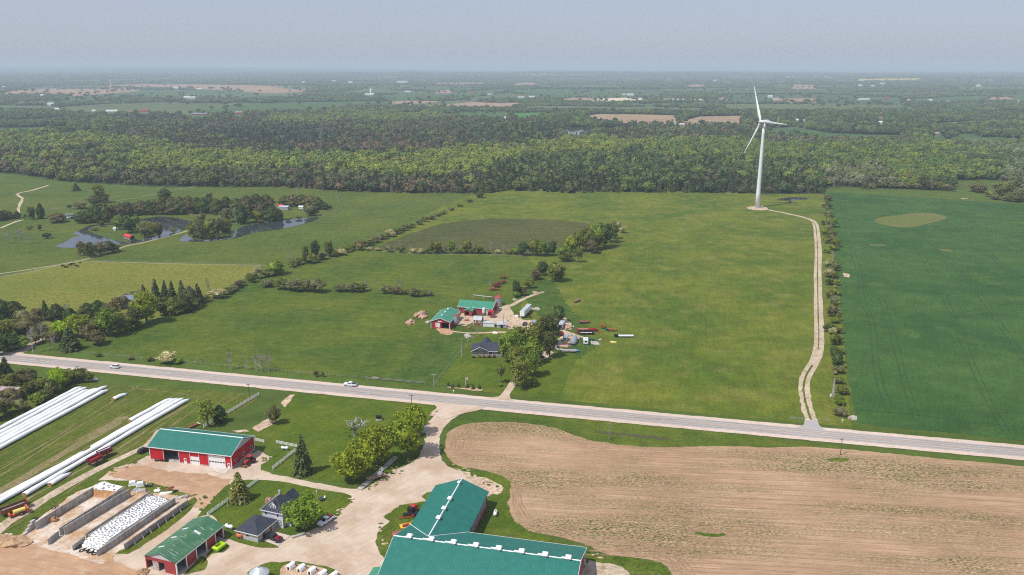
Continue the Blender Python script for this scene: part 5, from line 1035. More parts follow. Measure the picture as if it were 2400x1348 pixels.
# red machine shed
EA, EB = P(344, 1047, 5.2), P(542, 1069.5, 5.2); SA_ = math.atan2(EB.y - EA.y, EB.x - EA.x); SL, SW = 32.4, 15.7
fr = [(5.9, 11.8, -.1, 4.4), (13.6, 14.6, -.1, 2.2), (16.2, 19.6, -.1, 3.2), (23.3, 29.5, -.1, 4.4), (30.3, 31.3, -.1, 2.2)]
shed = gable('machine_shed', 'red machine shed with teal metal roof, open bay and white overhead doors', 'shed', EA, SA_, SL, SW, 5.2, 8.35, 'red_siding', 'teal_roof', front=fr, gab='soffit', base='concrete', ridge_cap='white_steel')
floor(shed, SL, SW)
for (a, b_, h, n) in ((16.2, 19.6, 3.2, 4), (23.3, 29.5, 4.4, 6)):
    d = panel(shed, 'overhead_door', 'front', a, b_, .02, h - .01, .06, 'white_paint')
    g = MB()
    for k in range(n): x0 = a + .15 + (b_ - a - .1) * k / n; g.box(x0, x0 + (b_ - a) / n - .25, .53, .555, h * .42, h * .42 + .42)
    g.build('door_pane', 'glass', d)
for a, b_ in ((13.6, 14.6), (30.3, 31.3)):
    d = panel(shed, 'door', 'front', a, b_, .02, 2.19, .03, 'white_paint'); MB().box(a + .3, a + .75, .49, .52, 1.1, 1.9).build('door_pane', 'glass', d)
for y in (2.6, 7.4, 12.4): window(shed, 'right', y, y + 1.5, 1.5, 2.6, SW, SL)
tr_ = MB()
for a in (5.8, 11.8, 16.1, 19.6, 23.2, 29.5): tr_.box(a - .02, a + .12, .43, .5, 0, 4.6)
tr_.build('door_frame', 'white_paint', shed)
MB().box(23.2, 29.7, -2.6, .4, .05, .20).build('door_slab', 'concrete_pad', shed)
# big L-shaped barn at the bottom of the picture
BO = Vector((-29.2, 202.6)) - rot2(A0, 0, 25.4); BL, BW, BE_, BR_, AR_, AW = 51.0, 25.4, 5.0, 9.5, 8.4, 17.4
barn = gable('dairy_barn', 'large L-shaped barn with bright teal roof and white ridge vents at the bottom edge', 'barn', BO, A0, BL, BW, BE_, BR_, 'faded_red', 'teal_roof', gab='soffit', trim='white_paint', ridge_cap='white_steel', right=[(4, 8, -.1, 4)], base='concrete')
aL = 22.9; m_ = MB()
wall_run(m_, 'y', .5, .22, BW - .5, BW + aL - .5, 0, 4.85, []); wall_run(m_, 'y', AW - .72, .22, BW - .5, BW + aL - .5, 0, 4.85, [(BW + 2 + k * 3.4, BW + 4.6 + k * 3.4, 1.2, 3.6) for k in range(6)])
wall_run(m_, 'x', BW + aL - .72, .22, .72, AW - .72, 0, 4.85, [(6, 11, -.1, 4.2)]); m_.prism([(.5, 4.85), (AW - .5, 4.85), (AW / 2, AR_ - .2)], 'y', BW + aL - .72, BW + aL - .5); m_.build('arm_wall', 'faded_red', barn)
MB().box(AW - .62, AW - .52, BW + 2, BW + aL - 2, 1.2, 3.6).build('curtain', 'grey_cover', barn)
yv = BW / 2 + (BR_ - AR_) / (BR_ - BE_) * BW / 2; ye = BW + aL
metal_roof('teal_roof_arm', (.015, .138, .110), 0, c2=(.020, .158, .126), rough=.55)
for n_ in MATS['teal_roof_arm'].node_tree.nodes:
    if n_.type == 'TEX_WAVE': n_.bands_direction = 'Y'
up = .03
def slopez(y): return BR_ - (y - BW / 2) * (BR_ - BE_) / (BW / 2)
r = MB(); slab(r, [(0, BW, BE_ + up), (AW / 2, yv, AR_ + up), (AW / 2, ye, AR_ + up), (0, ye, BE_ + up)][::-1]); slab(r, [(AW, BW, BE_ + up), (AW, ye, BE_ + up), (AW / 2, ye, AR_ + up), (AW / 2, yv, AR_ + up)][::-1]); r.build('arm_roof', 'teal_roof_arm', barn)
v_ = MB()
for xe in (0, AW): v_.tube((xe, BW, BE_ + .08), (AW / 2, yv, AR_ + .08), .08, .08, 5)
v_.prism([(AW / 2 - .18, AR_ - .0), (AW / 2, AR_ + .1), (AW / 2 + .18, AR_ - .0)], 'y', yv, ye); v_.build('valley_flashing', 'white_steel', barn)
def vent(x, y, z, s=1.5):
    m = MB(); m.box(x - s * .36, x + s * .36, y - s * .36, y + s * .36, z - .25, z + .55)
    m.hexa([(x - s * .62, y - s * .66, z + .5), (x + s * .62, y - s * .66, z + .5), (x + s * .62, y + s * .66, z + .5), (x - s * .62, y + s * .66, z + .5)], [(x - s * .5, y - s * .5, z + .78), (x + s * .5, y - s * .5, z + .78), (x + s * .5, y + s * .5, z + .78), (x - s * .5, y + s * .5, z + .78)])
    m.build('roof_vent', 'white_steel', barn)
for px_, py_ in ((957, 1259), (1009, 1265), (1061, 1272), (1113, 1280), (1167, 1287), (1221, 1294), (1276, 1302), (1331, 1309)):
    q = local(barn, P(px_, py_, 10.1)); vent(q.x, BW / 2, BR_, 1.35)
for px_, py_ in ((1057.5, 1167), (1045, 1190), (1032, 1212)): q = local(barn, P(px_, py_, 9.0)); vent(AW / 2, q.y, AR_, 1.15)
q = local(barn, P(1082, 1130, 9)); vent(AW / 2, q.y, AR_, .8)
for k in range(7): x = 8.2 + k * 6.3; MB().box(x, x + 1.6, BW / 2 - .3, BW / 2 + .3, BR_ + .0, BR_ + .24).build('ridge_flap', 'white_steel', barn)
an = MB(); q = local(barn, P(876, 1331, 4.2)); an.prism([(q.y - 6, 0), (q.y + .6, 0), (q.y + .6, 3.4), (q.y - 6, 3.4)], 'x', -2.8, .4); an.build('annex_wall', 'faded_red', barn)
r = MB(); slab(r, [(-3.4, q.y - 6.3, 3.6), (.2, q.y - 6.3, 4.6), (.2, q.y + 1, 4.6), (-3.4, q.y + 1, 3.6)]); r.build('annex_roof', 'green_roof', barn)
# weathered open shed
OC = P(412, 1321, 4.0); OA = R(70.9)
osh = thing('open_shed', 'old open-sided shed with weathered green roof patched with pale streaks', 'shed', (OC.x, OC.y, 0), OA)
OL, OW, OE, OR_ = 19.7, 10.9, 3.9, 5.9
m_ = MB(); wall_run(m_, 'x', .25, .15, .3, OL - .3, 0, 3.75, [(.5, 4.0, -.1, 3.5), (8.0, 12.1, -.1, 3.5), (15.9, 19.3, -.1, 3.5)]); m_.build('wall', 'old_red_siding', osh)
m_ = MB(); wall_run(m_, 'x', OW - .4, .15, .3, OL - .3, 0, 3.75, []); m_.build('back_wall', 'old_red_siding', osh)
m_ = MB(); wall_run(m_, 'y', .3, .15, .4, OW - .4, 0, 3.9, [(4.3, 6.2, -.1, 2.9), (8.3, 10.3, -.1, 2.9)]); m_.build('front_wall', 'old_red_siding', osh)
MB().box(.26, .298, 6.3, 8.2, .0, 2.9).build('board_panel', 'old_concrete', osh); wm = MB(); wall_run(wm, 'y', OL - .45, .15, .4, OW - .4, 0, 3.9, []); wm.build('end_wall', 'old_red_siding', osh)
g = MB()
for xa in (.34, OL - .42): g.prism([(.5, 3.9), (OW - .5, 3.9), (OW / 2, OR_ - .2)], 'x', xa, xa + .1)
g.build('gable_panel', 'soffit', osh)
r = MB(); slab(r, [(0, 0, OE), (OL, 0, OE), (OL, OW / 2, OR_), (0, OW / 2, OR_)], .12); slab(r, [(0, OW / 2, OR_), (OL, OW / 2, OR_), (OL, OW, OE), (0, OW, OE)], .12); r.build('roof', 'weathered_roof', osh)
pm = MB()
for x in (.35, 4.1, 8.0, 12.1, 15.9, 19.3): pm.box(x - .14, x + .14, .16, .42, 0, 3.7)
pm.build('post', 'white_paint', osh)
fm = MB(); fm.box(-.01, OL + .01, -.1, -.005, OE - .2, OE + .02); fm.box(-.1, -.01, 0, OW / 2, OE - .1, OE + .1)
fm = MB(); fm.box(0, OL, -.1, -.005, OE - .22, OE + .01); fm.build('fascia', 'soffit', osh)
sk = MB()
def on_roof(x, y): return OE + (OR_ - OE) * (1 - abs(y - OW / 2) / (OW / 2)) + .03
for x, y, l, w_ in ((3.6, 8.2, .7, 2.0), (8.4, 8.2, .7, 2.0), (13.0, 8.2, .7, 2.0), (12.2, 3.4, .8, 2.0)):
    sk.hexa([(x, y - w_ / 2, on_roof(x, y - w_ / 2)), (x + l, y - w_ / 2, on_roof(x, y - w_ / 2)), (x + l, y + w_ / 2, on_roof(x, y + w_ / 2)), (x, y + w_ / 2, on_roof(x, y + w_ / 2))], [(x, y - w_ / 2, on_roof(x, y - w_ / 2) + .03), (x + l, y - w_ / 2, on_roof(x, y - w_ / 2) + .03), (x + l, y + w_ / 2, on_roof(x, y + w_ / 2) + .03), (x, y + w_ / 2, on_roof(x, y + w_ / 2) + .03)])
sk.build('skylight', 'skylight', osh)
MB().box(.6, OL - .6, .5, OW - .5, 0, .2).build('floor', 'old_concrete', osh)
def hip(mb, x0, x1, y0, y1, ze, zr, along='x', oh=.5, inset=None):
    x0 -= oh; x1 += oh; y0 -= oh; y1 += oh; cx, cy = (x0 + x1) / 2, (y0 + y1) / 2; i = inset if inset is not None else min(x1 - x0, y1 - y0) / 2
    if along == 'x': a, b_ = (x0 + i, cy, zr), (x1 - i, cy, zr)
    else: a, b_ = (cx, y0 + i, zr), (cx, y1 - i, zr)
    c = [(x0, y0, ze), (x1, y0, ze), (x1, y1, ze), (x0, y1, ze)]
    if along == 'x': slab(mb, [c[0], c[1], b_, a]); slab(mb, [c[2], c[3], a, b_]); slab(mb, [c[3], c[0], a]); slab(mb, [c[1], c[2], b_])
    else: slab(mb, [c[0], c[1], a]); slab(mb, [c[1], c[2], b_, a]); slab(mb, [c[2], c[3], b_]); slab(mb, [c[3], c[0], a, b_])
# grey farmhouse and its garage
hc = P(609, 1194, 5.3); hA = R(-19.5)
hs = thing('farmhouse', 'pale two-storey farmhouse with dark hip roof, white dormer and black-and-white quilt block', 'house', (*(hc.to_2d() + rot2(hA, .5, .5)), 0), hA)
HW, HD = 6.9, 7.4
m_ = MB(); wall_run(m_, 'x', 0, .2, 0, HW, 0, 5.3, [(.8, 1.6, 3.6, 4.7), (4.9, 5.7, 3.6, 4.7)]); wall_run(m_, 'x', HD - .2, .2, 0, HW, 0, 5.3, []); wall_run(m_, 'y', 0, .2, .2, HD - .2, 0, 5.3, [(2.5, 3.4, 3.4, 4.7)]); wall_run(m_, 'y', HW - .2, .2, .2, HD - .2, 0, 5.3, [(1.2, 2.1, 3.4, 4.7), (4.4, 5.3, 3.4, 4.7), (3, 4, .1, 2.2)])
m_.build('wall', 'pale_siding', hs)
r = MB(); hip(r, 0, HW, 0, HD, 5.25, 8.5, 'y', .5, 3.3); r.build('roof', 'shingle', hs)
m_ = MB(); m_.box(1.6, 5.2, HD, HD + 3.2, 0, 5.0); m_.build('rear_wing', 'pale_siding', hs)
r = MB(); slab(r, [(1.2, HD - 1.5, 5.0), (3.4, HD - 1.5, 7.2), (3.4, HD + 3.6, 7.2), (1.2, HD + 3.6, 5.0)]); slab(r, [(3.4, HD - 1.5, 7.2), (5.6, HD - 1.5, 5.0), (5.6, HD + 3.6, 5.0), (3.4, HD + 3.6, 7.2)]); r.build('rear_roof', 'shingle', hs)
dm = MB(); dm.prism([(2.6, 5.9), (4.5, 5.9), (4.5, 6.9), (3.55, 7.8), (2.6, 6.9)], 'y', .35, 2.4); dd = dm.build('dormer', 'white_paint', hs)
dr = MB(); slab(dr, [(2.3, .15, 6.75), (3.55, .15, 7.98), (3.55, 2.8, 7.98), (2.3, 2.8, 6.75)][::-1], .1); slab(dr, [(3.55, .15, 7.98), (4.8, .15, 6.75), (4.8, 2.8, 6.75), (3.55, 2.8, 7.98)][::-1], .1); dr.build('dormer_roof', 'shingle', dd)
dw = MB()
for x in (2.85, 3.4, 3.95): dw.box(x, x + .3, .33, .349, 6.15, 7.0)
dw.build('dormer_pane', 'glass', dd); df = MB(); df.tube((2.2, .2, 6.7), (3.55, .2, 8.0), .09, .09, 5); df.tube((3.55, .2, 8.0), (4.9, .2, 6.7), .09, .09, 5); df.build('dormer_trim', 'white_paint', dd)
for a in (.8, 4.9): w_ = MB().box(a, a + .8, -.03, .05, 3.6, 4.7).build('window', 'white_paint', hs); MB().box(a + .1, a + .7, -.045, -.031, 3.7, 4.6).build('pane', 'glass', w_)
for a in (1.2, 4.4): w_ = MB().box(HW - .05, HW + .03, a, a + .9, 3.4, 4.7).build('window', 'white_paint', hs); MB().box(HW + .031, HW + .045, a + .1, a + .8, 3.5, 4.6).build('pane', 'glass', w_)
tr_ = MB(); tr_.box(-.5, HW + .5, -.56, -.505, 5.05, 5.28); tr_.box(HW + .505, HW + .56, -.5, HD + .5, 5.05, 5.28); tr_.box(-.56, -.505, -.5, HD + .5, 5.05, 5.28)
for x in (0, HW): tr_.box(x - .08, x + .08, -.06, .0, 0, 5.1)
tr_.build('trim', 'white_paint', hs)
MB().box(2.6, 3.2, 4.6, 5.2, 7.3, 9.4).build('chimney', 'concrete', hs)
qb = MB(); qb.box(5.0, 6.3, -.10, -.04, 1.0, 2.6); qq = qb.build('quilt_block', 'dark', hs)
qw = MB()
for a, c, d, e in ((5.15, 6.15, 2.25, 2.45), (5.15, 6.15, 1.15, 1.35), (5.15, 5.35, 1.35, 2.25), (5.95, 6.15, 1.35, 2.25), (5.5, 5.8, 1.65, 1.95)): qw.box(a, c, -.12, -.101, d, e)
qw.build('quilt_pattern', 'white_paint', qq)
MB().box(7.0, 8.6, 1.5, 5.8, 0, 2.4).build('porch', 'pale_siding', hs); r = MB(); slab(r, [(6.9, 1.2, 3.1), (8.9, 1.2, 2.5), (8.9, 6.1, 2.5), (6.9, 6.1, 3.1)]); r.build('porch_roof', 'shingle', hs)
gc = P(550, 1242.6, 2.7)
ga = thing('garage', 'low grey garage with dark hipped roof in front of the pale farmhouse', 'garage', (*(gc.to_2d() + rot2(R(-21), .4, .4)), 0), R(-21))
m_ = MB(); wall_run(m_, 'x', 0, .2, 0, 7.3, 0, 2.65, [(3.2, 4.2, 1.3, 1.9)]); wall_run(m_, 'y', 7.1, .2, .2, 8.2, 0, 2.65, [(2.2, 3.1, .1, 2.1), (5.4, 6.3, .1, 2.1)]); wall_run(m_, 'y', 0, .2, .2, 8.2, 0, 2.65, []); wall_run(m_, 'x', 8.2, .2, 0, 7.3, 0, 2.65, []); m_.build('wall', 'garage_siding', ga)
MB().box(3.2, 4.2, .05, .09, 1.3, 1.9).build('window', 'glass', ga)
for y in (2.2, 5.4): MB().box(7.2, 7.26, y, y + .9, .1, 2.1).build('door', 'rust', ga)
r = MB(); hip(r, 0, 7.3, 0, 8.4, 2.7, 4.6, 'y', .45); r.build('roof', 'shingle', ga)
tr_ = MB(); tr_.box(-.45, 7.75, -.52, -.46, 2.5, 2.72); tr_.box(7.76, 7.82, -.45, 8.85, 2.5, 2.72); tr_.build('gutter', 'white_paint', ga)
# red barns of the north farm
c1 = P(1008.6, 752.8, 3.9); c2 = P(1055.3, 755.7, 3.9); a1 = math.atan2(c2.y - c1.y, c2.x - c1.x)
NB = thing('red_barn', 'red gable-fronted barn with green roof, open doorway and white quilt square', 'barn', (c2.x, c2.y, 0), a1 + math.pi / 2)
n1 = gable('x', 'x', 'x', (0, 0), 0, 20, 10.9, 3.9, 5.9, 'old_red_siding', 'green_roof', oh=.4, left=[(1.0, 4.9, -.1, 3.3)], trim='white_paint')
for ch in list(n1.children): ch.parent = NB
bpy.data.objects.remove(n1)
qs = MB(); qs.box(.30, .38, 5.0, 8.8, .1, 3.5); sd_ = qs.build('sliding_door', 'red_siding', NB)
qw = MB(); qw.box(.26, .295, 5.7, 8.1, .7, 3.1); qp = qw.build('quilt_square', 'white_paint', sd_)
qd = MB()
for a, z in ((6.0, 1.0), (7.55, 1.0), (6.0, 2.55), (7.55, 2.55), (6.78, 1.25), (6.78, 2.3), (6.2, 1.78), (7.35, 1.78)): qd.box(.235, .255, a, a + .26, z, z + .26)
qd.build('quilt_dots', 'dark', sd_)
for x in (4, 10, 15.6): MB().lathe([(.35, 5.7), (.35, 6.3), (.5, 6.35), (.1, 6.7)], x, 5.45, 10).build('roof_vent', 'white_steel', NB)
d1 = MB(); d1.box(.2, .26, 4.6, 6.8, 3.75, 4.2); d1.build('name_board', 'white_paint', NB)
b1 = P(1071.7, 718.6, 3.7); b2 = P(1154, 724.6, 3.7); a2 = math.atan2(b2.y - b1.y, b2.x - b1.x)
LB = gable('long_barn', 'long low red barn with green roof and a gabled entry porch', 'barn', b1, a2, 20.3, 13.0, 3.7, 6.0, 'old_red_siding', 'green_roof', oh=.4, front=[(6.2, 8.3, -.1, 2.6)], right=[(2.2, 5.0, -.1, 3.0), (7.2, 9.6, -.1, 3.0)], trim='white_paint')
m_ = MB(); wall_run(m_, 'y', 5.4, .15, -4.4, .5, 0, 2.9, []); wall_run(m_, 'y', 9.6, .15, -4.4, .5, 0, 2.9, []); wall_run(m_, 'x', -4.4, .15, 5.4, 9.75, 0, 2.9, [(5.9, 8.1, -.1, 2.6)]); m_.prism([(5.4, 2.9), (9.75, 2.9), (7.57, 3.7)], 'y', -4.4, -4.2); m_.build('porch_wall', 'old_red_siding', LB)
r = MB(); slab(r, [(5.0, -4.8, 2.95), (5.0, .9, 2.95), (7.57, .9, 3.95), (7.57, -4.8, 3.95)][::-1]); slab(r, [(7.57, -4.8, 3.95), (7.57, .9, 3.95), (10.1, .9, 2.95), (10.1, -4.8, 2.95)][::-1]); r.build('porch_roof', 'green_roof', LB)
def bin_(name, label, px, py, r_, h, rh, mat, roofm, legs=0.0, cone=0.0):
    b = P(px, py); t = thing(name, label, 'grain bin' if not legs else 'feed bin', (b.x, b.y, 0))
    z0 = legs
    MB().lathe([(r_, z0 + cone), (r_ * 1.006, z0 + cone + h * .33), (r_, z0 + cone + h * .34), (r_ * 1.006, z0 + cone + h * .66), (r_, z0 + cone + h * .67), (r_, z0 + cone + h)], 0, 0, 28).build('shell', mat, t)
    MB().lathe([(r_ * 1.06, z0 + cone + h), (r_ * .55, z0 + cone + h + rh * .55), (.3, z0 + cone + h + rh), (.28, z0 + cone + h + rh + .25)], 0, 0, 24).build('roof', roofm, t)
    rb = MB()
    for k in range(24): a = k * math.tau / 24; rb.tube((math.cos(a) * r_ * 1.05, math.sin(a) * r_ * 1.05, z0 + cone + h + .05), (math.cos(a) * .3, math.sin(a) * .3, z0 + cone + h + rh + .05), .05, .05, 4)
    rb.build('roof_rib', 'white_steel' if roofm == 'galvanised' else roofm, t)
    if legs:
        MB().lathe([(.25, z0), (r_, z0 + cone)], 0, 0, 20).build('hopper', mat, t)
        for k in range(4): a = k * math.tau / 4 + .5; MB().tube((math.cos(a) * r_, math.sin(a) * r_, 0), (math.cos(a) * r_, math.sin(a) * r_, z0 + cone), .08, .08, 5).build('leg', 'galvanised', t)
    else: MB().lathe([(r_ + .25, 0), (r_ + .25, .2)], 0, 0, 24).build('pad', 'concrete', t)
    return t
bin_('grain_bin', 'grey steel grain bin with faded red cone roof beside the long red barn', 1168, 715, 2.1, 4.6, 1.6, 'galvanised', 'faded_red')
bin_('feed_bin', 'steel feed bin on legs standing against the red barn front', 1070, 764, 1.25, 3.4, .8, 'galvanised', 'faded_red', .9, 1.3)
bin_('feed_bin', 'small white feed bin beside the long red barn', 1134, 739, .85, 2.0, .8, 'white_steel', 'white_steel', .8, .9)
bin_('grain_bin', 'corrugated steel bin with ribbed cone roof at the bottom edge near the calf hutches', 609, 1362, 2.5, 2.6, 1.5, 'galvanised', 'galvanised')
def small_shed(name, label, px, py, ang, L, W, e, rg, wall, roof, **k):
    p = P(px, py); return gable(name, label, k.pop('cat', 'shed'), p, ang, L, W, e, rg, wall, roof, oh=.15, **k)
s_ = small_shed('milk_house', 'tiny red shed with green roof and a white ring on its front', 1139, 742, a2, 3.2, 2.6, 2.6, 3.5, 'red_siding', 'green_roof')
MB().lathe([(.55, 0), (.55, .05), (.3, .05), (.3, 0)], 0, 0, 16).build('ring_mark', 'white_paint', s_); s_.children[-1].rotation_euler = (math.pi / 2, 0, 0); s_.children[-1].location = (1.6, .12, 1.4)
s_ = small_shed('old_shed', 'rust-brown wooden shed with grey gable roof in the middle of the farmyard', 1109, 763, R(-10), 4.4, 5.2, 3.2, 4.7, 'rust', 'metal_shed')
rg = MB()
for x in (1.2, 3.2): rg.box(x - .35, x + .35, .09, .12, 1.6, 2.4)
rg.build('window_board', 'white_paint', s_)
s_ = small_shed('white_shed', 'long pale curved-roof container beside the rust-brown shed', 1131, 766, R(-8), 6.3, 3.0, 2.2, 2.9, 'white_steel', 'metal_shed', trim=None)
s_ = small_shed('small_shed', 'small grey shed with dark doorway near the end of the farmyard', 1166, 770, R(6), 4.6, 3.6, 2.2, 3.4, 'metal_shed', 'metal_shed', front=[(1.6, 2.9, -.1, 2)], trim='white_paint')
# bungalow
fc = P(1107, 836.5); fa = R(2)
fh = thing('bungalow', 'beige bungalow with dark blue roof, front gable and white railed porch', 'house', (fc.x, fc.y, 0), fa)
m_ = MB(); wall_run(m_, 'x', 0, .2, 0, 7.3, 0, 2.8, [(1.5, 2.6, .9, 2.3), (4.8, 5.9, .9, 2.3)]); wall_run(m_, 'y', 0, .2, .2, 10, 0, 2.8, []); wall_run(m_, 'x', 1.8, .2, 7.3, 16, 0, 2.8, [(8, 9.4, .8, 2.2), (10.2, 11.1, .1, 2.1), (12, 13.4, .8, 2.2)]); wall_run(m_, 'x', 10, .2, 0, 16, 0, 2.8, []); wall_run(m_, 'y', 15.8, .2, 2, 10, 0, 2.8, []); wall_run(m_, 'y', 7.1, .2, .2, 1.8, 0, 2.8, [])
m_.prism([(.2, 2.8), (7.1, 2.8), (3.65, 4.5)], 'y', .02, .2); m_.build('wall', 'cream_siding', fh)
r = MB(); hip(r, 0, 16, 0, 10, 2.85, 5.6, 'x', .5); r.build('roof', 'shingle', fh)
r = MB(); slab(r, [(-.5, -.5, 2.83), (-.5, 5.2, 2.83), (3.65, 5.2, 5.05), (3.65, -.5, 5.05)][::-1]); slab(r, [(3.65, -.5, 5.05), (3.65, 5.2, 5.05), (7.8, 5.2, 2.83), (7.8, -.5, 2.83)][::-1]); r.build('gable_roof', 'shingle', fh)
r = MB(); slab(r, [(5, 8, 2.9), (10.5, 8, 2.9), (10.5, 13, 2.9), (5, 13, 2.9)], .2)
r = MB(); r.prism([(4.2, 2.9), (9.6, 2.9), (6.9, 5.4)], 'y', 7, 13.5); r.build('rear_roof', 'shingle', fh); MB().box(4.7, 9.1, 10.2, 13.0, 0, 2.88).build('rear_wing', 'cream_siding', fh)
tm = MB(); tm.tube((-.5, -.55, 2.8), (3.65, -.55, 5.02), .1, .1, 5); tm.tube((3.65, -.55, 5.02), (7.8, -.55, 2.8), .1, .1, 5); tm.box(7.8, 16.5, -.6, -.52, 2.6, 2.85); tm.build('trim', 'white_paint', fh)
for a in (1.5, 4.8): w_ = MB().box(a, a + 1.1, -.05, .1, .9, 2.3).build('window', 'white_paint', fh); MB().box(a + .12, a + .5, -.07, -.051, 1.0, 2.2).build('pane', 'glass', w_); MB().box(a + .6, a + .98, -.07, -.051, 1.0, 2.2).build('pane', 'glass', w_)
for a, b_ in ((8, 9.4), (12, 13.4)): MB().box(a, b_, 1.85, 1.9, .8, 2.2).build('window', 'glass', fh)
MB().box(10.2, 11.1, 1.85, 1.9, .1, 2.1).build('door', 'white_paint', fh)
pr = MB(); pr.box(7.4, 15.9, -.2, -.12, .95, 1.05); pr.box(7.4, 15.9, -.2, -.12, .35, .45)
for k in range(24): pr.box(7.5 + k * .36, 7.56 + k * .36, -.19, -.13, .45, .95)
pr.build('porch_railing', 'white_paint', fh)
for x in (7.5, 9.6, 11.7, 13.8, 15.8): MB().box(x - .09, x + .09, -.3, -.21, .3, 2.62).build('porch_post', 'white_paint', fh)
MB().box(7.3, 16, -.3, 1.8, 0, .3).build('porch_floor', 'wood', fh)
for k, (x, tt) in enumerate(((1110, BROWN), (1124, LEAFY), (1134, (.16, .05, .04)), (1146, DARK), (1158, (.12, .05, .04)))):
    WORD.setdefault(tt, 'reddish'); tree('bush', x, 839, 832, 9, tt, ['brownish', 'bright green', 'round reddish', 'dark green', 'low reddish-brown'][k] + ' shrub in the bed along the front of the bungalow', 'shrubs along the bungalow front')
# houses half hidden in the woods at the left
p = P(278, 724); t_ = gable('wood_house', 'grey-blue metal roof among the trees of the roadside wood', 'house', p, R(20), 12, 8, 3, 6.5, 'cream_siding', 'blue_roof')
p = P(-30, 938); t_ = gable('wood_house', 'grey shingled roof cut off by the left edge above the silage bags', 'house', p, R(-10), 12, 9, 2.6, 4.4, 'cream_siding', 'old_roof')
# wind turbine
tb = P(1774.5, 487); wt = thing('wind_turbine', 'tall white three-bladed wind turbine standing in the far meadow', 'wind turbine', (tb.x, tb.y, 0))
MB().lathe([(2.25, 0), (2.05, 14), (1.85, 30), (1.6, 50), (1.35, 70), (1.2, 80.4)], 0, 0, 32).build('tower', 'white_steel', wt, smooth=False)
for p_ in wt.children[0].data.polygons: p_.use_smooth = True
ps = R(-70); ax = Vector((math.cos(ps), math.sin(ps), 0)); nr = Vector((math.sin(ps), -math.cos(ps), 0))   # nr: towards the rotor side
hubc = nr * 4.0 + Vector((0, 0, 82)); bk = -nr
nm = MB(); T_ = Matrix(((bk.x, -ax.x, 0, hubc.x), (bk.y, -ax.y, 0, hubc.y), (0, 0, 1, hubc.z), (0, 0, 0, 1)))
nm.T = T_; nm.hexa([(.9, -1.3, -1.5), (9.6, -1.2, -1.2), (9.6, 1.2, -1.2), (.9, 1.3, -1.5)], [(.9, -1.25, 1.5), (9.6, -1.1, 1.5), (9.6, 1.1, 1.5), (.9, 1.25, 1.5)]); nm.build('nacelle', 'white_steel', wt, bevel=.35)
hb = MB(); hb.T = T_; vs_ = []
for k in range(6): hb.tube((-2.0 + k * .5, 0, 0), (-1.5 + k * .5, 0, 0), [.3, .8, 1.15, 1.35, 1.45, 1.45][k], [.8, 1.15, 1.35, 1.45, 1.45, 1.4][k], 16, k in (0, 5))
hb.build('hub', 'white_steel', wt, smooth=True)
for deg in (120, 0, 240):
    t = R(deg); dr_ = ax * math.cos(t) + Vector((0, 0, 1)) * math.sin(t) - nr * (math.sin(t) * math.sin(R(5))); dr_.normalize()
    side = nr.cross(dr_).normalized(); bl = MB(); st = [(0.8, .95, .9), (3, .95, .8), (7.5, 1.55, .34), (14, 1.2, .24), (22, .85, .17), (30, .55, .11), (36, .28, .06), (37.6, .05, .03)]
    vs_ = []; fs_ = []; n = 12
    for s_i, (rr_, ch, tk) in enumerate(st):
        tw = R(14 * (1 - rr_ / 38)) + R(6); c_ = hubc + dr_ * rr_
        u_ = side * math.cos(tw) + nr * math.sin(tw); v2 = nr * math.cos(tw) - side * math.sin(tw); off = (ch - .95) * .5 if rr_ > 3 else 0
        for i in range(n):
            a = math.tau * i / n; x_ = math.cos(a) * ch; y_ = math.sin(a) * tk * (1 if math.cos(a) < 0 else (1 - .75 * math.cos(a))) if rr_ > 4 else math.sin(a) * tk
            vs_.append(c_ + u_ * (x_ + off) + v2 * y_)
        if s_i: fs_ += [((s_i - 1) * n + i, (s_i - 1) * n + (i + 1) % n, s_i * n + (i + 1) % n, s_i * n + i) for i in range(n)]
    bl.add(vs_, fs_ + [tuple(range(n))[::-1], tuple(range(len(vs_) - n, len(vs_)))]); bl.build('blade', 'white_steel', wt, smooth=True)
MB().box(-.6, .6, -2.35, -1.9, .3, 2.6).build('door', 'galvanised', wt); MB().lathe([(3.2, 0), (3.2, .35)], 0, 0, 24).build('foundation', 'concrete', wt)
p_ = P(1786, 488); tf = thing('transformer_box', 'small grey transformer box at the foot of the turbine', 'transformer', (p_.x, p_.y, 0)); MB().box(-1, 1, -.8, .8, 0, 1.7).build('cabinet', 'galvanised', tf, bevel=.05)
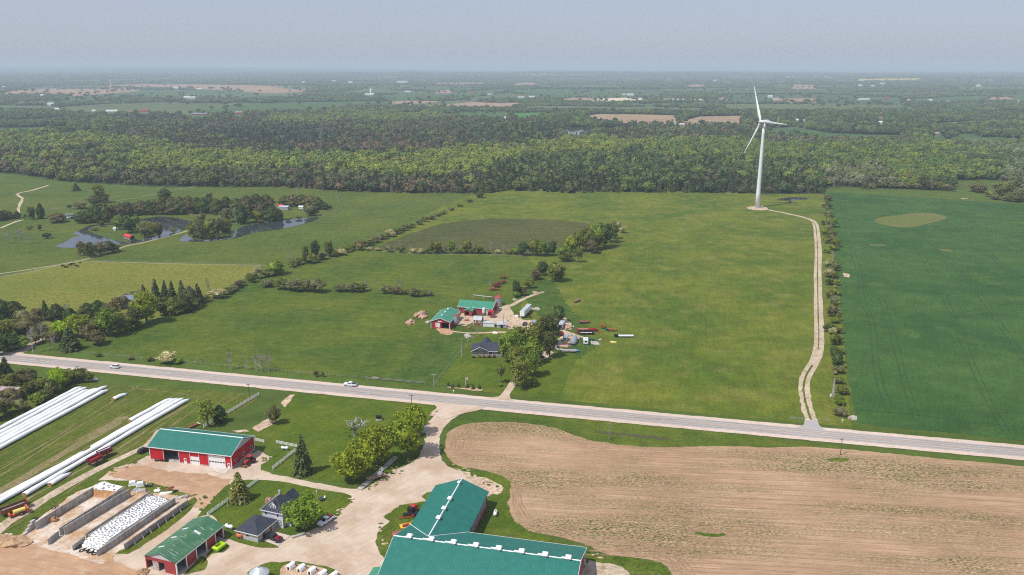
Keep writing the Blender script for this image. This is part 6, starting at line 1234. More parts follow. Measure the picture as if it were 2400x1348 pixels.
# ------------------------------------------------------------------ far farm buildings
def farb(label, x, y, wpx, hm, depth, wall, roof, name='farm_building', ang=0.0, rise=2.0, cat='building', group='far farm buildings'):
    q = Ph(x - wpx / 2, y); L = wpx * math.hypot(q.y, H) / F
    t = thing(name, label, cat, (q.x, q.y, q.z - .5), ang, group)
    MB().box(.2, L - .2, .2, depth - .2, 0, hm).build('wall', wall, t)
    r = MB(); slab(r, [(0, 0, hm), (L, 0, hm), (L, depth / 2, hm + rise), (0, depth / 2, hm + rise)], .3); slab(r, [(0, depth / 2, hm + rise), (L, depth / 2, hm + rise), (L, depth, hm), (0, depth, hm)], .3); r.build('roof', roof, t)
    return t
FB = [('long red barn with blue-grey roof in the fields beyond the woods', 466, 270, 36, 4.5, 16, 'old_red_siding', 'blue_roof'), ('small brown-roofed red barn beyond the woods at the upper left', 560, 268, 17, 6, 12, 'old_red_siding', 'old_roof'),
 ('dull red barn among trees at the upper left', 336, 262, 21, 5, 12, 'old_red_siding', 'old_red_siding'), ('long white building beside dark spruces at the upper left', 261, 262, 27, 4, 12, 'white_steel', 'white_steel'),
 ('white house on open ground at the far left', 118, 247, 15, 7, 14, 'white_paint', 'white_steel'), ('pale low building just below the white house at the far left', 130, 257, 14, 3, 10, 'white_paint', 'white_steel'),
 ('white-roofed barn in the clump of white farm buildings, left part', 437, 230, 14, 6, 16, 'white_steel', 'white_steel'), ('longer white barn in the clump of white farm buildings, right part', 450, 231, 17, 6, 16, 'white_steel', 'white_steel'),
 ('tall white building by the tree line at the far left', 98, 229, 7, 12, 14, 'white_paint', 'white_steel'), ('grey-blue barn at the edge of the leftmost brown field', 96, 211, 20, 7, 20, 'cream_siding', 'blue_roof'), ('pale barn with tan roof next to the grey-blue barn', 124, 212, 16, 7, 20, 'cream_siding', 'skylight'),
 ('white farmstead roof at the right end of the far brown fields', 412, 207, 10, 6, 20, 'white_steel', 'white_steel'), ('small white roof below the far brown fields', 467, 210, 12, 5, 16, 'white_steel', 'white_steel'), ('small red shed near the long white building', 304, 265, 9, 4, 10, 'old_red_siding', 'old_red_siding'),
 ('small white shed left of the long white building', 219, 261, 8, 3, 8, 'white_steel', 'white_steel'), ('white church-like roof in the village at the far left', 8, 206, 8, 7, 14, 'white_paint', 'white_steel'),
 ('long low white barn beside the white silo', 866, 223, 24, 6, 18, 'white_steel', 'white_steel'), ('white roof on the ridge left of the silo', 782, 191, 10, 10, 40, 'white_steel', 'white_steel'), ('second white roof on the ridge left of the silo', 821, 194, 9, 10, 30, 'white_steel', 'white_steel'),
 ('long bright white roof on the ridge right of the silo', 941, 194, 26, 12, 60, 'white_steel', 'white_steel'), ('small white roof on the far ridge at the upper middle', 711, 194, 6, 10, 30, 'white_steel', 'white_steel'), ('white shed right of the silo farm', 955, 216, 15, 5, 14, 'white_steel', 'white_steel'),
 ('tiny red barn beside the far hedge at the upper middle', 1104, 217, 10, 6, 14, 'faded_red', 'faded_red'), ('pale farmhouse beside the far hedge at the upper middle', 1147, 222, 10, 5, 14, 'white_paint', 'old_roof'), ('white tent-like roof at the forest edge above the lake', 1186, 279, 8, 4, 8, 'white_steel', 'white_steel'),
 ('red-roofed farmhouse cluster at the upper middle', 1221, 229, 16, 7, 16, 'white_paint', 'faded_red'), ('white shed right of the red-roofed farmhouse', 1246, 228, 14, 4, 12, 'white_steel', 'white_steel'), ('long white barn in the far green field above the sand pit', 1478, 224, 16, 7, 18, 'white_steel', 'white_steel'),
 ('shorter white barn at the left of the long white barn', 1463, 223, 9, 6, 14, 'white_steel', 'old_roof'), ('dark shed at the right end of the sand pit', 1484, 233, 8, 6, 14, 'navy', 'shingle'), ('white house at the gap between the two tan fields', 1581, 291, 7, 5, 10, 'white_paint', 'old_roof'), ('tan shed beside the gap between the two tan fields', 1598, 294, 11, 3, 10, 'cream_siding', 'skylight'),
 ('tiny white building on the horizon slopes left of the turbine tip', 1566, 190, 8, 9, 30, 'white_steel', 'white_steel'), ('tiny pale building on the horizon slopes nearer the turbine tip', 1677, 190, 8, 9, 30, 'white_steel', 'white_steel'),
 ('pink-roofed farmhouse in the woods right of the turbine', 2064, 279, 15, 5, 11, 'cream_siding', 'faded_red'), ('white garage below the pink-roofed farmhouse', 2064, 290, 10, 4, 8, 'white_steel', 'white_steel'), ('old grey-pink roofed barn on the green at the right', 2197, 318, 21, 5, 11, 'grey_wood', 'old_roof'),
 ('long white-roofed barn in the far green at the upper right', 2026, 235, 24, 5, 20, 'white_steel', 'skylight'), ('red barn with white base at the upper right', 2080, 234, 10, 8, 14, 'faded_red', 'faded_red'), ('white cottage right of the far red barn', 2128, 237, 9, 4, 12, 'white_steel', 'white_steel'), ('small white cottage at the tree edge further right', 2181, 237, 9, 5, 12, 'white_paint', 'skylight'),
 ('red-roofed shed at the left end of the pink field right of the turbine', 1819, 233, 11, 5, 14, 'white_steel', 'faded_red'), ('tall white block at the left end of the pink field', 1806, 229, 10, 9, 14, 'white_steel', 'white_steel'), ('single white building high in the woods at the upper right', 2295, 203, 7, 10, 20, 'white_steel', 'white_steel'),
 ('white building below the yellow field', 2069, 198, 10, 10, 30, 'white_steel', 'white_steel'), ('white shed left of the building below the yellow field', 2017, 202, 9, 8, 30, 'white_steel', 'white_steel'), ('low white shed at the centre of the hamlet below the yellow field', 2045, 203, 11, 6, 30, 'white_steel', 'white_steel'),
 ('long pink-roofed dairy barn at the far right edge', 2220, 241, 12, 5, 14, 'faded_red', 'old_roof'), ('white roofs beside the far right pink strip', 2388, 238, 10, 5, 14, 'white_steel', 'old_roof'), ('white greenhouse roof near the white turbine base farm', 1868, 284, 8, 4, 10, 'white_steel', 'white_steel'), ('second white roof in the bare wood right of the hub', 1885, 285, 7, 4, 10, 'white_steel', 'white_steel'), ('white roof between dark trees at the far left edge', 14, 262, 7, 4, 10, 'white_steel', 'white_steel')]
for it in FB: farb(*it)
q = Ph(869.5, 222); sl_ = thing('silo', 'tall white silo rising over the far farm at the upper middle', 'silo', (q.x, q.y, q.z)); MB().lathe([(5, 0), (5, 24)], 0, 0, 16).build('shell', 'white_steel', sl_); MB().lathe([(5, 24), (3.4, 27), (.5, 28.4)], 0, 0, 16).build('roof', 'white_steel', sl_)
q = Ph(260, 199); sl_ = thing('water_tower', 'tiny pale tower standing above the far brown field', 'tower', (q.x, q.y, q.z)); MB().lathe([(3, 0), (3, 26)], 0, 0, 12).build('shaft', 'white_steel', sl_); MB().lathe([(3, 26), (7, 29), (7, 34), (2, 37)], 0, 0, 12).build('tank', 'white_steel', sl_)
q = Ph(1823, 291); sl_ = thing('drill_tower', 'small yellow derrick behind the turbine blade', 'derrick', (q.x, q.y, q.z)); dm = MB()
for sx in (-1, 1):
    for sy in (-1, 1): dm.tube((sx * 1.8, sy * 1.8, 0), (sx * .6, sy * .6, 15), .35, .25, 4)
dm.build('frame', 'pale_yellow', sl_); MB().box(-1, 1, -1, 1, 15, 17).build('crown_block', 'pale_yellow', sl_)
# ------------------------------------------------------------------ silage bags
def bag(label, a, b_, group, open_end=True, r_=.84):
    p, q = P(*a, 1.3).to_2d(), P(*b_, 1.3).to_2d()
    if b_[0] < 0: q = q - (p - q).normalized() * 28      # the bag runs on past the left edge of the picture
    d = p - q; L = d.length; ang = math.atan2(d.y, d.x)
    t = thing('silage_bag', label, 'silage bag', (q.x, q.y, 0), ang, group)
    vs, fs = [], []; n = 14; st = max(4, int(L / 1.6)); rr = random.Random(int(a[0] * 7 + b_[0]))
    ph = rr.uniform(0, 9)
    for i in range(st + 1):
        x = L * i / st; e = 1.0
        if i == st: e = .35
        if i == st - 1: e = .9
        w_ = (1 + .05 * math.sin(i * .9 + ph) + rr.uniform(-.03, .03)) * e; oy = .12 * math.sin(i * .23 + ph)
        for k in range(n):
            a_ = math.pi * (k / (n - 1)) * 1.16 - .08 * math.pi
            vs.append((x, oy + math.cos(a_) * r_ * 1.12 * w_, max(0, .66 + math.sin(a_) * r_ * .92 * w_ - (.0 if e == 1 else .3))))
        if i: fs += [((i - 1) * n + k, i * n + k, i * n + k + 1, (i - 1) * n + k + 1) for k in range(n - 1)]
    fs += [tuple(range(n)), tuple(range(len(vs) - n, len(vs)))[::-1]]
    MB().add(vs, fs).build('sleeve', 'white_plastic', t, smooth=True)
    if open_end: MB().prism([(math.cos(math.pi * k / 10) * .85, .05 + math.sin(math.pi * k / 10) * 1.3) for k in range(11)], 'x', -.35, -.02).build('feed_face', 'silage', t)
LG = 'long white silage bags beside the left wood'
for k, (a, b_) in enumerate([((191, 901.5), (-60, 1031)), ((202, 903), (-60, 1042)), ((209, 908), (-60, 1052)), ((228.5, 905), (-60, 1060)), ((250.5, 900), (-60, 1068)), ((253, 909), (-60, 1077))]):
    bag(('long white silage bag nearest the wood, outermost of six', 'long white silage bag, second from the wood', 'long white silage bag, third from the wood', 'long white silage bag, fourth from the wood', 'long white silage bag with raised pale end, fifth from the wood', 'long white silage bag on the field side of the six, furthest from the wood')[k], a, b_, LG, False)
bag('short white silage bag lying alone in the striped field', (297, 917), (264.5, 932), 'silage bags in the striped field')
RG = 'long white silage bags above the dirt track'
for lab, a, b_, o_ in (('short white silage bag with open brown end at the upper left of the right-hand row', (404, 928.5), (303, 982.5), True), ('long white silage bag second from the left at its upper end', (416, 928.5), (216, 1045), False), ('long white silage bag running past the red wagons to the left edge', (430, 928.5), (-60, 1205), False),
                      ('long white silage bag along the wagon side, with open end above the spreader', (442, 930.5), (57, 1155), True), ('long white silage bag continuing the row down to the left edge', (210, 1050), (-60, 1194), False), ('short white silage bag with open end below the right-hand row', (165, 1102), (117, 1131), True)): bag(lab, a, b_, RG, o_)
# ------------------------------------------------------------------ bunker silos
def slabwall(name, label, pts, h, th=.22, mat='concrete', group='concrete walls of the bunker silos', ztop=None, lean=0, extra=None):
    ws = [P(x, y, h).to_2d() for x, y in pts]; o = ws[0]
    t = thing(name, label, 'concrete wall', (o.x, o.y, 0), 0, group); m = MB()
    for i in range(len(ws) - 1):
        a, b_ = ws[i] - o, ws[i + 1] - o; L = (b_ - a).length; n = max(1, int(L / 3.05)); d = (b_ - a) / n; nn2 = Vector((-d.y, d.x)).normalized() * th / 2
        for k in range(n):
            p, q = a + d * (k + .008), a + d * (k + .992); hk = h + random.uniform(-.05, .05)
            m.hexa([(p.x - nn2.x, p.y - nn2.y, 0), (q.x - nn2.x, q.y - nn2.y, 0), (q.x + nn2.x, q.y + nn2.y, 0), (p.x + nn2.x, p.y + nn2.y, 0)], [(p.x - nn2.x, p.y - nn2.y, hk), (q.x - nn2.x, q.y - nn2.y, hk), (q.x + nn2.x, q.y + nn2.y, hk), (p.x + nn2.x, p.y + nn2.y, hk)])
    m.build('wall_panel', mat, t); bt = MB(); L = (ws[-1] - ws[0]).length; dd_ = (ws[-1] - ws[0]).normalized(); n2 = Vector((-dd_.y, dd_.x))
    if extra:
        for k in range(1, int(L / 3.05)):
            c = dd_ * (k * 3.05); s_ = extra
            bt.add([tuple(c) + (0,), tuple(c + n2 * 1.3 * s_) + (0,), tuple(c + n2 * .1 * s_) + (h * .9,), tuple(c + dd_ * .2) + (0,), tuple(c + n2 * 1.3 * s_ + dd_ * .2) + (0,), tuple(c + n2 * .1 * s_ + dd_ * .2) + (h * .9,)], [(0, 1, 2), (3, 5, 4), (0, 3, 4, 1), (1, 4, 5, 2), (0, 2, 5, 3)])
        bt.build('buttress', mat, t)
    return t
slabwall('bunker_wall', 'leftmost concrete bunker wall beside the dirt track', [(82, 1224.5), (150, 1182), (219, 1141)], 2.6); slabwall('bunker_wall', 'lower concrete wall closing the far end of the leftmost bunker', [(221, 1140), (243, 1128)], 2.2)
slabwall('bunker_wall', 'left wall of the double wall between the two empty bunkers', [(138, 1238), (294, 1139.5)], 2.6); slabwall('bunker_wall', 'right wall of the double wall between the two empty bunkers', [(149, 1236), (304, 1145)], 2.7)
slabwall('bunker_wall', 'short low concrete wall at the mouth of the two empty bunkers', [(111, 1264), (137, 1244)], 2.0)
slabwall('bunker_wall', 'low concrete wall left of the tyre-covered silage', [(199, 1251), (351, 1151.5)], 1.6, mat='old_concrete'); slabwall('bunker_wall', 'low concrete wall touching the tyre-covered tarpaulin on its left', [(207, 1254), (358, 1155)], 1.7, mat='old_concrete')
slabwall('bunker_wall', 'short concrete wall leaning out at the mouth of the tyre-covered bunker', [(169, 1279), (198, 1257)], 1.8)
slabwall('bunker_wall', 'tall concrete wall right of the tyre-covered silage', [(226, 1290), (258, 1270), (410, 1166)], 2.05, th=.26); slabwall('bunker_wall', 'outermost concrete wall with buttresses facing the green-roofed shed', [(290, 1275), (440, 1170.5)], 2.0, extra=-1)
for k, (x, y, n) in enumerate(((79, 1237, 4), (73, 1242, 3), (67, 1247, 2), (60, 1253, 1))):
    p = P(x, y); b_ = thing('concrete_block', ('tallest stack of concrete blocks at the end of the leftmost bunker wall', 'second stack of blocks stepping down from the leftmost bunker wall', 'third, lower stack of blocks at the leftmost bunker mouth', 'single white block at the foot of the stepped blocks')[k], 'concrete block', (p.x, p.y, 0), AB, 'stepped concrete blocks')
    m = MB()
    for j in range(n): m.box(-.7, .7, -.4, .4, j * .62, j * .62 + .6)
    m.build('block', 'old_concrete', b_, bevel=.04)
def heap(name, label, cat, px_, py_, lx, ly, h, mat, ang=0.0, group=None, sub=3, rough=.4, seed=0, parent=None, z=0):
    p = P(px_, py_); v, f = ICO3 if sub == 3 else ICO2; v = v.copy()
    d = np.array([mnoise.noise(Vector((a * 2 + seed + px_, b_ * 2, c * 2))) + .7 * mnoise.noise(Vector((a * 5 + seed, b_ * 5, c * 5))) + .4 * mnoise.noise(Vector((a * 11 + seed, b_ * 11, c * 11))) for a, b_, c in v])
    v = v * (1 + rough * d)[:, None]; v = v * (lx / 2, ly / 2, h); v[:, 2] = np.maximum(v[:, 2], -.05)
    me = mesh_np(name, v, f, mat); o = bpy.data.objects.new(name, me); C.objects.link(o); o.location = (p.x, p.y, z); o.rotation_euler = (0, 0, ang)
    return props(o, label, cat, group)
# silage left in the first bunker, with its tarpaulin
fa_, fb_, fc_, fd_ = P(196, 1166).to_2d(), P(268, 1168).to_2d(), P(292, 1150).to_2d(), P(244, 1131).to_2d()
sp = thing('silage_pile', 'brown cut face of silage under a tyre-dotted tarpaulin at the back of the left bunker', 'silage pile', (fa_.x, fa_.y, 0))
q0 = [P(*a, 2.0).to_2d() - fa_ for a in ((215, 1146), (272, 1152), (288, 1141), (238, 1130))]; g0 = [P(*a).to_2d() - fa_ for a in ((208, 1163), (262, 1172), (292, 1153), (243, 1136))]
m = MB(); m.hexa([(*q, .1) for q in g0], [(*q, 2.0) for q in q0]); m.build('silage', 'silage', sp)
m = MB(); m.hexa([(*(q * .999), 2.02) for q in q0], [(*q, 2.14) for q in q0]); m.build('tarpaulin', 'white_plastic', sp)
# covered silage with its tyres
cA, cB = P(189, 1281).to_2d(), P(226, 1297).to_2d(); cC, cD = P(402, 1168, 1.6).to_2d(), P(357, 1158, 1.6).to_2d()
def cov(u, v):   # u along, v across
    a, b_ = cA.lerp(cD, u), cB.lerp(cC, u); q = a.lerp(b_, v)
    z = 1.7 * min(1, (u + .02) / .2) ** .8 * min(1, (1.03 - u) / .08) + .5 * math.sin(math.pi * v) * min(1, u * 5) + .12 * mnoise.noise(Vector((q.x * .7, q.y * .7, 1)))
    return Vector((q.x, q.y, max(.12, z)))
cv = thing('covered_silage', 'white tarpaulin over a silage pile, dotted all over with black tyres', 'silage pile', (cA.x, cA.y, 0)); o3 = Vector((cA.x, cA.y, 0)); NU, NV = 60, 14
vs_ = [tuple(cov(i / NU, j / NV) - o3) for i in range(NU + 1) for j in range(NV + 1)]; fs_ = [(i * (NV + 1) + j, i * (NV + 1) + j + 1, (i + 1) * (NV + 1) + j + 1, (i + 1) * (NV + 1) + j) for i in range(NU) for j in range(NV)]
k0 = len(vs_); edge_ = [(i, 0) for i in range(NU + 1)] + [(NU, j) for j in range(1, NV + 1)] + [(i, NV) for i in range(NU - 1, -1, -1)] + [(0, j) for j in range(NV - 1, 0, -1)]
for i, j in edge_: q = vs_[i * (NV + 1) + j]; vs_.append((q[0], q[1], 0))
for k in range(len(edge_)):
    (i, j), (i2, j2) = edge_[k], edge_[(k + 1) % len(edge_)]; fs_.append((i * (NV + 1) + j, i2 * (NV + 1) + j2, k0 + (k + 1) % len(edge_), k0 + k))
MB().add(vs_, fs_).build('tarpaulin', 'white_plastic', cv)
tym = MB()
def torus(mb, R0, r0, n=12, m_=6):
    vs = []; 
    for i in range(n):
        a = math.tau * i / n
        for j in range(m_): b_ = math.tau * j / m_; vs.append(((R0 + r0 * math.cos(b_)) * math.cos(a), (R0 + r0 * math.cos(b_)) * math.sin(a), r0 * .9 + r0 * math.sin(b_)))
    mb.add(vs, [(i * m_ + j, ((i + 1) % n) * m_ + j, ((i + 1) % n) * m_ + (j + 1) % m_, i * m_ + (j + 1) % m_) for i in range(n) for j in range(m_)])
torus(tym, .24, .05); tyme = bpy.data.meshes.new('tyre'); tyme.from_pydata(tym.v, [], tym.f); tyme.materials.append(M['worn_rubber']); tyme.update()
rt = random.Random(5); spots = []
for i in range(6000):
    u, v = rt.uniform(.02, .99), rt.uniform(.03, .97); q = cov(u, v)
    if all((q - s_).length > .74 for s_ in spots): spots.append(q)
    if len(spots) >= 620: break
def tilt(q, u=None):
    return (rt.uniform(-.12, .12), rt.uniform(-.12, .12), rt.uniform(0, 6.28))
spots.sort(key=lambda s_: s_.y)
for s_ in spots[:295]:
    o = bpy.data.objects.new('tyre', tyme); C.objects.link(o); o.location = s_ + Vector((0, 0, .02)); o.rotation_euler = tilt(s_); props(o, 'old black tyre lying flat on the big white tarpaulin of the covered silage', 'tyre', 'tyres weighting the big tarpaulin')
m = MB()
for s_ in spots[295:]: k_ = len(m.v); torus(m, .245, .058, 8, 4); m.v[k_:] = [(a + s_.x, b_ + s_.y, c + s_.z + .02) for a, b_, c in m.v[k_:]]
o = m.build('tyre_cover', 'worn_rubber'); props(o, 'mass of old tyres on the far part of the white tarpaulin', 'tyres', None, 'stuff')
def tyre(label, x, y, R0=.8, r0=.3, z=0, flat=True, g='loose tyres around the bunkers'):
    m = MB(); torus(m, R0, r0, 16, 8); p = P(x, y, z); o = m.build('scrap_tyre_ring', 'rubber', smooth=True); o.location = (p.x, p.y, z if flat else R0); o.rotation_euler = (0, 0, 0) if flat else (R(80), 0, R(30)); props(o, label, 'tyre', g)
for lab, x, y, s_ in (('largest tractor tyre propped at the left of the tyre row at the bunker mouth', 181, 1284, .95), ('smaller tractor tyre second in the row at the bunker mouth', 192, 1292, .6), ('dusty tractor tyre third in the row at the bunker mouth', 203, 1289, .7), ('big tan tractor tyre fourth in the row at the bunker mouth', 213, 1293, .9), ('tractor tyre at the right end of the row at the bunker mouth', 221, 1299, .6)): tyre(lab, x, y, s_, s_ * .32)
for k in range(16): q = q0[0].lerp(q0[1], rt.random()).lerp(q0[3].lerp(q0[2], rt.random()), rt.random()) + fa_; o = bpy.data.objects.new('tyre', tyme); C.objects.link(o); o.location = (q.x, q.y, 2.15); o.rotation_euler = (0, 0, k); props(o, 'tyre lying on the small tarpaulin at the back of the left bunker', 'tyre', 'tyres on the small tarpaulin')
for lab, x, y, s_ in (('black tyre against the outer bunker wall nearest the green-roofed shed', 343, 1251, .7), ('second black tyre along the outer bunker wall', 353, 1243, .55), ('tyre half way along the outer bunker wall', 402, 1213, .65), ('tyre with pale rim near the far end of the outer bunker wall', 421, 1196, .7), ('tyre among junk left of the leftmost bunker wall', 82, 1218, .7), ('tyre in the grass left of the leftmost bunker wall', 126, 1192, .6), ('second tyre in the grass left of the leftmost bunker wall', 132, 1188, .5)): tyre(lab, x, y, s_, s_ * .3)
for k, (x, y, l, w_, h, mt, lab, cat) in enumerate([(22, 1272, 12, 7, 1.2, 'soil_heap', 'orange-brown heap of spoiled silage at the left of the bunker mouth', 'heap'), (332, 1152, 3.5, 2.5, .9, 'stone_heap', 'heap of grey rocks and bags behind the second bunker', 'heap'), (322, 1149, 2.5, 2, .8, 'grey_cover', 'bundle of grey plastic behind the second bunker', 'bundle'), (369, 1152, 2.2, 1.3, .9, 'white_plastic', 'crumpled white plastic sheet behind the tyre-covered pile', 'plastic sheet'), (388, 1157, 4.4, 1.2, .6, 'white_plastic', 'long folded white plastic behind the tyre-covered pile', 'plastic sheet'),
     (424, 1168, 5, 2.2, .7, 'stone_heap', 'rubble at the far end of the outer bunker wall', 'rubble'), (336, 1344, 3, 2.4, 1.2, 'soil_heap', 'orange silage spilling from the front of the old open shed', 'heap'), (354, 1140, 1.8, 1.3, .9, 'navy', 'dark crate behind the second bunker', 'crate'), (398, 1146, 3.0, 1.3, .6, 'rust', 'rusty scrap frame at the edge of the muddy yard', 'scrap'), (410, 1153, 2.4, 1.3, .5, 'dark', 'dark scrap at the edge of the muddy yard beside the rusty frame', 'scrap'), (344, 1142, 1.3, 1.0, .7, 'rubber', 'small dark drum behind the second bunker', 'scrap'),
     (985, 737, 11, 5, 1.6, 'manure_heap', 'upper of the two tan manure heaps left of the red barn', 'heap'), (992, 744, 6, 5, 1.4, 'manure_heap', 'middle tan manure heap left of the red barn', 'heap'), (962, 756, 9, 4.5, 1.4, 'manure_heap', 'lowest tan manure heap furthest left of the red barn', 'heap'), (1003, 756, 4, 3, 1.0, 'stone_heap', 'pile of pale stones at the corner of the red barn', 'heap'), (1096, 788, 8, 3, .9, 'stone_heap', 'long pile of pale rocks between the red barn and the bungalow', 'heap'), (1328, 768, 7, 6, 1.2, 'manure_heap', 'brushwood heap beside the small grey trailer', 'heap'), (1257, 725, 5, 4, 1, 'stone_heap', 'scrap heap right of the white semi-trailer', 'heap'), (1396, 805, 6, 4, .7, 'stone_heap', 'pile of pallets and junk at the right of the machinery park', 'heap'),
     (1998.5, 980, 3, 4, .8, 'stone_heap', 'pale rock pile at the road corner of the wheat field', 'heap'), (1256, 687, 5, 3, 1.0, 'manure_heap', 'pinkish scrap heap at the end of the farm track', 'heap'), (1206, 703, 3, 2, .7, 'stone_heap', 'small white rock pile by the trees behind the barns', 'heap'), (440, 501, 14, 5, 1.2, 'manure_heap', 'brown brush pile on the bank of the pond', 'heap'), (1275, 827, 7, 3, .8, 'stone_heap', 'heap of timber and rubble beside the farmhouse trees', 'heap'), (1160, 781, 3, 2, .8, 'white_plastic', 'white wrapped bundle on the grass below the farmyard', 'bundle'), (880, 888, 3, 1.2, .9, 'grey_wood', 'fallen grey stump by the wooden rails near the highway', 'stump')]):
    heap('heap', lab, cat, x, y, l, w_, h, mt, R(-10 + k * 7), None, seed=k)
heap('mound', 'brown silage lump in a bunker loader bucket', 'silage lump', 126, 1222, 2.8, 1.6, 1.6, 'silage', R(10), seed=3)
# ------------------------------------------------------------------ vehicles and machines
def wheel(t, x, y, r_, w_=.25, mat='rubber', rim='galvanised'):
    m = MB(); m.tube((x, y - w_ / 2, r_), (x, y + w_ / 2, r_), r_, r_, 14); o = m.build('wheel', mat, t)
    m = MB(); m.tube((x, y - w_ / 2 - .01, r_), (x, y + w_ / 2 + .01, r_), r_ * .5, r_ * .5, 10); m.build('rim', rim, o); return o
def veh(name, label, cat, x, y, head, group=None, z=0.24):
    p = P(x, y, .5); return thing(name, label, cat, (p.x, p.y, z), head, group)
def pickup(label, x, y, head, mat, bedc='dark', z=.24, load=None):
    t = veh('pickup_truck', label, 'pickup truck', x, y, head, None, z)
    m = MB(); m.prism([(-2.9, .45), (2.85, .45), (2.9, .95), (2.7, 1.12), (1.35, 1.2), (-2.9, 1.2)], 'y', -.98, .98); m.build('body', mat, t, bevel=.06)
    m = MB(); m.hexa([(-.9, -.9, 1.2), (1.35, -.9, 1.2), (1.35, .9, 1.2), (-.9, .9, 1.2)], [(-.75, -.76, 1.86), (.55, -.76, 1.86), (.55, .76, 1.86), (-.75, .76, 1.86)]); c_ = m.build('cab', mat, t, bevel=.04)
    m = MB(); m.hexa([(.62, -.72, 1.83), (1.32, -.8, 1.24), (1.32, .8, 1.24), (.62, .72, 1.83)], [(.64, -.72, 1.86), (1.36, -.8, 1.26), (1.36, .8, 1.26), (.64, .72, 1.86)]); m.build('windscreen', 'glass', c_)
    for s_ in (-1, 1): MB().hexa([(-.7, s_ * .895, 1.28), (1.0, s_ * .895, 1.28), (1.0, s_ * .90, 1.28), (-.7, s_ * .90, 1.28)], [(-.65, s_ * .80, 1.72), (.6, s_ * .80, 1.72), (.6, s_ * .81, 1.72), (-.65, s_ * .81, 1.72)]).build('side_window', 'glass', c_)
    MB().box(-2.8, -1.0, -.82, .82, 1.19, 1.215).build('bed', bedc, t)
    for xx in (-1.9, 1.85):
        for s_ in (-1, 1): wheel(t, xx, s_ * .88, .4)
    for s_ in (-1, 1): MB().box(2.86, 2.92, s_ * .72 - .18, s_ * .72 + .18, .75, .95).build('headlight', 'white_plastic', t)
    if load: MB().box(-2.4, -1.5, -.5, .4, 1.22, 1.6).build('load', load, t)
    return t
pickup('white crew-cab pickup with black bed driving on the highway', 821, 903, R(167), 'car_white')
pickup('white pickup with red gear in its bed parked under the leafy tree', 764, 1222, R(-120), 'car_white', 'dark', .1, 'machine_red')
pickup('black pickup with red cargo parked on the concrete pad by the garage', 641, 1262, R(150), 'car_black', 'dark_red', .2, 'dark_red')
def suv(label, x, y, head, mat, L=4.6, z=.24):
    t = veh('car', label, 'car', x, y, head, None, z)
    MB().prism([(-2.3, .35), (2.25, .35), (2.3, .8), (2.1, .95), (.95, 1.05), (-2.25, 1.05)], 'y', -.9, .9).build('body', mat, t, bevel=.07)
    m = MB(); m.hexa([(-2.1, -.82, 1.05), (1.1, -.82, 1.05), (1.1, .82, 1.05), (-2.1, .82, 1.05)], [(-1.7, -.68, 1.62), (.25, -.68, 1.62), (.25, .68, 1.62), (-1.7, .68, 1.62)]); m.build('cabin', 'glass', t)
    MB().box(-1.65, .2, -.66, .66, 1.615, 1.66).build('roof', mat, t)
    for xx in (-1.4, 1.4):
        for s_ in (-1, 1): wheel(t, xx, s_ * .82, .35)
    for s_ in (-1, 1): MB().box(2.24, 2.31, s_ * .65 - .15, s_ * .65 + .15, .65, .82).build('headlight', 'white_plastic', t)
suv('white car driving on the highway past the left meadow corner', 269, 861, R(168), 'car_white'); suv('dark blue car parked on the sandy yard left of the big trees', 1230, 760, R(75), 'navy', z=.12)
suv('dark car tucked at the left corner of the red machine shed', 338, 1056, R(60), 'car_black', z=.1)
# tractor
t = veh('tractor', 'red tractor with big black tyres beside the machine shed gable', 'tractor', 584, 1084, R(-110), None, .1)
MB().box(.2, 2.3, -.45, .45, .9, 1.75).build('hood', 'machine_red', t, bevel=.08); MB().box(-1.4, .3, -.7, .7, .8, 1.3).build('chassis', 'machine_red', t)
c_ = MB().hexa([(-1.3, -.75, 1.3), (.3, -.75, 1.3), (.3, .75, 1.3), (-1.3, .75, 1.3)], [(-1.15, -.65, 2.6), (.1, -.65, 2.6), (.1, .65, 2.6), (-1.15, .65, 2.6)]).build('cab', 'glass', t); MB().box(-1.3, .25, -.8, .8, 2.6, 2.75).build('cab_roof', 'machine_red', c_)
for s_ in (-1, 1): wheel(t, -1.0, s_ * 1.15, .95, .55, rim='machine_red'); wheel(t, 1.6, s_ * .95, .62, .4, rim='machine_red')
MB().box(2.4, 3.2, -1.0, 1.0, .2, .6).build('loader_bucket', 'rust', t)
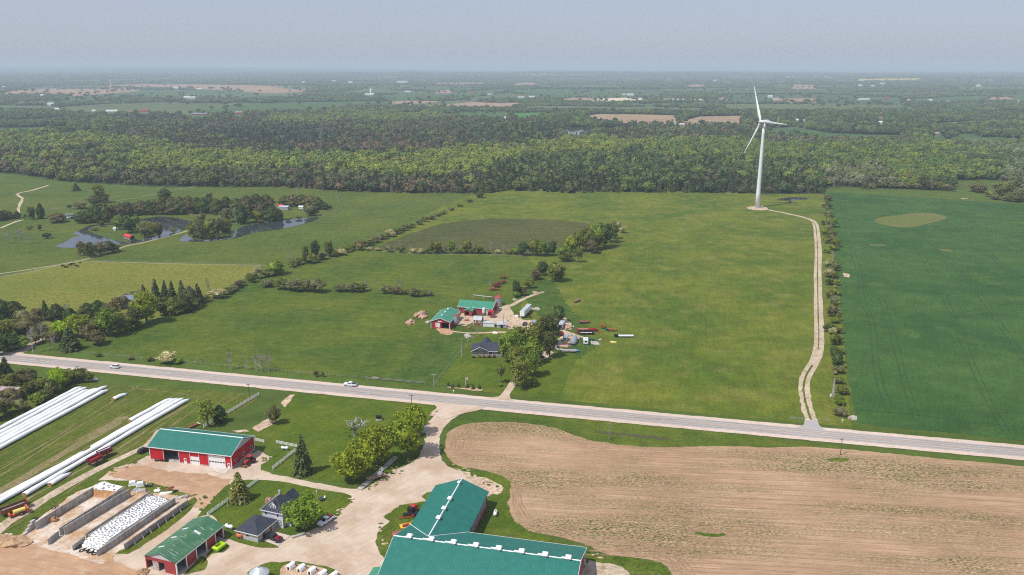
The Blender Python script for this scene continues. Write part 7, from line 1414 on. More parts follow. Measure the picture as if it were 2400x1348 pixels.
def wagon(name, label, cat, x, y, head, L, W, h0, h1, body, inside, wheels=2, flare=.25, frame='dark', wr=.45, z=.1, top=None):
    t = veh(name, label, cat, x, y, head, None, z)
    m = MB(); f_ = flare; b0 = [(-L / 2 + f_, -W / 2 + f_, h0), (L / 2 - f_, -W / 2 + f_, h0), (L / 2 - f_, W / 2 - f_, h0), (-L / 2 + f_, W / 2 - f_, h0)]; b1 = [(-L / 2, -W / 2, h1), (L / 2, -W / 2, h1), (L / 2, W / 2, h1), (-L / 2, W / 2, h1)]
    i0 = [(x_ * .94, y_ * .92, h0 + .1) for x_, y_, _ in b0]; i1 = [(x_ * .95, y_ * .93, h1) for x_, y_, _ in b1]
    m.add(b0 + b1 + i1 + i0, [(0, 3, 2, 1)] + [(k, (k + 1) % 4, 4 + (k + 1) % 4, 4 + k) for k in range(4)] + [(4 + k, 4 + (k + 1) % 4, 8 + (k + 1) % 4, 8 + k) for k in range(4)] + [(8 + k, 8 + (k + 1) % 4, 12 + (k + 1) % 4, 12 + k) for k in range(4)])
    m.build('hopper', body, t); MB().box(-L / 2 * .8, L / 2 * .8, -W / 2 * .7, W / 2 * .7, h0 + .1, h0 + (h1 - h0) * .45).build('load', inside, t)
    MB().box(-L / 2, L / 2 + 1.2, -.12, .12, h0 - .25, h0 - .05).build('drawbar', frame, t)
    for xx in ([-L * .28, L * .28] if wheels == 4 else [0]):
        for s_ in (-1, 1): wheel(t, xx, s_ * (W / 2 - .1), wr, .3)
    if top: MB().box(-L / 2, L / 2, -.25, .25, h1 + .02, h1 + .12).build('roof_bar', top, t)
    return t
wagon('grain_wagon', 'front dark red grain wagon with bright red inside, parked below the silage bags', 'grain wagon', 223, 1085, AB - .15, 4.6, 2.6, 1.3, 2.7, 'dark_red', 'machine_red', 4)
wagon('grain_wagon', 'rear dark red grain wagon with grey top bar, parked above the first wagon', 'grain wagon', 246, 1068, AB - .25, 4.6, 2.6, 1.3, 2.7, 'dark_red', 'dark', 4, top='soffit')
wagon('manure_spreader', 'long grey and red manure spreader at the lower left edge', 'manure spreader', 34, 1196, AB - .4, 8.0, 2.4, 1.0, 2.3, 'rust', 'grey_cover', 2, .1, wr=.6)
t = veh('sprayer', 'red sprayer with yellow tank beside the manure spreader', 'sprayer', 46, 1203, AB - .5, None, .1); MB().tube((-1.6, 0, 1.3), (1.6, 0, 1.3), .7, .7, 16).build('tank', 'pale_yellow', t); MB().box(-2.8, 2.2, -.8, .8, .5, .7).build('frame', 'machine_red', t)
for s_ in (-1, 1): wheel(t, .3, s_ * 1.05, .6, .35)
MB().box(1.9, 2.4, -1.5, 1.5, .6, 1.9).build('boom', 'machine_orange', t); MB().box(-2.9, -2.4, -.9, .9, .5, 1.3).build('hitch_box', 'machine_orange', t)
t = veh('forage_hopper', 'bright lime-green hopper tub standing on the grass by the old shed', 'hopper', 514, 1284, R(65), None, .14)
m = MB(); b0 = [(-1.5, -.8, .2), (1.5, -.8, .2), (1.5, .8, .2), (-1.5, .8, .2)]; b1 = [(-1.8, -1.1, 1.2), (1.8, -1.1, 1.2), (1.8, 1.1, 1.2), (-1.8, 1.1, 1.2)]; b2 = [(-1.3, -.6, 1.5), (1.0, -.6, 1.5), (1.0, .6, 1.5), (-1.3, .6, 1.5)]
m.add(b0 + b1 + b2 + [(x_, y_, .6) for x_, y_, _ in b2], [(0, 3, 2, 1)] + [(k, (k + 1) % 4, 4 + (k + 1) % 4, 4 + k) for k in range(4)] + [(4 + k, 4 + (k + 1) % 4, 8 + (k + 1) % 4, 8 + k) for k in range(4)] + [(8 + k, 8 + (k + 1) % 4, 12 + (k + 1) % 4, 12 + k) for k in range(4)] + [(12, 13, 14, 15)]); m.build('tub', 'lime', t, bevel=.06)
MB().box(-1.25, .95, -.55, .55, .62, .9).build('load', 'rust', t)
def tank(label, x, y, head, r_=.5, L=2.6, mat='white_paint', z=.14, name='propane_tank', cat='propane tank', g=None):
    t = veh(name, label, cat, x, y, head, g, z); m = MB(); n = 8
    pr = [(-L / 2, .05)] + [(-L / 2 + r_ * (1 - math.cos(a)), r_ * math.sin(a)) for a in (.4, .8, 1.2, 1.57)] + [(L / 2 - r_ * (1 - math.cos(a)), r_ * math.sin(a)) for a in (1.57, 1.2, .8, .4)] + [(L / 2, .05)]
    for (xa, ra), (xb, rb) in zip(pr[:-1], pr[1:]): m.tube((xa, 0, r_ + .3), (xb, 0, r_ + .3), ra, rb, 14, False)
    m.build('shell', mat, t, smooth=True); MB().cyl(0, 0, r_ * 2 + .28, r_ * 2 + .45, .22, n=10).build('valve_cap', 'navy', t)
    for s_ in (-1, 1): MB().box(s_ * L * .28 - .1, s_ * L * .28 + .1, -r_ * .7, r_ * .7, 0, .45).build('leg', 'galvanised', t)
tank('white propane tank between the old shed and the garage', 537, 1237, R(-25), .58, 3.0); tank('orange cylindrical tank beside the garage corner', 562, 1259, R(-15), .62, 2.2, 'machine_orange', name='fuel_tank', cat='fuel tank'); tank('small white propane tank on the lawn beside the white fence', 667.5, 1052, R(-8), .5, 2.8); tank('white propane tank standing alone between the barn and the tilled field', 1161, 1205, R(85), .55, 2.8)
# machinery beside the barn
t = veh('round_baler', 'red and black round baler parked beside the barn', 'baler', 969, 1197, R(60), None, .14); MB().tube((0, -.8, 1.3), (0, .8, 1.3), 1.15, 1.15, 16).build('chamber', 'machine_red', t); MB().box(-1.9, -.4, -1.0, 1.0, .6, 2.2).build('bale_gate', 'dark', t, bevel=.2); MB().box(.8, 3, -.12, .12, .6, .8).build('drawbar', 'dark', t)
for s_ in (-1, 1): wheel(t, -.3, s_ * 1.15, .6, .4)
t = veh('disc_mower', 'black disc mower with red drawbar beside the barn', 'mower', 962, 1210, R(12), None, .14); MB().box(-2.2, 2.2, .0, 1.5, .4, .95).build('deck', 'dark', t, bevel=.08); MB().tube((-3.6, -.6, .6), (1.2, -.7, .8), .14, .14, 6).build('drawbar', 'machine_red', t); MB().tube((.6, -.7, .8), (.9, .2, .8), .16, .16, 6).build('hitch', 'machine_red', t)
for s_ in (-1, 1): wheel(t, s_ * 1.5, 1.6, .42)
t = veh('rotary_mower', 'yellow rotary mower with dark red deck beside the barn valley', 'mower', 951, 1233, R(20), None, .14); MB().box(-1.7, 1.7, -1.1, 1.1, .35, .6).build('deck', 'machine_yellow', t); MB().box(-1.0, .7, -.8, .3, .6, .85).build('guard', 'dark_red', t); MB().box(.2, .8, -.2, .5, .6, 1.2).build('gearbox', 'machine_orange', t); MB().tube((1.0, .6, .6), (2.4, 1.6, .7), .1, .1, 6).build('drawbar', 'machine_yellow', t)
p = P(931, 1272); t = thing('feed_tank', 'round red tank with flat pink top against the barn corner', 'tank', (p.x, p.y, 0)); MB().lathe([(1.35, 0), (1.35, 3.0)], 0, 0, 20).build('shell', 'dark_red', t); MB().lathe([(1.42, 3.0), (1.2, 3.2), (.1, 3.3)], 0, 0, 20).build('lid', 'faded_red', t)
# flatbed trailer with tank, loading wall
t = veh('flatbed_trailer', 'wooden flatbed trailer carrying a white drum beside the maples', 'trailer', 882, 1119, R(32), None, .1); MB().box(-3.4, 3.4, -1.1, 1.1, .75, .9).build('deck', 'manure_heap', t); MB().box(-4.6, -3.4, -.08, .08, .6, .75).build('drawbar', 'dark', t)
for xx in (-2, 2):
    for s_ in (-1, 1): wheel(t, xx, s_ * .95, .36)
p = P(889, 1112, 1.3); t = thing('water_drum', 'white cylindrical drum lying on the flatbed trailer', 'drum', (p.x, p.y, 1.02), R(32)); MB().tube((-.7, 0, .65), (.7, 0, .65), .65, .65, 18).build('drum', 'white_plastic', t)
slabwall('retaining_wall', 'low mossy concrete retaining strip below the maples', [(842, 1146), (872, 1120), (928, 1070)], .5, 1.7, 'old_concrete', None); slabwall('retaining_wall', 'short concrete strip at the lane edge behind the tallest maple', [(985, 1013), (1002, 998)], .35, 2.0, 'old_concrete', None)
slabwall('retaining_wall', 'grey concrete kerb wall at the foot of the leafy tree', [(684, 1258), (716, 1248)], .6, .8, 'concrete', None)
# calf hutches
for k, (x, y) in enumerate(((676, 1337), (700, 1342), (725, 1348), (750, 1355), (776, 1359))):
    lab = ('leftmost white calf hutch with a dark doorway at the bottom edge', 'second white calf hutch from the left with its doorway to the camera', 'middle white calf hutch of the row at the bottom edge', 'fourth white calf hutch from the left, half below the picture', 'rightmost white calf hutch, only its roof showing')[k]
    p = P(x, y); t = thing('calf_hutch', lab, 'calf hutch', (p.x, p.y, .16), R(64 - k * 2), 'white calf hutches')
    m = MB(); m.prism([(-.75, 0), (.75, 0), (.72, .95), (.45, 1.35), (-.45, 1.35), (-.72, .95)], 'x', 0, 2.2); m.build('shell', 'white_plastic', t, bevel=.05); MB().prism([(-.38, .02), (.38, .02), (.34, .85), (-.34, .85)], 'x', -.02, .0 - .003).build('doorway', 'dark', t); MB().tube((2.0, -.78, .8), (2.0, -.74, .8), .25, .25, 10).build('vent', 'dark', t)  # doorway: dark plate on the closed shell, painted as the shade inside
for lab, x, y in (('white upturned tub at the left behind the second bunker', 311, 1137), ('white upturned tub at the right behind the second bunker', 329, 1139)):
    p = P(x, y); t = thing('plastic_tub', lab, 'tub', (p.x, p.y, .1), R(20), 'white tubs behind the bunkers'); MB().hexa([(-1.15, -.8, 0), (1.15, -.8, 0), (1.15, .8, 0), (-1.15, .8, 0)], [(-.95, -.62, 1.35), (.95, -.62, 1.35), (.95, .62, 1.35), (-.95, .62, 1.35)]).build('shell', 'white_plastic', t, bevel=.15)
    MB().box(-1.2, 1.2, -.85, .85, 0, .1).build('rim', 'white_plastic', t)
p = P(888, 984); t = thing('fire_pit_shelter', 'small dark box on stone legs standing on the mown lawn', 'shelter', (p.x, p.y, .06), R(10)); MB().box(-1.1, 1.1, -.8, .8, .9, 1.7).build('box', 'dark', t, bevel=.05); MB().box(-1.2, 1.2, -1.3, -.3, .0, .35).build('base', 'stone_heap', t)
for s_ in (-1, 1): MB().box(s_ * .9 - .1, s_ * .9 + .1, -.1, .1, 0, .9).build('leg', 'grey_wood', t)
p = P(560, 1184); t = thing('swing_set', 'grey timber swing frame on the farmhouse lawn', 'swing set', (p.x, p.y, .13), R(10))
for x in (-3.2, 1.8):
    m = MB()
    for s_ in (-1, 1): m.tube((x, s_ * 1.2, 0), (x, 0, 2.4), .09, .09, 6)
    m.build('a_frame', 'grey_wood', t)
MB().tube((-3.3, 0, 2.4), (1.9, 0, 2.4), .09, .09, 6).build('top_bar', 'grey_wood', t); m = MB()
for x in (-.6, 0): m.tube((x, 0, 2.4), (x, 0, .6), .025, .025, 4)
m.box(-.65, .05, -.15, .15, .55, .6); m.build('swing', 'white_paint', t)
p = P(753, 1174); t = thing('garden_furniture', 'dark garden table with white chairs on the farmhouse lawn', 'garden table', (p.x, p.y, .13), .4); MB().lathe([(.9, .7), (.9, .76)], 0, 0, 14).build('tabletop', 'navy', t); MB().cyl(0, 0, 0, .7, .06).build('pedestal', 'dark', t)
p = P(760, 1170); t = thing('garden_chair', 'white plastic garden chair beside the dark table', 'chair', (p.x, p.y, .13), .9); MB().box(-.3, .3, -.3, .3, .4, .46).build('seat', 'white_plastic', t); MB().box(.24, .3, -.3, .3, .46, 1.0).build('backrest', 'white_plastic', t)
for a in (-1, 1):
    for b_ in (-1, 1): MB().box(a * .26 - .03, a * .26 + .03, b_ * .26 - .03, b_ * .26 + .03, 0, .4).build('leg', 'white_plastic', t)
p = P(742.5, 1162); t = thing('garden_lamp', 'small white globe lamp post on the farmhouse lawn', 'lamp', (p.x, p.y, .13)); MB().cyl(0, 0, 0, 1.3, .04).build('post', 'white_paint', t); MB().lathe([(.05, 1.3), (.2, 1.45), (.2, 1.6), (.04, 1.75)], 0, 0, 10).build('globe', 'white_plastic', t)
t = veh('hay_rake', 'old rust-red implement with a pale bar in the grass behind the machine shed', 'implement', 455, 998, R(55), None, .06); MB().box(-2.4, 2.0, -.35, .35, .3, .75).build('body', 'rust', t); MB().box(1.9, 2.1, -1.1, 1.1, .7, .85).build('cross_bar', 'white_paint', t)
for s_ in (-1, 1): wheel(t, 0, s_ * .6, .4)
t = veh('wheel_stack', 'black tyres and scrap leaning by the machine shed wall', 'scrap', 368, 1077, R(-10), None, .1); m = MB(); torus(m, .6, .25, 14, 6); m.build('tyre', 'rubber', t); MB().box(1.0, 4.2, -.4, .4, 0, .4).build('scrap_frame', 'dark', t)
# ------------------------------------------------------------------ fences, poles, signs
def fence(name, label, px, h, post_gap, mat, rails=2, posts=True, rail_t=.07, post_t=.09, z=.05, cat='fence', rw=.14, wire=False):
    ws = [P(x, y).to_2d() for x, y in px]; o = ws[0]; t = thing(name, label, cat, (o.x, o.y, z)); m = MB()
    pts = []
    for a, b_ in zip(ws[:-1], ws[1:]):
        L = (b_ - a).length; n = max(1, round(L / post_gap)); pts += [a.lerp(b_, k / n) for k in range(n)]
    pts.append(ws[-1])
    for a, b_ in zip(pts[:-1], pts[1:]):
        d = (b_ - a); ln = d.length; nn3 = Vector((-d.y, d.x)) / max(ln, .01) * (rail_t / 2)
        for r_ in range(rails):
            zz = h * (r_ + .75) / (rails + .3) if not wire else h * (r_ + 1) / (rails + .5); a2_, b2_ = a - o, b_ - o
            m.hexa([(a2_.x - nn3.x, a2_.y - nn3.y, zz), (b2_.x - nn3.x, b2_.y - nn3.y, zz), (b2_.x + nn3.x, b2_.y + nn3.y, zz), (a2_.x + nn3.x, a2_.y + nn3.y, zz)], [(a2_.x - nn3.x, a2_.y - nn3.y, zz + rw), (b2_.x - nn3.x, b2_.y - nn3.y, zz + rw), (b2_.x + nn3.x, b2_.y + nn3.y, zz + rw), (a2_.x + nn3.x, a2_.y + nn3.y, zz + rw)])
    m.build('wire' if wire else 'rail', mat if not wire else 'galvanised', t)
    pm_ = MB().box(-post_t, post_t, -post_t, post_t, 0, h); me = bpy.data.meshes.new('post'); me.from_pydata(pm_.v, [], pm_.f); me.materials.append(M[mat]); me.update()
    for q in pts[:100]:
        c = bpy.data.objects.new('post', me); C.objects.link(c); c.parent = t; c.location = (q.x - o.x, q.y - o.y, 0); c.rotation_euler = (0, 0, random.uniform(-.2, .2))
    return t
for lab, px in (('white board fence running from the dark cedar up to the utility pole', [(530, 973), (607, 927)]), ('short white fence between the thin tree and the machine shed roof', [(478, 1003), (509, 985)]), ('short white fence touching the machine shed gable', [(598, 1034), (619, 1039)]), ('white fence section above the small propane tank', [(648, 1040), (697, 1050)]), ('white fence slanting beside the big spruce', [(640, 1101), (692, 1059)]),
                ('white fence behind the pine at the lane', [(578, 1149), (605, 1128)]), ('white fence from the old shed roof to the pine', [(487, 1210), (546, 1168)])): fence('board_fence', lab, px, 1.35, 2.4, 'white_paint', 3, rw=.16)
fence('wire_fence', 'wire fence with pale posts between the meadow and the farmhouse lawn', [(1018, 905), (1035, 880), (1062, 848), (1085, 818), (1110, 788)], 1.3, 4.5, 'grey_wood', 2, rw=.03, rail_t=.03, wire=True)
fence('wire_fence', 'wire fence with pale posts along the front of the big meadow', [(200, 829), (360, 844), (500, 857), (700, 875), (860, 888)], 1.2, 6, 'old_concrete', 2, rw=.03, rail_t=.03, wire=True)
fence('rail_fence', 'weathered log rail fence beside the highway', [(858, 889), (900, 892), (960, 897), (998, 901)], 1.2, 5, 'grey_wood', 2, rail_t=.12)
fence('wire_fence', 'wire fence along the meadow below the cross hedge', [(870, 592), (1000, 598), (1200, 600), (1235, 602)], 1.3, 6, 'grey_wood', 2, rw=.05, rail_t=.04, wire=True)
fence('wire_fence', 'long grey wire fence behind the cattle pasture', [(170, 612), (330, 617), (480, 620), (614, 623)], 1.4, 6, 'grey_wood', 2, rw=.06, rail_t=.05, wire=True)
fence('wire_fence', 'grey wire fence crossing the far pasture above the pond', [(100, 497), (200, 478), (300, 466), (400, 447), (468, 436)], 1.4, 9, 'grey_wood', 2, rw=.08, rail_t=.06, wire=True)
fence('wire_fence', 'wire fence from the long pond towards the boundary hedgerow', [(742, 508), (800, 490), (780, 500)], 1.4, 8, 'grey_wood', 2, rw=.08, rail_t=.06, wire=True)
fence('wire_fence', 'dark wire fence along the left side of the cattle pasture', [(-60, 655), (60, 640), (170, 614)], 1.4, 6, 'grey_wood', 2, rw=.05, rail_t=.05, wire=True)
fence('field_gate', 'grey tube gate left of the turbine track entrance', [(1852, 983), (1881, 985.5)], 1.3, 6, 'galvanised', 3, rw=.06, cat='gate'); fence('field_gate', 'pale tube gate right of the turbine track entrance', [(1921, 986), (1941, 989)], 1.3, 6, 'galvanised', 1, rw=.08, cat='gate')
def pole(label, x, yb, yt, arm=True, name='utility_pole', mat='pole_wood', r_=.16):
    p = P(x, yb); h = top_z(x, yb, yt); t = thing(name, label, 'utility pole', (p.x, p.y, 0), random.uniform(-.2, .2)); MB().tube((0, 0, 0), (0, 0, h), r_, r_ * .7, 8).build('shaft', mat, t)
    if arm: MB().box(-.9, .9, -.06, .06, h - .5, h - .35).build('crossarm', mat, t); MB().cyl(0, 0, h, h + .3, .06, n=6).build('insulator', 'galvanised', t)
pole('weathered utility pole in the wood edge at the far left of the highway', 185.5, 892, 857, mat='grey_wood'); pole('dark utility pole at the end of the white fence near the highway', 585, 939, 899); pole('dark utility pole behind the maples at the lane corner', 965, 956, 925); pole('grey utility pole on the verge above the tilled field', 1427.5, 1031, 991, mat='grey_wood'); pole('dark utility pole at the right between highway and tilled field', 1969.5, 1067, 1027)
pole('pale utility pole at the fence corner by the log rails', 1017.5, 909, 876, mat='old_concrete'); pole('tall pale utility pole beside the bungalow lawn', 1082, 837, 797, False, mat='old_concrete'); pole('dark yard pole in front of the small grey shed', 1180.7, 769, 741, False); pole('short pole beside the rust-brown shed', 1133, 765, 748, False)
tree('bare', 1149, 684, 643, 8, GREY, 'single bare dead trunk behind the long red barn'); tree('bare', 1148, 640, 622, 0.1 + 7, GREY, 'small bare sapling in the meadow beyond the parked wagons')
t = thing('yard_sign', 'brown sign board with a white round emblem on a post by the little spruces', 'sign', (*P(1091, 904).to_2d(), .1)); h = top_z(1091, 904, 884); MB().box(-.06, .06, -.06, .06, 0, h).build('post', 'white_paint', t); MB().box(.06, 1.5, -.04, .04, h - 1.5, h - .1).build('board', 'wood', t); m = MB(); m.tube((.78, -.05, h - .8), (.78, -.07, h - .8), .42, .42, 16); m.build('emblem', 'white_paint', t)
for lab, x, y in (('white mailbox at the highway edge in front of the little spruces', 1063, 923), ('white marker post near the mouth of the wood lane', 143, 821), ('white marker post right of the turbine gate', 1974, 992)):
    t = thing('mailbox' if 'mail' in lab else 'marker_post', lab, 'mailbox' if 'mail' in lab else 'marker post', (*P(x, y).to_2d(), .1)); MB().box(-.06, .06, -.06, .06, 0, 1.1).build('post', 'white_paint', t); MB().box(-.3, .3, -.15, .15, 1.1, 1.4).build('box' if 'mail' in lab else 'cap', 'white_plastic', t)
t = thing('leaning_panel', 'tall pale board leaning upright on the grass beside the turbine track', 'panel', (*P(1952, 932).to_2d(), .1), R(10)); MB().hexa([(-.6, -.1, 0), (.5, -.1, 0), (.5, .1, 0), (-.6, .1, 0)], [(-.1, .5, 8.2), (.45, .5, 8.2), (.45, .65, 8.2), (-.1, .65, 8.2)]).build('board', 'old_concrete', t); MB().box(-1.3, -.7, -.2, .2, .3, 1.6).build('meter_box', 'white_paint', t)
for k, (x, y) in enumerate(((1974, 972), (1973.5, 960))):
    t = thing('fence_post', ('pale leaning fence post right of the turbine gates', 'second pale fence post beyond the turbine gates')[k], 'fence post', (*P(x, y).to_2d(), .1), 0, 'posts by the wheat hedgerow'); MB().tube((0, 0, 0), (.3, 0, 2.0), .1, .09, 6).build('shaft', 'dead_wood', t)
# ------------------------------------------------------------------ the north farm's machinery park
t = veh('semi_trailer', 'long white semi-trailer parked on the grass behind the sandy yard', 'trailer', 1232.5, 735, R(73), None, .1); MB().box(-7.4, 7.4, -1.25, 1.25, 1.1, 3.9).build('box_body', 'white_steel', t); MB().box(-7.3, 7.3, -1.2, 1.2, 3.9, 3.94).build('roof', 'metal_shed', t); MB().box(-7.0, 6, -.5, .5, .8, 1.1).build('frame', 'dark', t)
for xx in (-6.2, -5.0):
    for s_ in (-1, 1): wheel(t, xx, s_ * 1.05, .5)
MB().box(4.8, 5.0, -.9, .9, .1, .9).build('landing_gear', 'dark', t)
t = veh('box_trailer', 'shorter grey box trailer with open back beside the brushwood heap', 'trailer', 1316, 767, R(73), None, .1); MB().box(-3.6, 3.6, -1.2, 1.2, .9, 3.0).build('box_body', 'metal_shed', t); MB().box(-3.62, -3.601, -1.0, 1.0, 1.0, 2.8).build('open_back_shade', 'dark', t)  # the box is closed; a dark plate paints the shade of its open back
for s_ in (-1, 1): wheel(t, -2.2, s_ * 1.05, .45)
t = veh('covered_boat', 'large boat under a grey cover in the machinery park', 'boat', 1346, 800, R(78), None, .1); m = MB(); pr = [(-5.2, .9, .9), (-3, 1.5, 1.6), (0, 1.6, 1.9), (3, 1.2, 1.8), (5.0, .2, 1.3)]; vs_ = []; n = 9
for x_, w_, h_ in pr:
    for k in range(n): a = math.pi * k / (n - 1); vs_.append((x_, math.cos(a) * w_, .7 + math.sin(a) * h_))
m.add(vs_, [(i * n + k, (i + 1) * n + k, (i + 1) * n + k + 1, i * n + k + 1) for i in range(4) for k in range(n - 1)] + [tuple(range(n)), tuple(range(4 * n, 5 * n))[::-1]]); m.build('cover', 'grey_cover', t); MB().box(-3.5, 4.8, -.7, .7, .35, .7).build('boat_trailer', 'dark', t)
for s_ in (-1, 1): wheel(t, -1, s_ * .9, .35)
t = veh('camper', 'small grey camper beside the covered boat', 'camper', 1326, 796, R(78), None, .1); MB().box(-2.4, 2.4, -1.1, 1.1, .6, 2.5).build('body', 'galvanised', t, bevel=.2); MB().box(-2.43, -2.41, -.7, .7, 1.4, 2.0).build('window', 'glass', t)
for s_ in (-1, 1): wheel(t, 0, s_ * 1.0, .35)
t = veh('white_camper', 'white boxy camper van standing right of the covered boat', 'camper', 1372.5, 804, R(88), None, .1); MB().box(-2.2, 2.2, -1.15, 1.15, .5, 2.7).build('body', 'white_steel', t, bevel=.08); MB().box(-2.23, -2.21, -.6, .6, 1.5, 2.2).build('window', 'glass', t); MB().box(-.5, .5, -.4, .4, 2.7, 2.9).build('roof_hatch', 'galvanised', t)
for s_ in (-1, 1): wheel(t, -1.2, s_ * 1.0, .35)
for nm_, lab, cat, x, y, hd, L, W_, h0, h1, mt, ins in (('hay_wagon', 'long brown flat wagon behind the red implements', 'wagon', 1368, 756, R(2), 5.2, 2.2, .7, 1.3, 'rust', 'wood'), ('hay_wagon', 'long red and white wagon, upper one of the pair in the machinery park', 'wagon', 1367, 774, R(0), 6.4, 2.0, .6, 1.3, 'machine_red', 'white_paint'), ('hay_wagon', 'long white and black wagon, lower one of the pair in the machinery park', 'wagon', 1374, 782, R(0), 7.4, 2.0, .6, 1.2, 'dark', 'white_paint'),
     ('seed_drill', 'rounded red drill right of the pair of long wagons', 'implement', 1391.5, 775, R(10), 3.6, 1.8, .5, 1.4, 'machine_red', 'faded_red'), ('loader_tractor', 'orange-red implement with upright arms standing alone in the meadow', 'implement', 1413.5, 767, R(90), 3.2, 1.8, .5, 1.6, 'machine_orange', 'dark'), ('harrow', 'orange-red harrow at the right of the small teal machine', 'implement', 1434, 774, R(-5), 4.0, 1.5, .4, 1.0, 'machine_orange', 'machine_red'),
     ('cart', 'small teal cart between two orange-red implements', 'cart', 1423, 773, R(10), 2.0, 1.3, .4, 1.0, 'teal_paint', 'dark'), ('cart', 'dark teal cart right of the white camper van', 'cart', 1386, 796, R(0), 3.2, 1.3, .4, .9, 'teal_paint', 'navy'), ('livestock_trailer', 'pale open trailer with green load below the pinkish boards', 'trailer', 1291, 818, R(-6), 5.6, 2.2, .6, 1.4, 'metal_shed', 'teal_paint'), ('utility_trailer', 'small grey trailer right of the pale open trailer', 'trailer', 1311, 821, R(-6), 3.0, 1.8, .5, .9, 'skylight', 'grey_wood'),
     ('pipe_trailer', 'pale pipe-framed trailer beside the round blue pool', 'trailer', 1333, 824, R(-2), 6.4, 1.9, .6, 1.2, 'soffit', 'grey_wood'), ('dark_trailer', 'dark flat load at the left end of the pinkish boards', 'trailer', 1292, 808, R(-5), 3.6, 2.0, .4, .9, 'dark', 'dark'), ('baler_wreck', 'dark red baler at the edge of the trees above the camper', 'implement', 1313, 785, R(-15), 3.8, 2.0, .5, 1.6, 'dark_red', 'machine_red'), ('small_tractor', 'small red and white garden tractor under the big trees', 'garden tractor', 1273, 823, R(-20), 2.2, 1.4, .4, 1.2, 'machine_red', 'white_paint'),
     ('feed_wagon', 'dark brown wagon furthest back in the meadow behind the barns', 'wagon', 1179, 652, R(0), 4.0, 2.2, .8, 1.7, 'rust', 'dark'), ('feed_wagon', 'white-topped red feeder, left one of the two close together', 'feeder wagon', 1160, 669, R(15), 3.2, 2.0, .8, 1.8, 'rust', 'skylight'), ('feed_wagon', 'white-topped red feeder, right one of the two close together', 'feeder wagon', 1168, 666, R(15), 2.8, 2.0, .8, 1.8, 'rust', 'skylight'), ('feed_wagon', 'white-topped red feeder standing apart on the right', 'feeder wagon', 1180, 663, R(15), 3.0, 2.0, .8, 1.8, 'rust', 'skylight'),
     ('feed_wagon', 'dull red open wagon below the white-topped feeders', 'wagon', 1165, 672, R(10), 4.0, 2.0, .5, 1.2, 'dark_red', 'rust'), ('feed_wagon', 'orange-red wagon nearest the long red barn', 'wagon', 1153, 679, R(10), 3.8, 2.2, .6, 1.5, 'machine_orange', 'rust'), ('cart', 'tiny orange-red cart right of the orange-red wagon', 'cart', 1167, 679, R(10), 2.0, 1.2, .4, .9, 'machine_orange', 'rust')):
    wagon(nm_, lab, cat, x, y, hd, L, W_, h0, h1, mt, ins, 2, .15)
p = P(1413, 762); t = thing('fork_frame', 'thin red upright fork above the lone orange-red implement', 'implement', (p.x, p.y, .05)); m = MB()
for s_ in (-1, 1): m.tube((s_ * .9, 0, 0), (s_ * 1.1, 0, 1.6), .1, .08, 5)
m.build('fork', 'machine_orange', t)
p = P(1350, 824); t = thing('paddling_pool', 'round blue pool ring at the end of the pipe-framed trailer', 'pool', (p.x, p.y, .1)); MB().lathe([(1.5, 0), (1.5, .7), (1.3, .7), (1.3, .2)], 0, 0, 20).build('rim', 'blue_plastic', t); MB().lathe([(1.2, .1), (1.2, .5)], 0, 0, 18).build('cover', 'grey_cover', t)
p = P(1311, 811); t = thing('board_stack', 'large flat stack of pinkish boards under the big trees', 'board stack', (p.x, p.y, .1), R(-4)); MB().hexa([(-4, -2, 0), (4, -2, 0), (4.6, 2.4, 0), (-3.2, 2.4, 0)], [(-4, -2, .4), (4, -2, .4), (4.6, 2.4, .4), (-3.2, 2.4, .4)]).build('boards', 'pinkish_board', t)
p = P(1324, 806); t = thing('yellow_drum', 'yellow drum at the corner of the pinkish boards', 'drum', (p.x, p.y, .1)); MB().lathe([(.9, 0), (.9, 1.3), (.7, 1.4)], 0, 0, 14).build('drum', 'machine_yellow', t); MB().lathe([(.3, 1.4), (.3, 1.5)], 0, 0, 8).build('lid', 'dark', t)
heap('yellow_weeds', 'patch of yellow flowering weeds at the right of the machinery park', 'weeds', 1437, 802, 3.4, 2, .3, 'pale_yellow', 0, None, seed=9)
t = veh('flat_trailer', 'long pale flatbed trailer with a dark end, alone right of the machinery', 'trailer', 1469, 788, R(0), None, .05); MB().box(-4.2, 3.4, -1.1, 1.1, .7, .9).build('deck', 'skylight', t); MB().box(-6.4, -4.5, -.8, .8, .4, 1.4).build('tongue_box', 'dark', t, bevel=.15)
for xx in (-3, 2.4):
    for s_ in (-1, 1): wheel(t, xx, s_ * .95, .38)
t = veh('grain_auger', 'long pale grain auger lying behind the long red barn', 'auger', 1133, 696, R(-30), None, .1); MB().tube((-7, 0, .6), (7, 0, 1.2), .2, .2, 8).build('tube', 'soffit', t); MB().box(6.4, 7.8, -.5, .5, .4, 1.5).build('motor', 'rust', t); MB().tube((0, 0, .9), (1.5, -2, .1), .08, .08, 5).build('support', 'soffit', t)
t = veh('grey_sheet', 'leaning grey metal sheets beside the dark blue car', 'metal sheets', 1252, 754, R(70), None, .1); MB().hexa([(-2.2, -1.2, .1), (2.2, -1.2, .1), (2.2, 1.2, .1), (-2.2, 1.2, .1)], [(-2.2, -1.2, .3), (2.2, -1.2, .5), (2.2, 1.2, .9), (-2.2, 1.2, .7)]).build('sheet', 'galvanised', t)
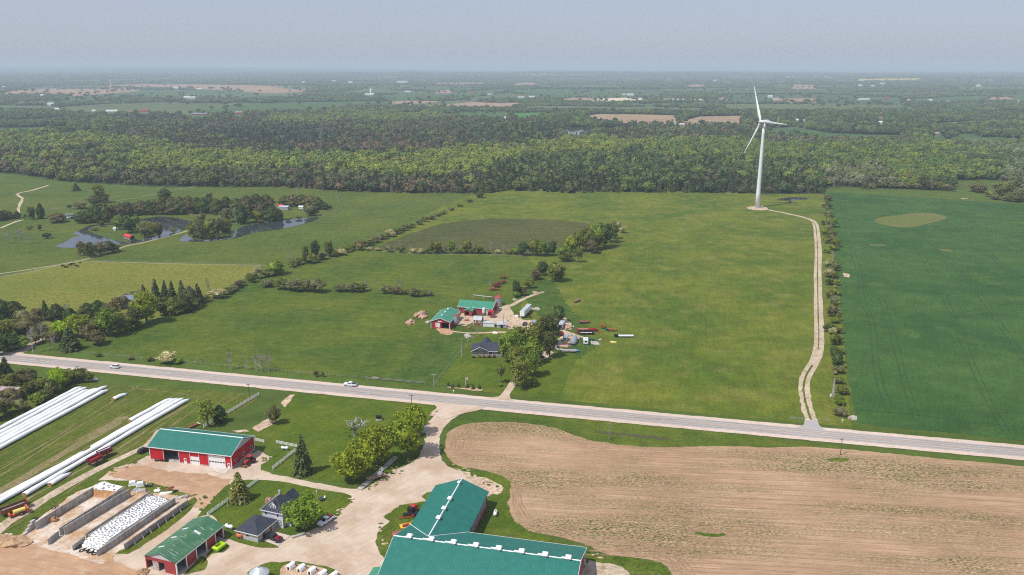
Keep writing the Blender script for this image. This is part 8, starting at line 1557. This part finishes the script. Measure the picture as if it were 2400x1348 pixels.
for k in range(4):
    p = P(1347 + k * 3.5, 710 - k * 1.3); t = thing('round_bale', ('leftmost', 'second from left', 'third from left', 'rightmost')[k] + ' old brown round bale in the short row in the meadow', 'hay bale', (p.x, p.y, .05), R(28), 'old round bales in the meadow'); MB().tube((-.6, 0, .75), (.6, 0, .75), .75, .75, 16).build('bale', 'hay', t); MB().tube((-.62, 0, .75), (.62, 0, .75), .3, .3, 10).build('bale_core', 'manure_heap', t)
for lab, x, y, s_ in (('black round water trough by the semi-trailer', 1241, 738, .9), ('black tyre on the ground under the big trees', 1267, 838, 1.3)): tyre(lab, x, y, s_, s_ * .3, g=None)
# covered bridge, cattle, pond-side sheds
bp = P(304, 563); br_ = thing('covered_bridge', 'small covered bridge with bright red roof at the pond', 'covered bridge', (bp.x, bp.y, .3), R(-42)); L_ = 11
m = MB(); m.box(-L_ / 2, L_ / 2, -1.9, -1.75, .6, 3.0); m.box(-L_ / 2, L_ / 2, 1.75, 1.9, .6, 3.0); m.build('side_wall', 'grey_wood', br_); r = MB(); slab(r, [(-L_ / 2 - .4, -2.4, 2.9), (L_ / 2 + .4, -2.4, 2.9), (L_ / 2 + .4, 0, 4.4), (-L_ / 2 - .4, 0, 4.4)]); slab(r, [(-L_ / 2 - .4, 0, 4.4), (L_ / 2 + .4, 0, 4.4), (L_ / 2 + .4, 2.4, 2.9), (-L_ / 2 - .4, 2.4, 2.9)]); r.build('roof', 'red_metal_roof', br_)
MB().box(-L_ / 2 - 1, L_ / 2 + 1, -1.8, 1.8, .3, .6).build('deck', 'wood', br_)
for s_ in (-1, 1): MB().box(s_ * (L_ / 2 - .6) - .3, s_ * (L_ / 2 - .6) + .3, -1.7, 1.7, -.4, .3).build('pier', 'concrete', br_)
for lab, x, y, wp, hm, dp, wl_, rf in (('pale workshop with a red end roof between the pond trees', 664, 493, 22, 3.5, 9, 'metal_shed', 'metal_shed'), ('small red-roofed end of the workshop between the pond trees', 655, 491, 13, 4, 7, 'metal_shed', 'red_metal_roof'), ('white caravan parked beside the pond trees', 705, 490, 11, 2.6, 3, 'white_steel', 'white_steel'), ('small white hut on the pond island', 268, 541, 7, 2.4, 3, 'white_steel', 'skylight')): farb(lab, x, y, wp, hm, dp, wl_, rf, rise=.9, group=None)
for k, (x, y) in enumerate(((155, 513), (161, 512), (167, 511.5), (172, 511))):
    wagon('farm_trailer', ('leftmost white', 'second', 'third', 'rightmost')[k] + ' machine in the row beyond the left pasture trees', 'farm machine', x, y, R(8), 3.6, 1.8, .4, 1.8, 'white_steel' if k != 2 else 'navy', 'navy' if k % 2 else 'white_steel', 2, .1)
wagon('farm_trailer', 'pale tractor-like machine behind the row on the far left pasture', 'farm machine', 163, 505, R(8), 7, 2, .5, 2.0, 'metal_shed', 'grey_cover', 2, .1); wagon('farm_trailer', 'small orange cart left of the tree on the far left pasture', 'cart', 119, 508, R(8), 5, 2.4, .5, 1.6, 'machine_orange', 'faded_red', 2, .1)
def cow(label, x, y, head, mat, s_=1.0, down=False):
    p = P(x, y); t = thing('cow', label, 'cow', (p.x, p.y, .05), head, 'cattle in the yellowish pasture')
    zb = .45 if down else 1.0
    J = [((-.95, 0, zb + .1), .30), ((-.3, 0, zb), .40), ((.45, 0, zb), .42), ((.85, 0, zb + .25), .26), ((1.25, 0, zb + .35 if not down else zb + .5), .17), ((1.62, 0, zb + .2), .11)]
    vs = [Vector(j[0]) for j in J]; rad = [j[1] for j in J]; ed = [(i, i + 1) for i in range(5)]
    legs = [((-.85, .22), 0), ((-.85, -.22), 0), ((.55, .22), 2), ((.55, -.22), 2)]
    for (lx, ly), at_ in legs:
        i = len(vs)
        if down: vs += [Vector((lx + .2, ly * 1.6, .22)), Vector((lx + .55, ly * 1.8, .12))]; rad += [.14, .07]; ed += [(at_, i), (i, i + 1)]
        else: vs += [Vector((lx, ly, zb - .25)), Vector((lx + (-.08 if lx < 0 else .03), ly, .5)), Vector((lx, ly, .04))]; rad += [.17, .09, .07]; ed += [(at_, i), (i, i + 1), (i + 1, i + 2)]
    i = len(vs); vs += [Vector((-1.2, 0, zb)), Vector((-1.25, 0, zb - .5))]; rad += [.05, .04]; ed += [(0, i), (i, i + 1)]
    me = bpy.data.meshes.new('body'); me.from_pydata([v * s_ for v in vs], ed, []); me.materials.append(M[mat]); o = bpy.data.objects.new('body', me); C.objects.link(o); o.parent = t
    sk_ = o.modifiers.new('skin', 'SKIN'); sv = me.skin_vertices[0].data
    for k, r_ in enumerate(rad): sv[k].radius = (r_ * s_, r_ * s_)
    sv[1].use_root = True; ss = o.modifiers.new('sub', 'SUBSURF'); ss.levels = 1; ss.render_levels = 1
    m = MB()
    for k in (-1, 1): m.tube((1.3 * s_, k * .1 * s_, (J[4][0][2] + .12) * s_), (1.28 * s_, k * .3 * s_, (J[4][0][2] + .14) * s_), .05 * s_, .03 * s_, 5)
    m.build('ears', mat, t)
for lab, x, y, hd, mt, dn in (('black cow at the left of the small herd', 147, 626, R(185), 'hide_black', False), ('black cow lying down beside the leftmost cow', 155, 627.5, R(10), 'hide_black', True), ('brown cow standing in the middle of the herd', 165, 624, R(20), 'hide_brown', False), ('black cow standing close against the brown cow', 168, 622, R(40), 'hide_black', False), ('black cow grazing alone at the right of the herd', 181, 627, R(175), 'hide_black', False), ('small black calf behind the brown cow', 174.5, 620.5, R(90), 'hide_black', False), ('tiny dark calf furthest right and back', 188, 618, R(30), 'hide_black', False)): cow(lab, x, y, hd, mt, 1.15 if 'calf' not in lab else .75, dn)
for lab, x, y in (('white rock nearer the wood at the end of the silage bags', 205, 892), ('second white rock at the end of the silage bags', 222.5, 890)): heap('boulder', lab, 'boulder', x, y, 3.2, 1.6, .9, 'white_plastic', 0, 'white boulders by the silage bags', 2, .3, seed=int(x))

for k, (x, y, L, W_, h_, mt, lab) in enumerate([(1296, 770, 2.2, 1.0, .8, 'white_plastic', 'small white sheet under the left edge of the big trees'), (1338, 770, 1.6, 1.2, .6, 'rust', 'rusty scrap box right of the brushwood heap'), (1344, 766, 1.2, .8, .5, 'skylight', 'pale crate right of the brushwood heap'), (1352, 780, 2.4, 1.0, .6, 'dark_red', 'dark red scrap piece between the brush heap and the long wagons'), (1358, 792, 1.6, 1.0, .5, 'grey_wood', 'grey timber lying just above the white camper van'),
    (1338, 788, 1.8, 1.0, .7, 'car_grey', 'grey scrap drum between the camper and the covered boat'), (1319, 800, 1.5, 1.1, .7, 'blue_plastic', 'small blue barrel beside the yellow drum'), (1302, 814, 2.0, 1.1, .5, 'white_plastic', 'white scrap sheet between the two small trailers'), (1280, 831, 2.2, .9, .4, 'wood', 'stack of planks beside the black tyre'), (1288, 838, 2.6, .7, .35, 'skylight', 'pale planks on the bare ground under the trees'), (1404, 780, 1.3, .9, .6, 'faded_red', 'faded red box right of the rounded red drill'),
    (1407, 797, 1.5, 1.0, .4, 'soffit', 'pale scrap right of the junk pile'), (1420, 799, 1.1, .9, .5, 'machine_orange', 'small orange scrap left of the yellow weeds'), (1243, 745, 1.4, .9, .6, 'dark', 'dark crate in front of the white semi-trailer'), (1211, 742, 2.0, 1.2, .7, 'white_plastic', 'white bundle at the front of the white semi-trailer'), (1094, 752, 2.4, 1.4, .7, 'rust', 'rusty feeder ring in the yard between the two red barns'), (1099, 770, 2.2, 1.5, .7, 'rust', 'rust-red implement on the grass left of the brown shed'),
    (1190, 753, 1.6, 1.1, .6, 'grey_wood', 'grey timber crate beside the dark yard pole'), (1158, 762, 1.2, .9, .9, 'navy', 'dark barrel between the pale container and the grey shed'), (1194, 768, 1.6, 1.0, .5, 'wood', 'brown timber pile right of the small grey shed'), (1016, 771, 1.4, 1.0, .6, 'rust', 'rusty gate panel left of the red barn doorway'), (1171, 724, 1.5, 1.2, .5, 'white_steel', 'white hatch lid beside the grain bin'), (1221, 744, 2.4, .8, .4, 'soffit', 'pale planks under the tail of the semi-trailer')]):
    p = P(x, y); t = thing('scrap_item', lab, 'scrap', (p.x, p.y, .12), R(k * 37)); MB().hexa([(-L / 2, -W_ / 2, 0), (L / 2, -W_ / 2, 0), (L / 2, W_ / 2, 0), (-L / 2, W_ / 2, 0)], [(-L / 2 * .8, -W_ / 2 * .9, h_), (L / 2 * .9, -W_ / 2 * .7, h_ * .8), (L / 2 * .85, W_ / 2 * .8, h_ * .7), (-L / 2 * .9, W_ / 2 * .9, h_ * .9)]).build('frame', mt, t)
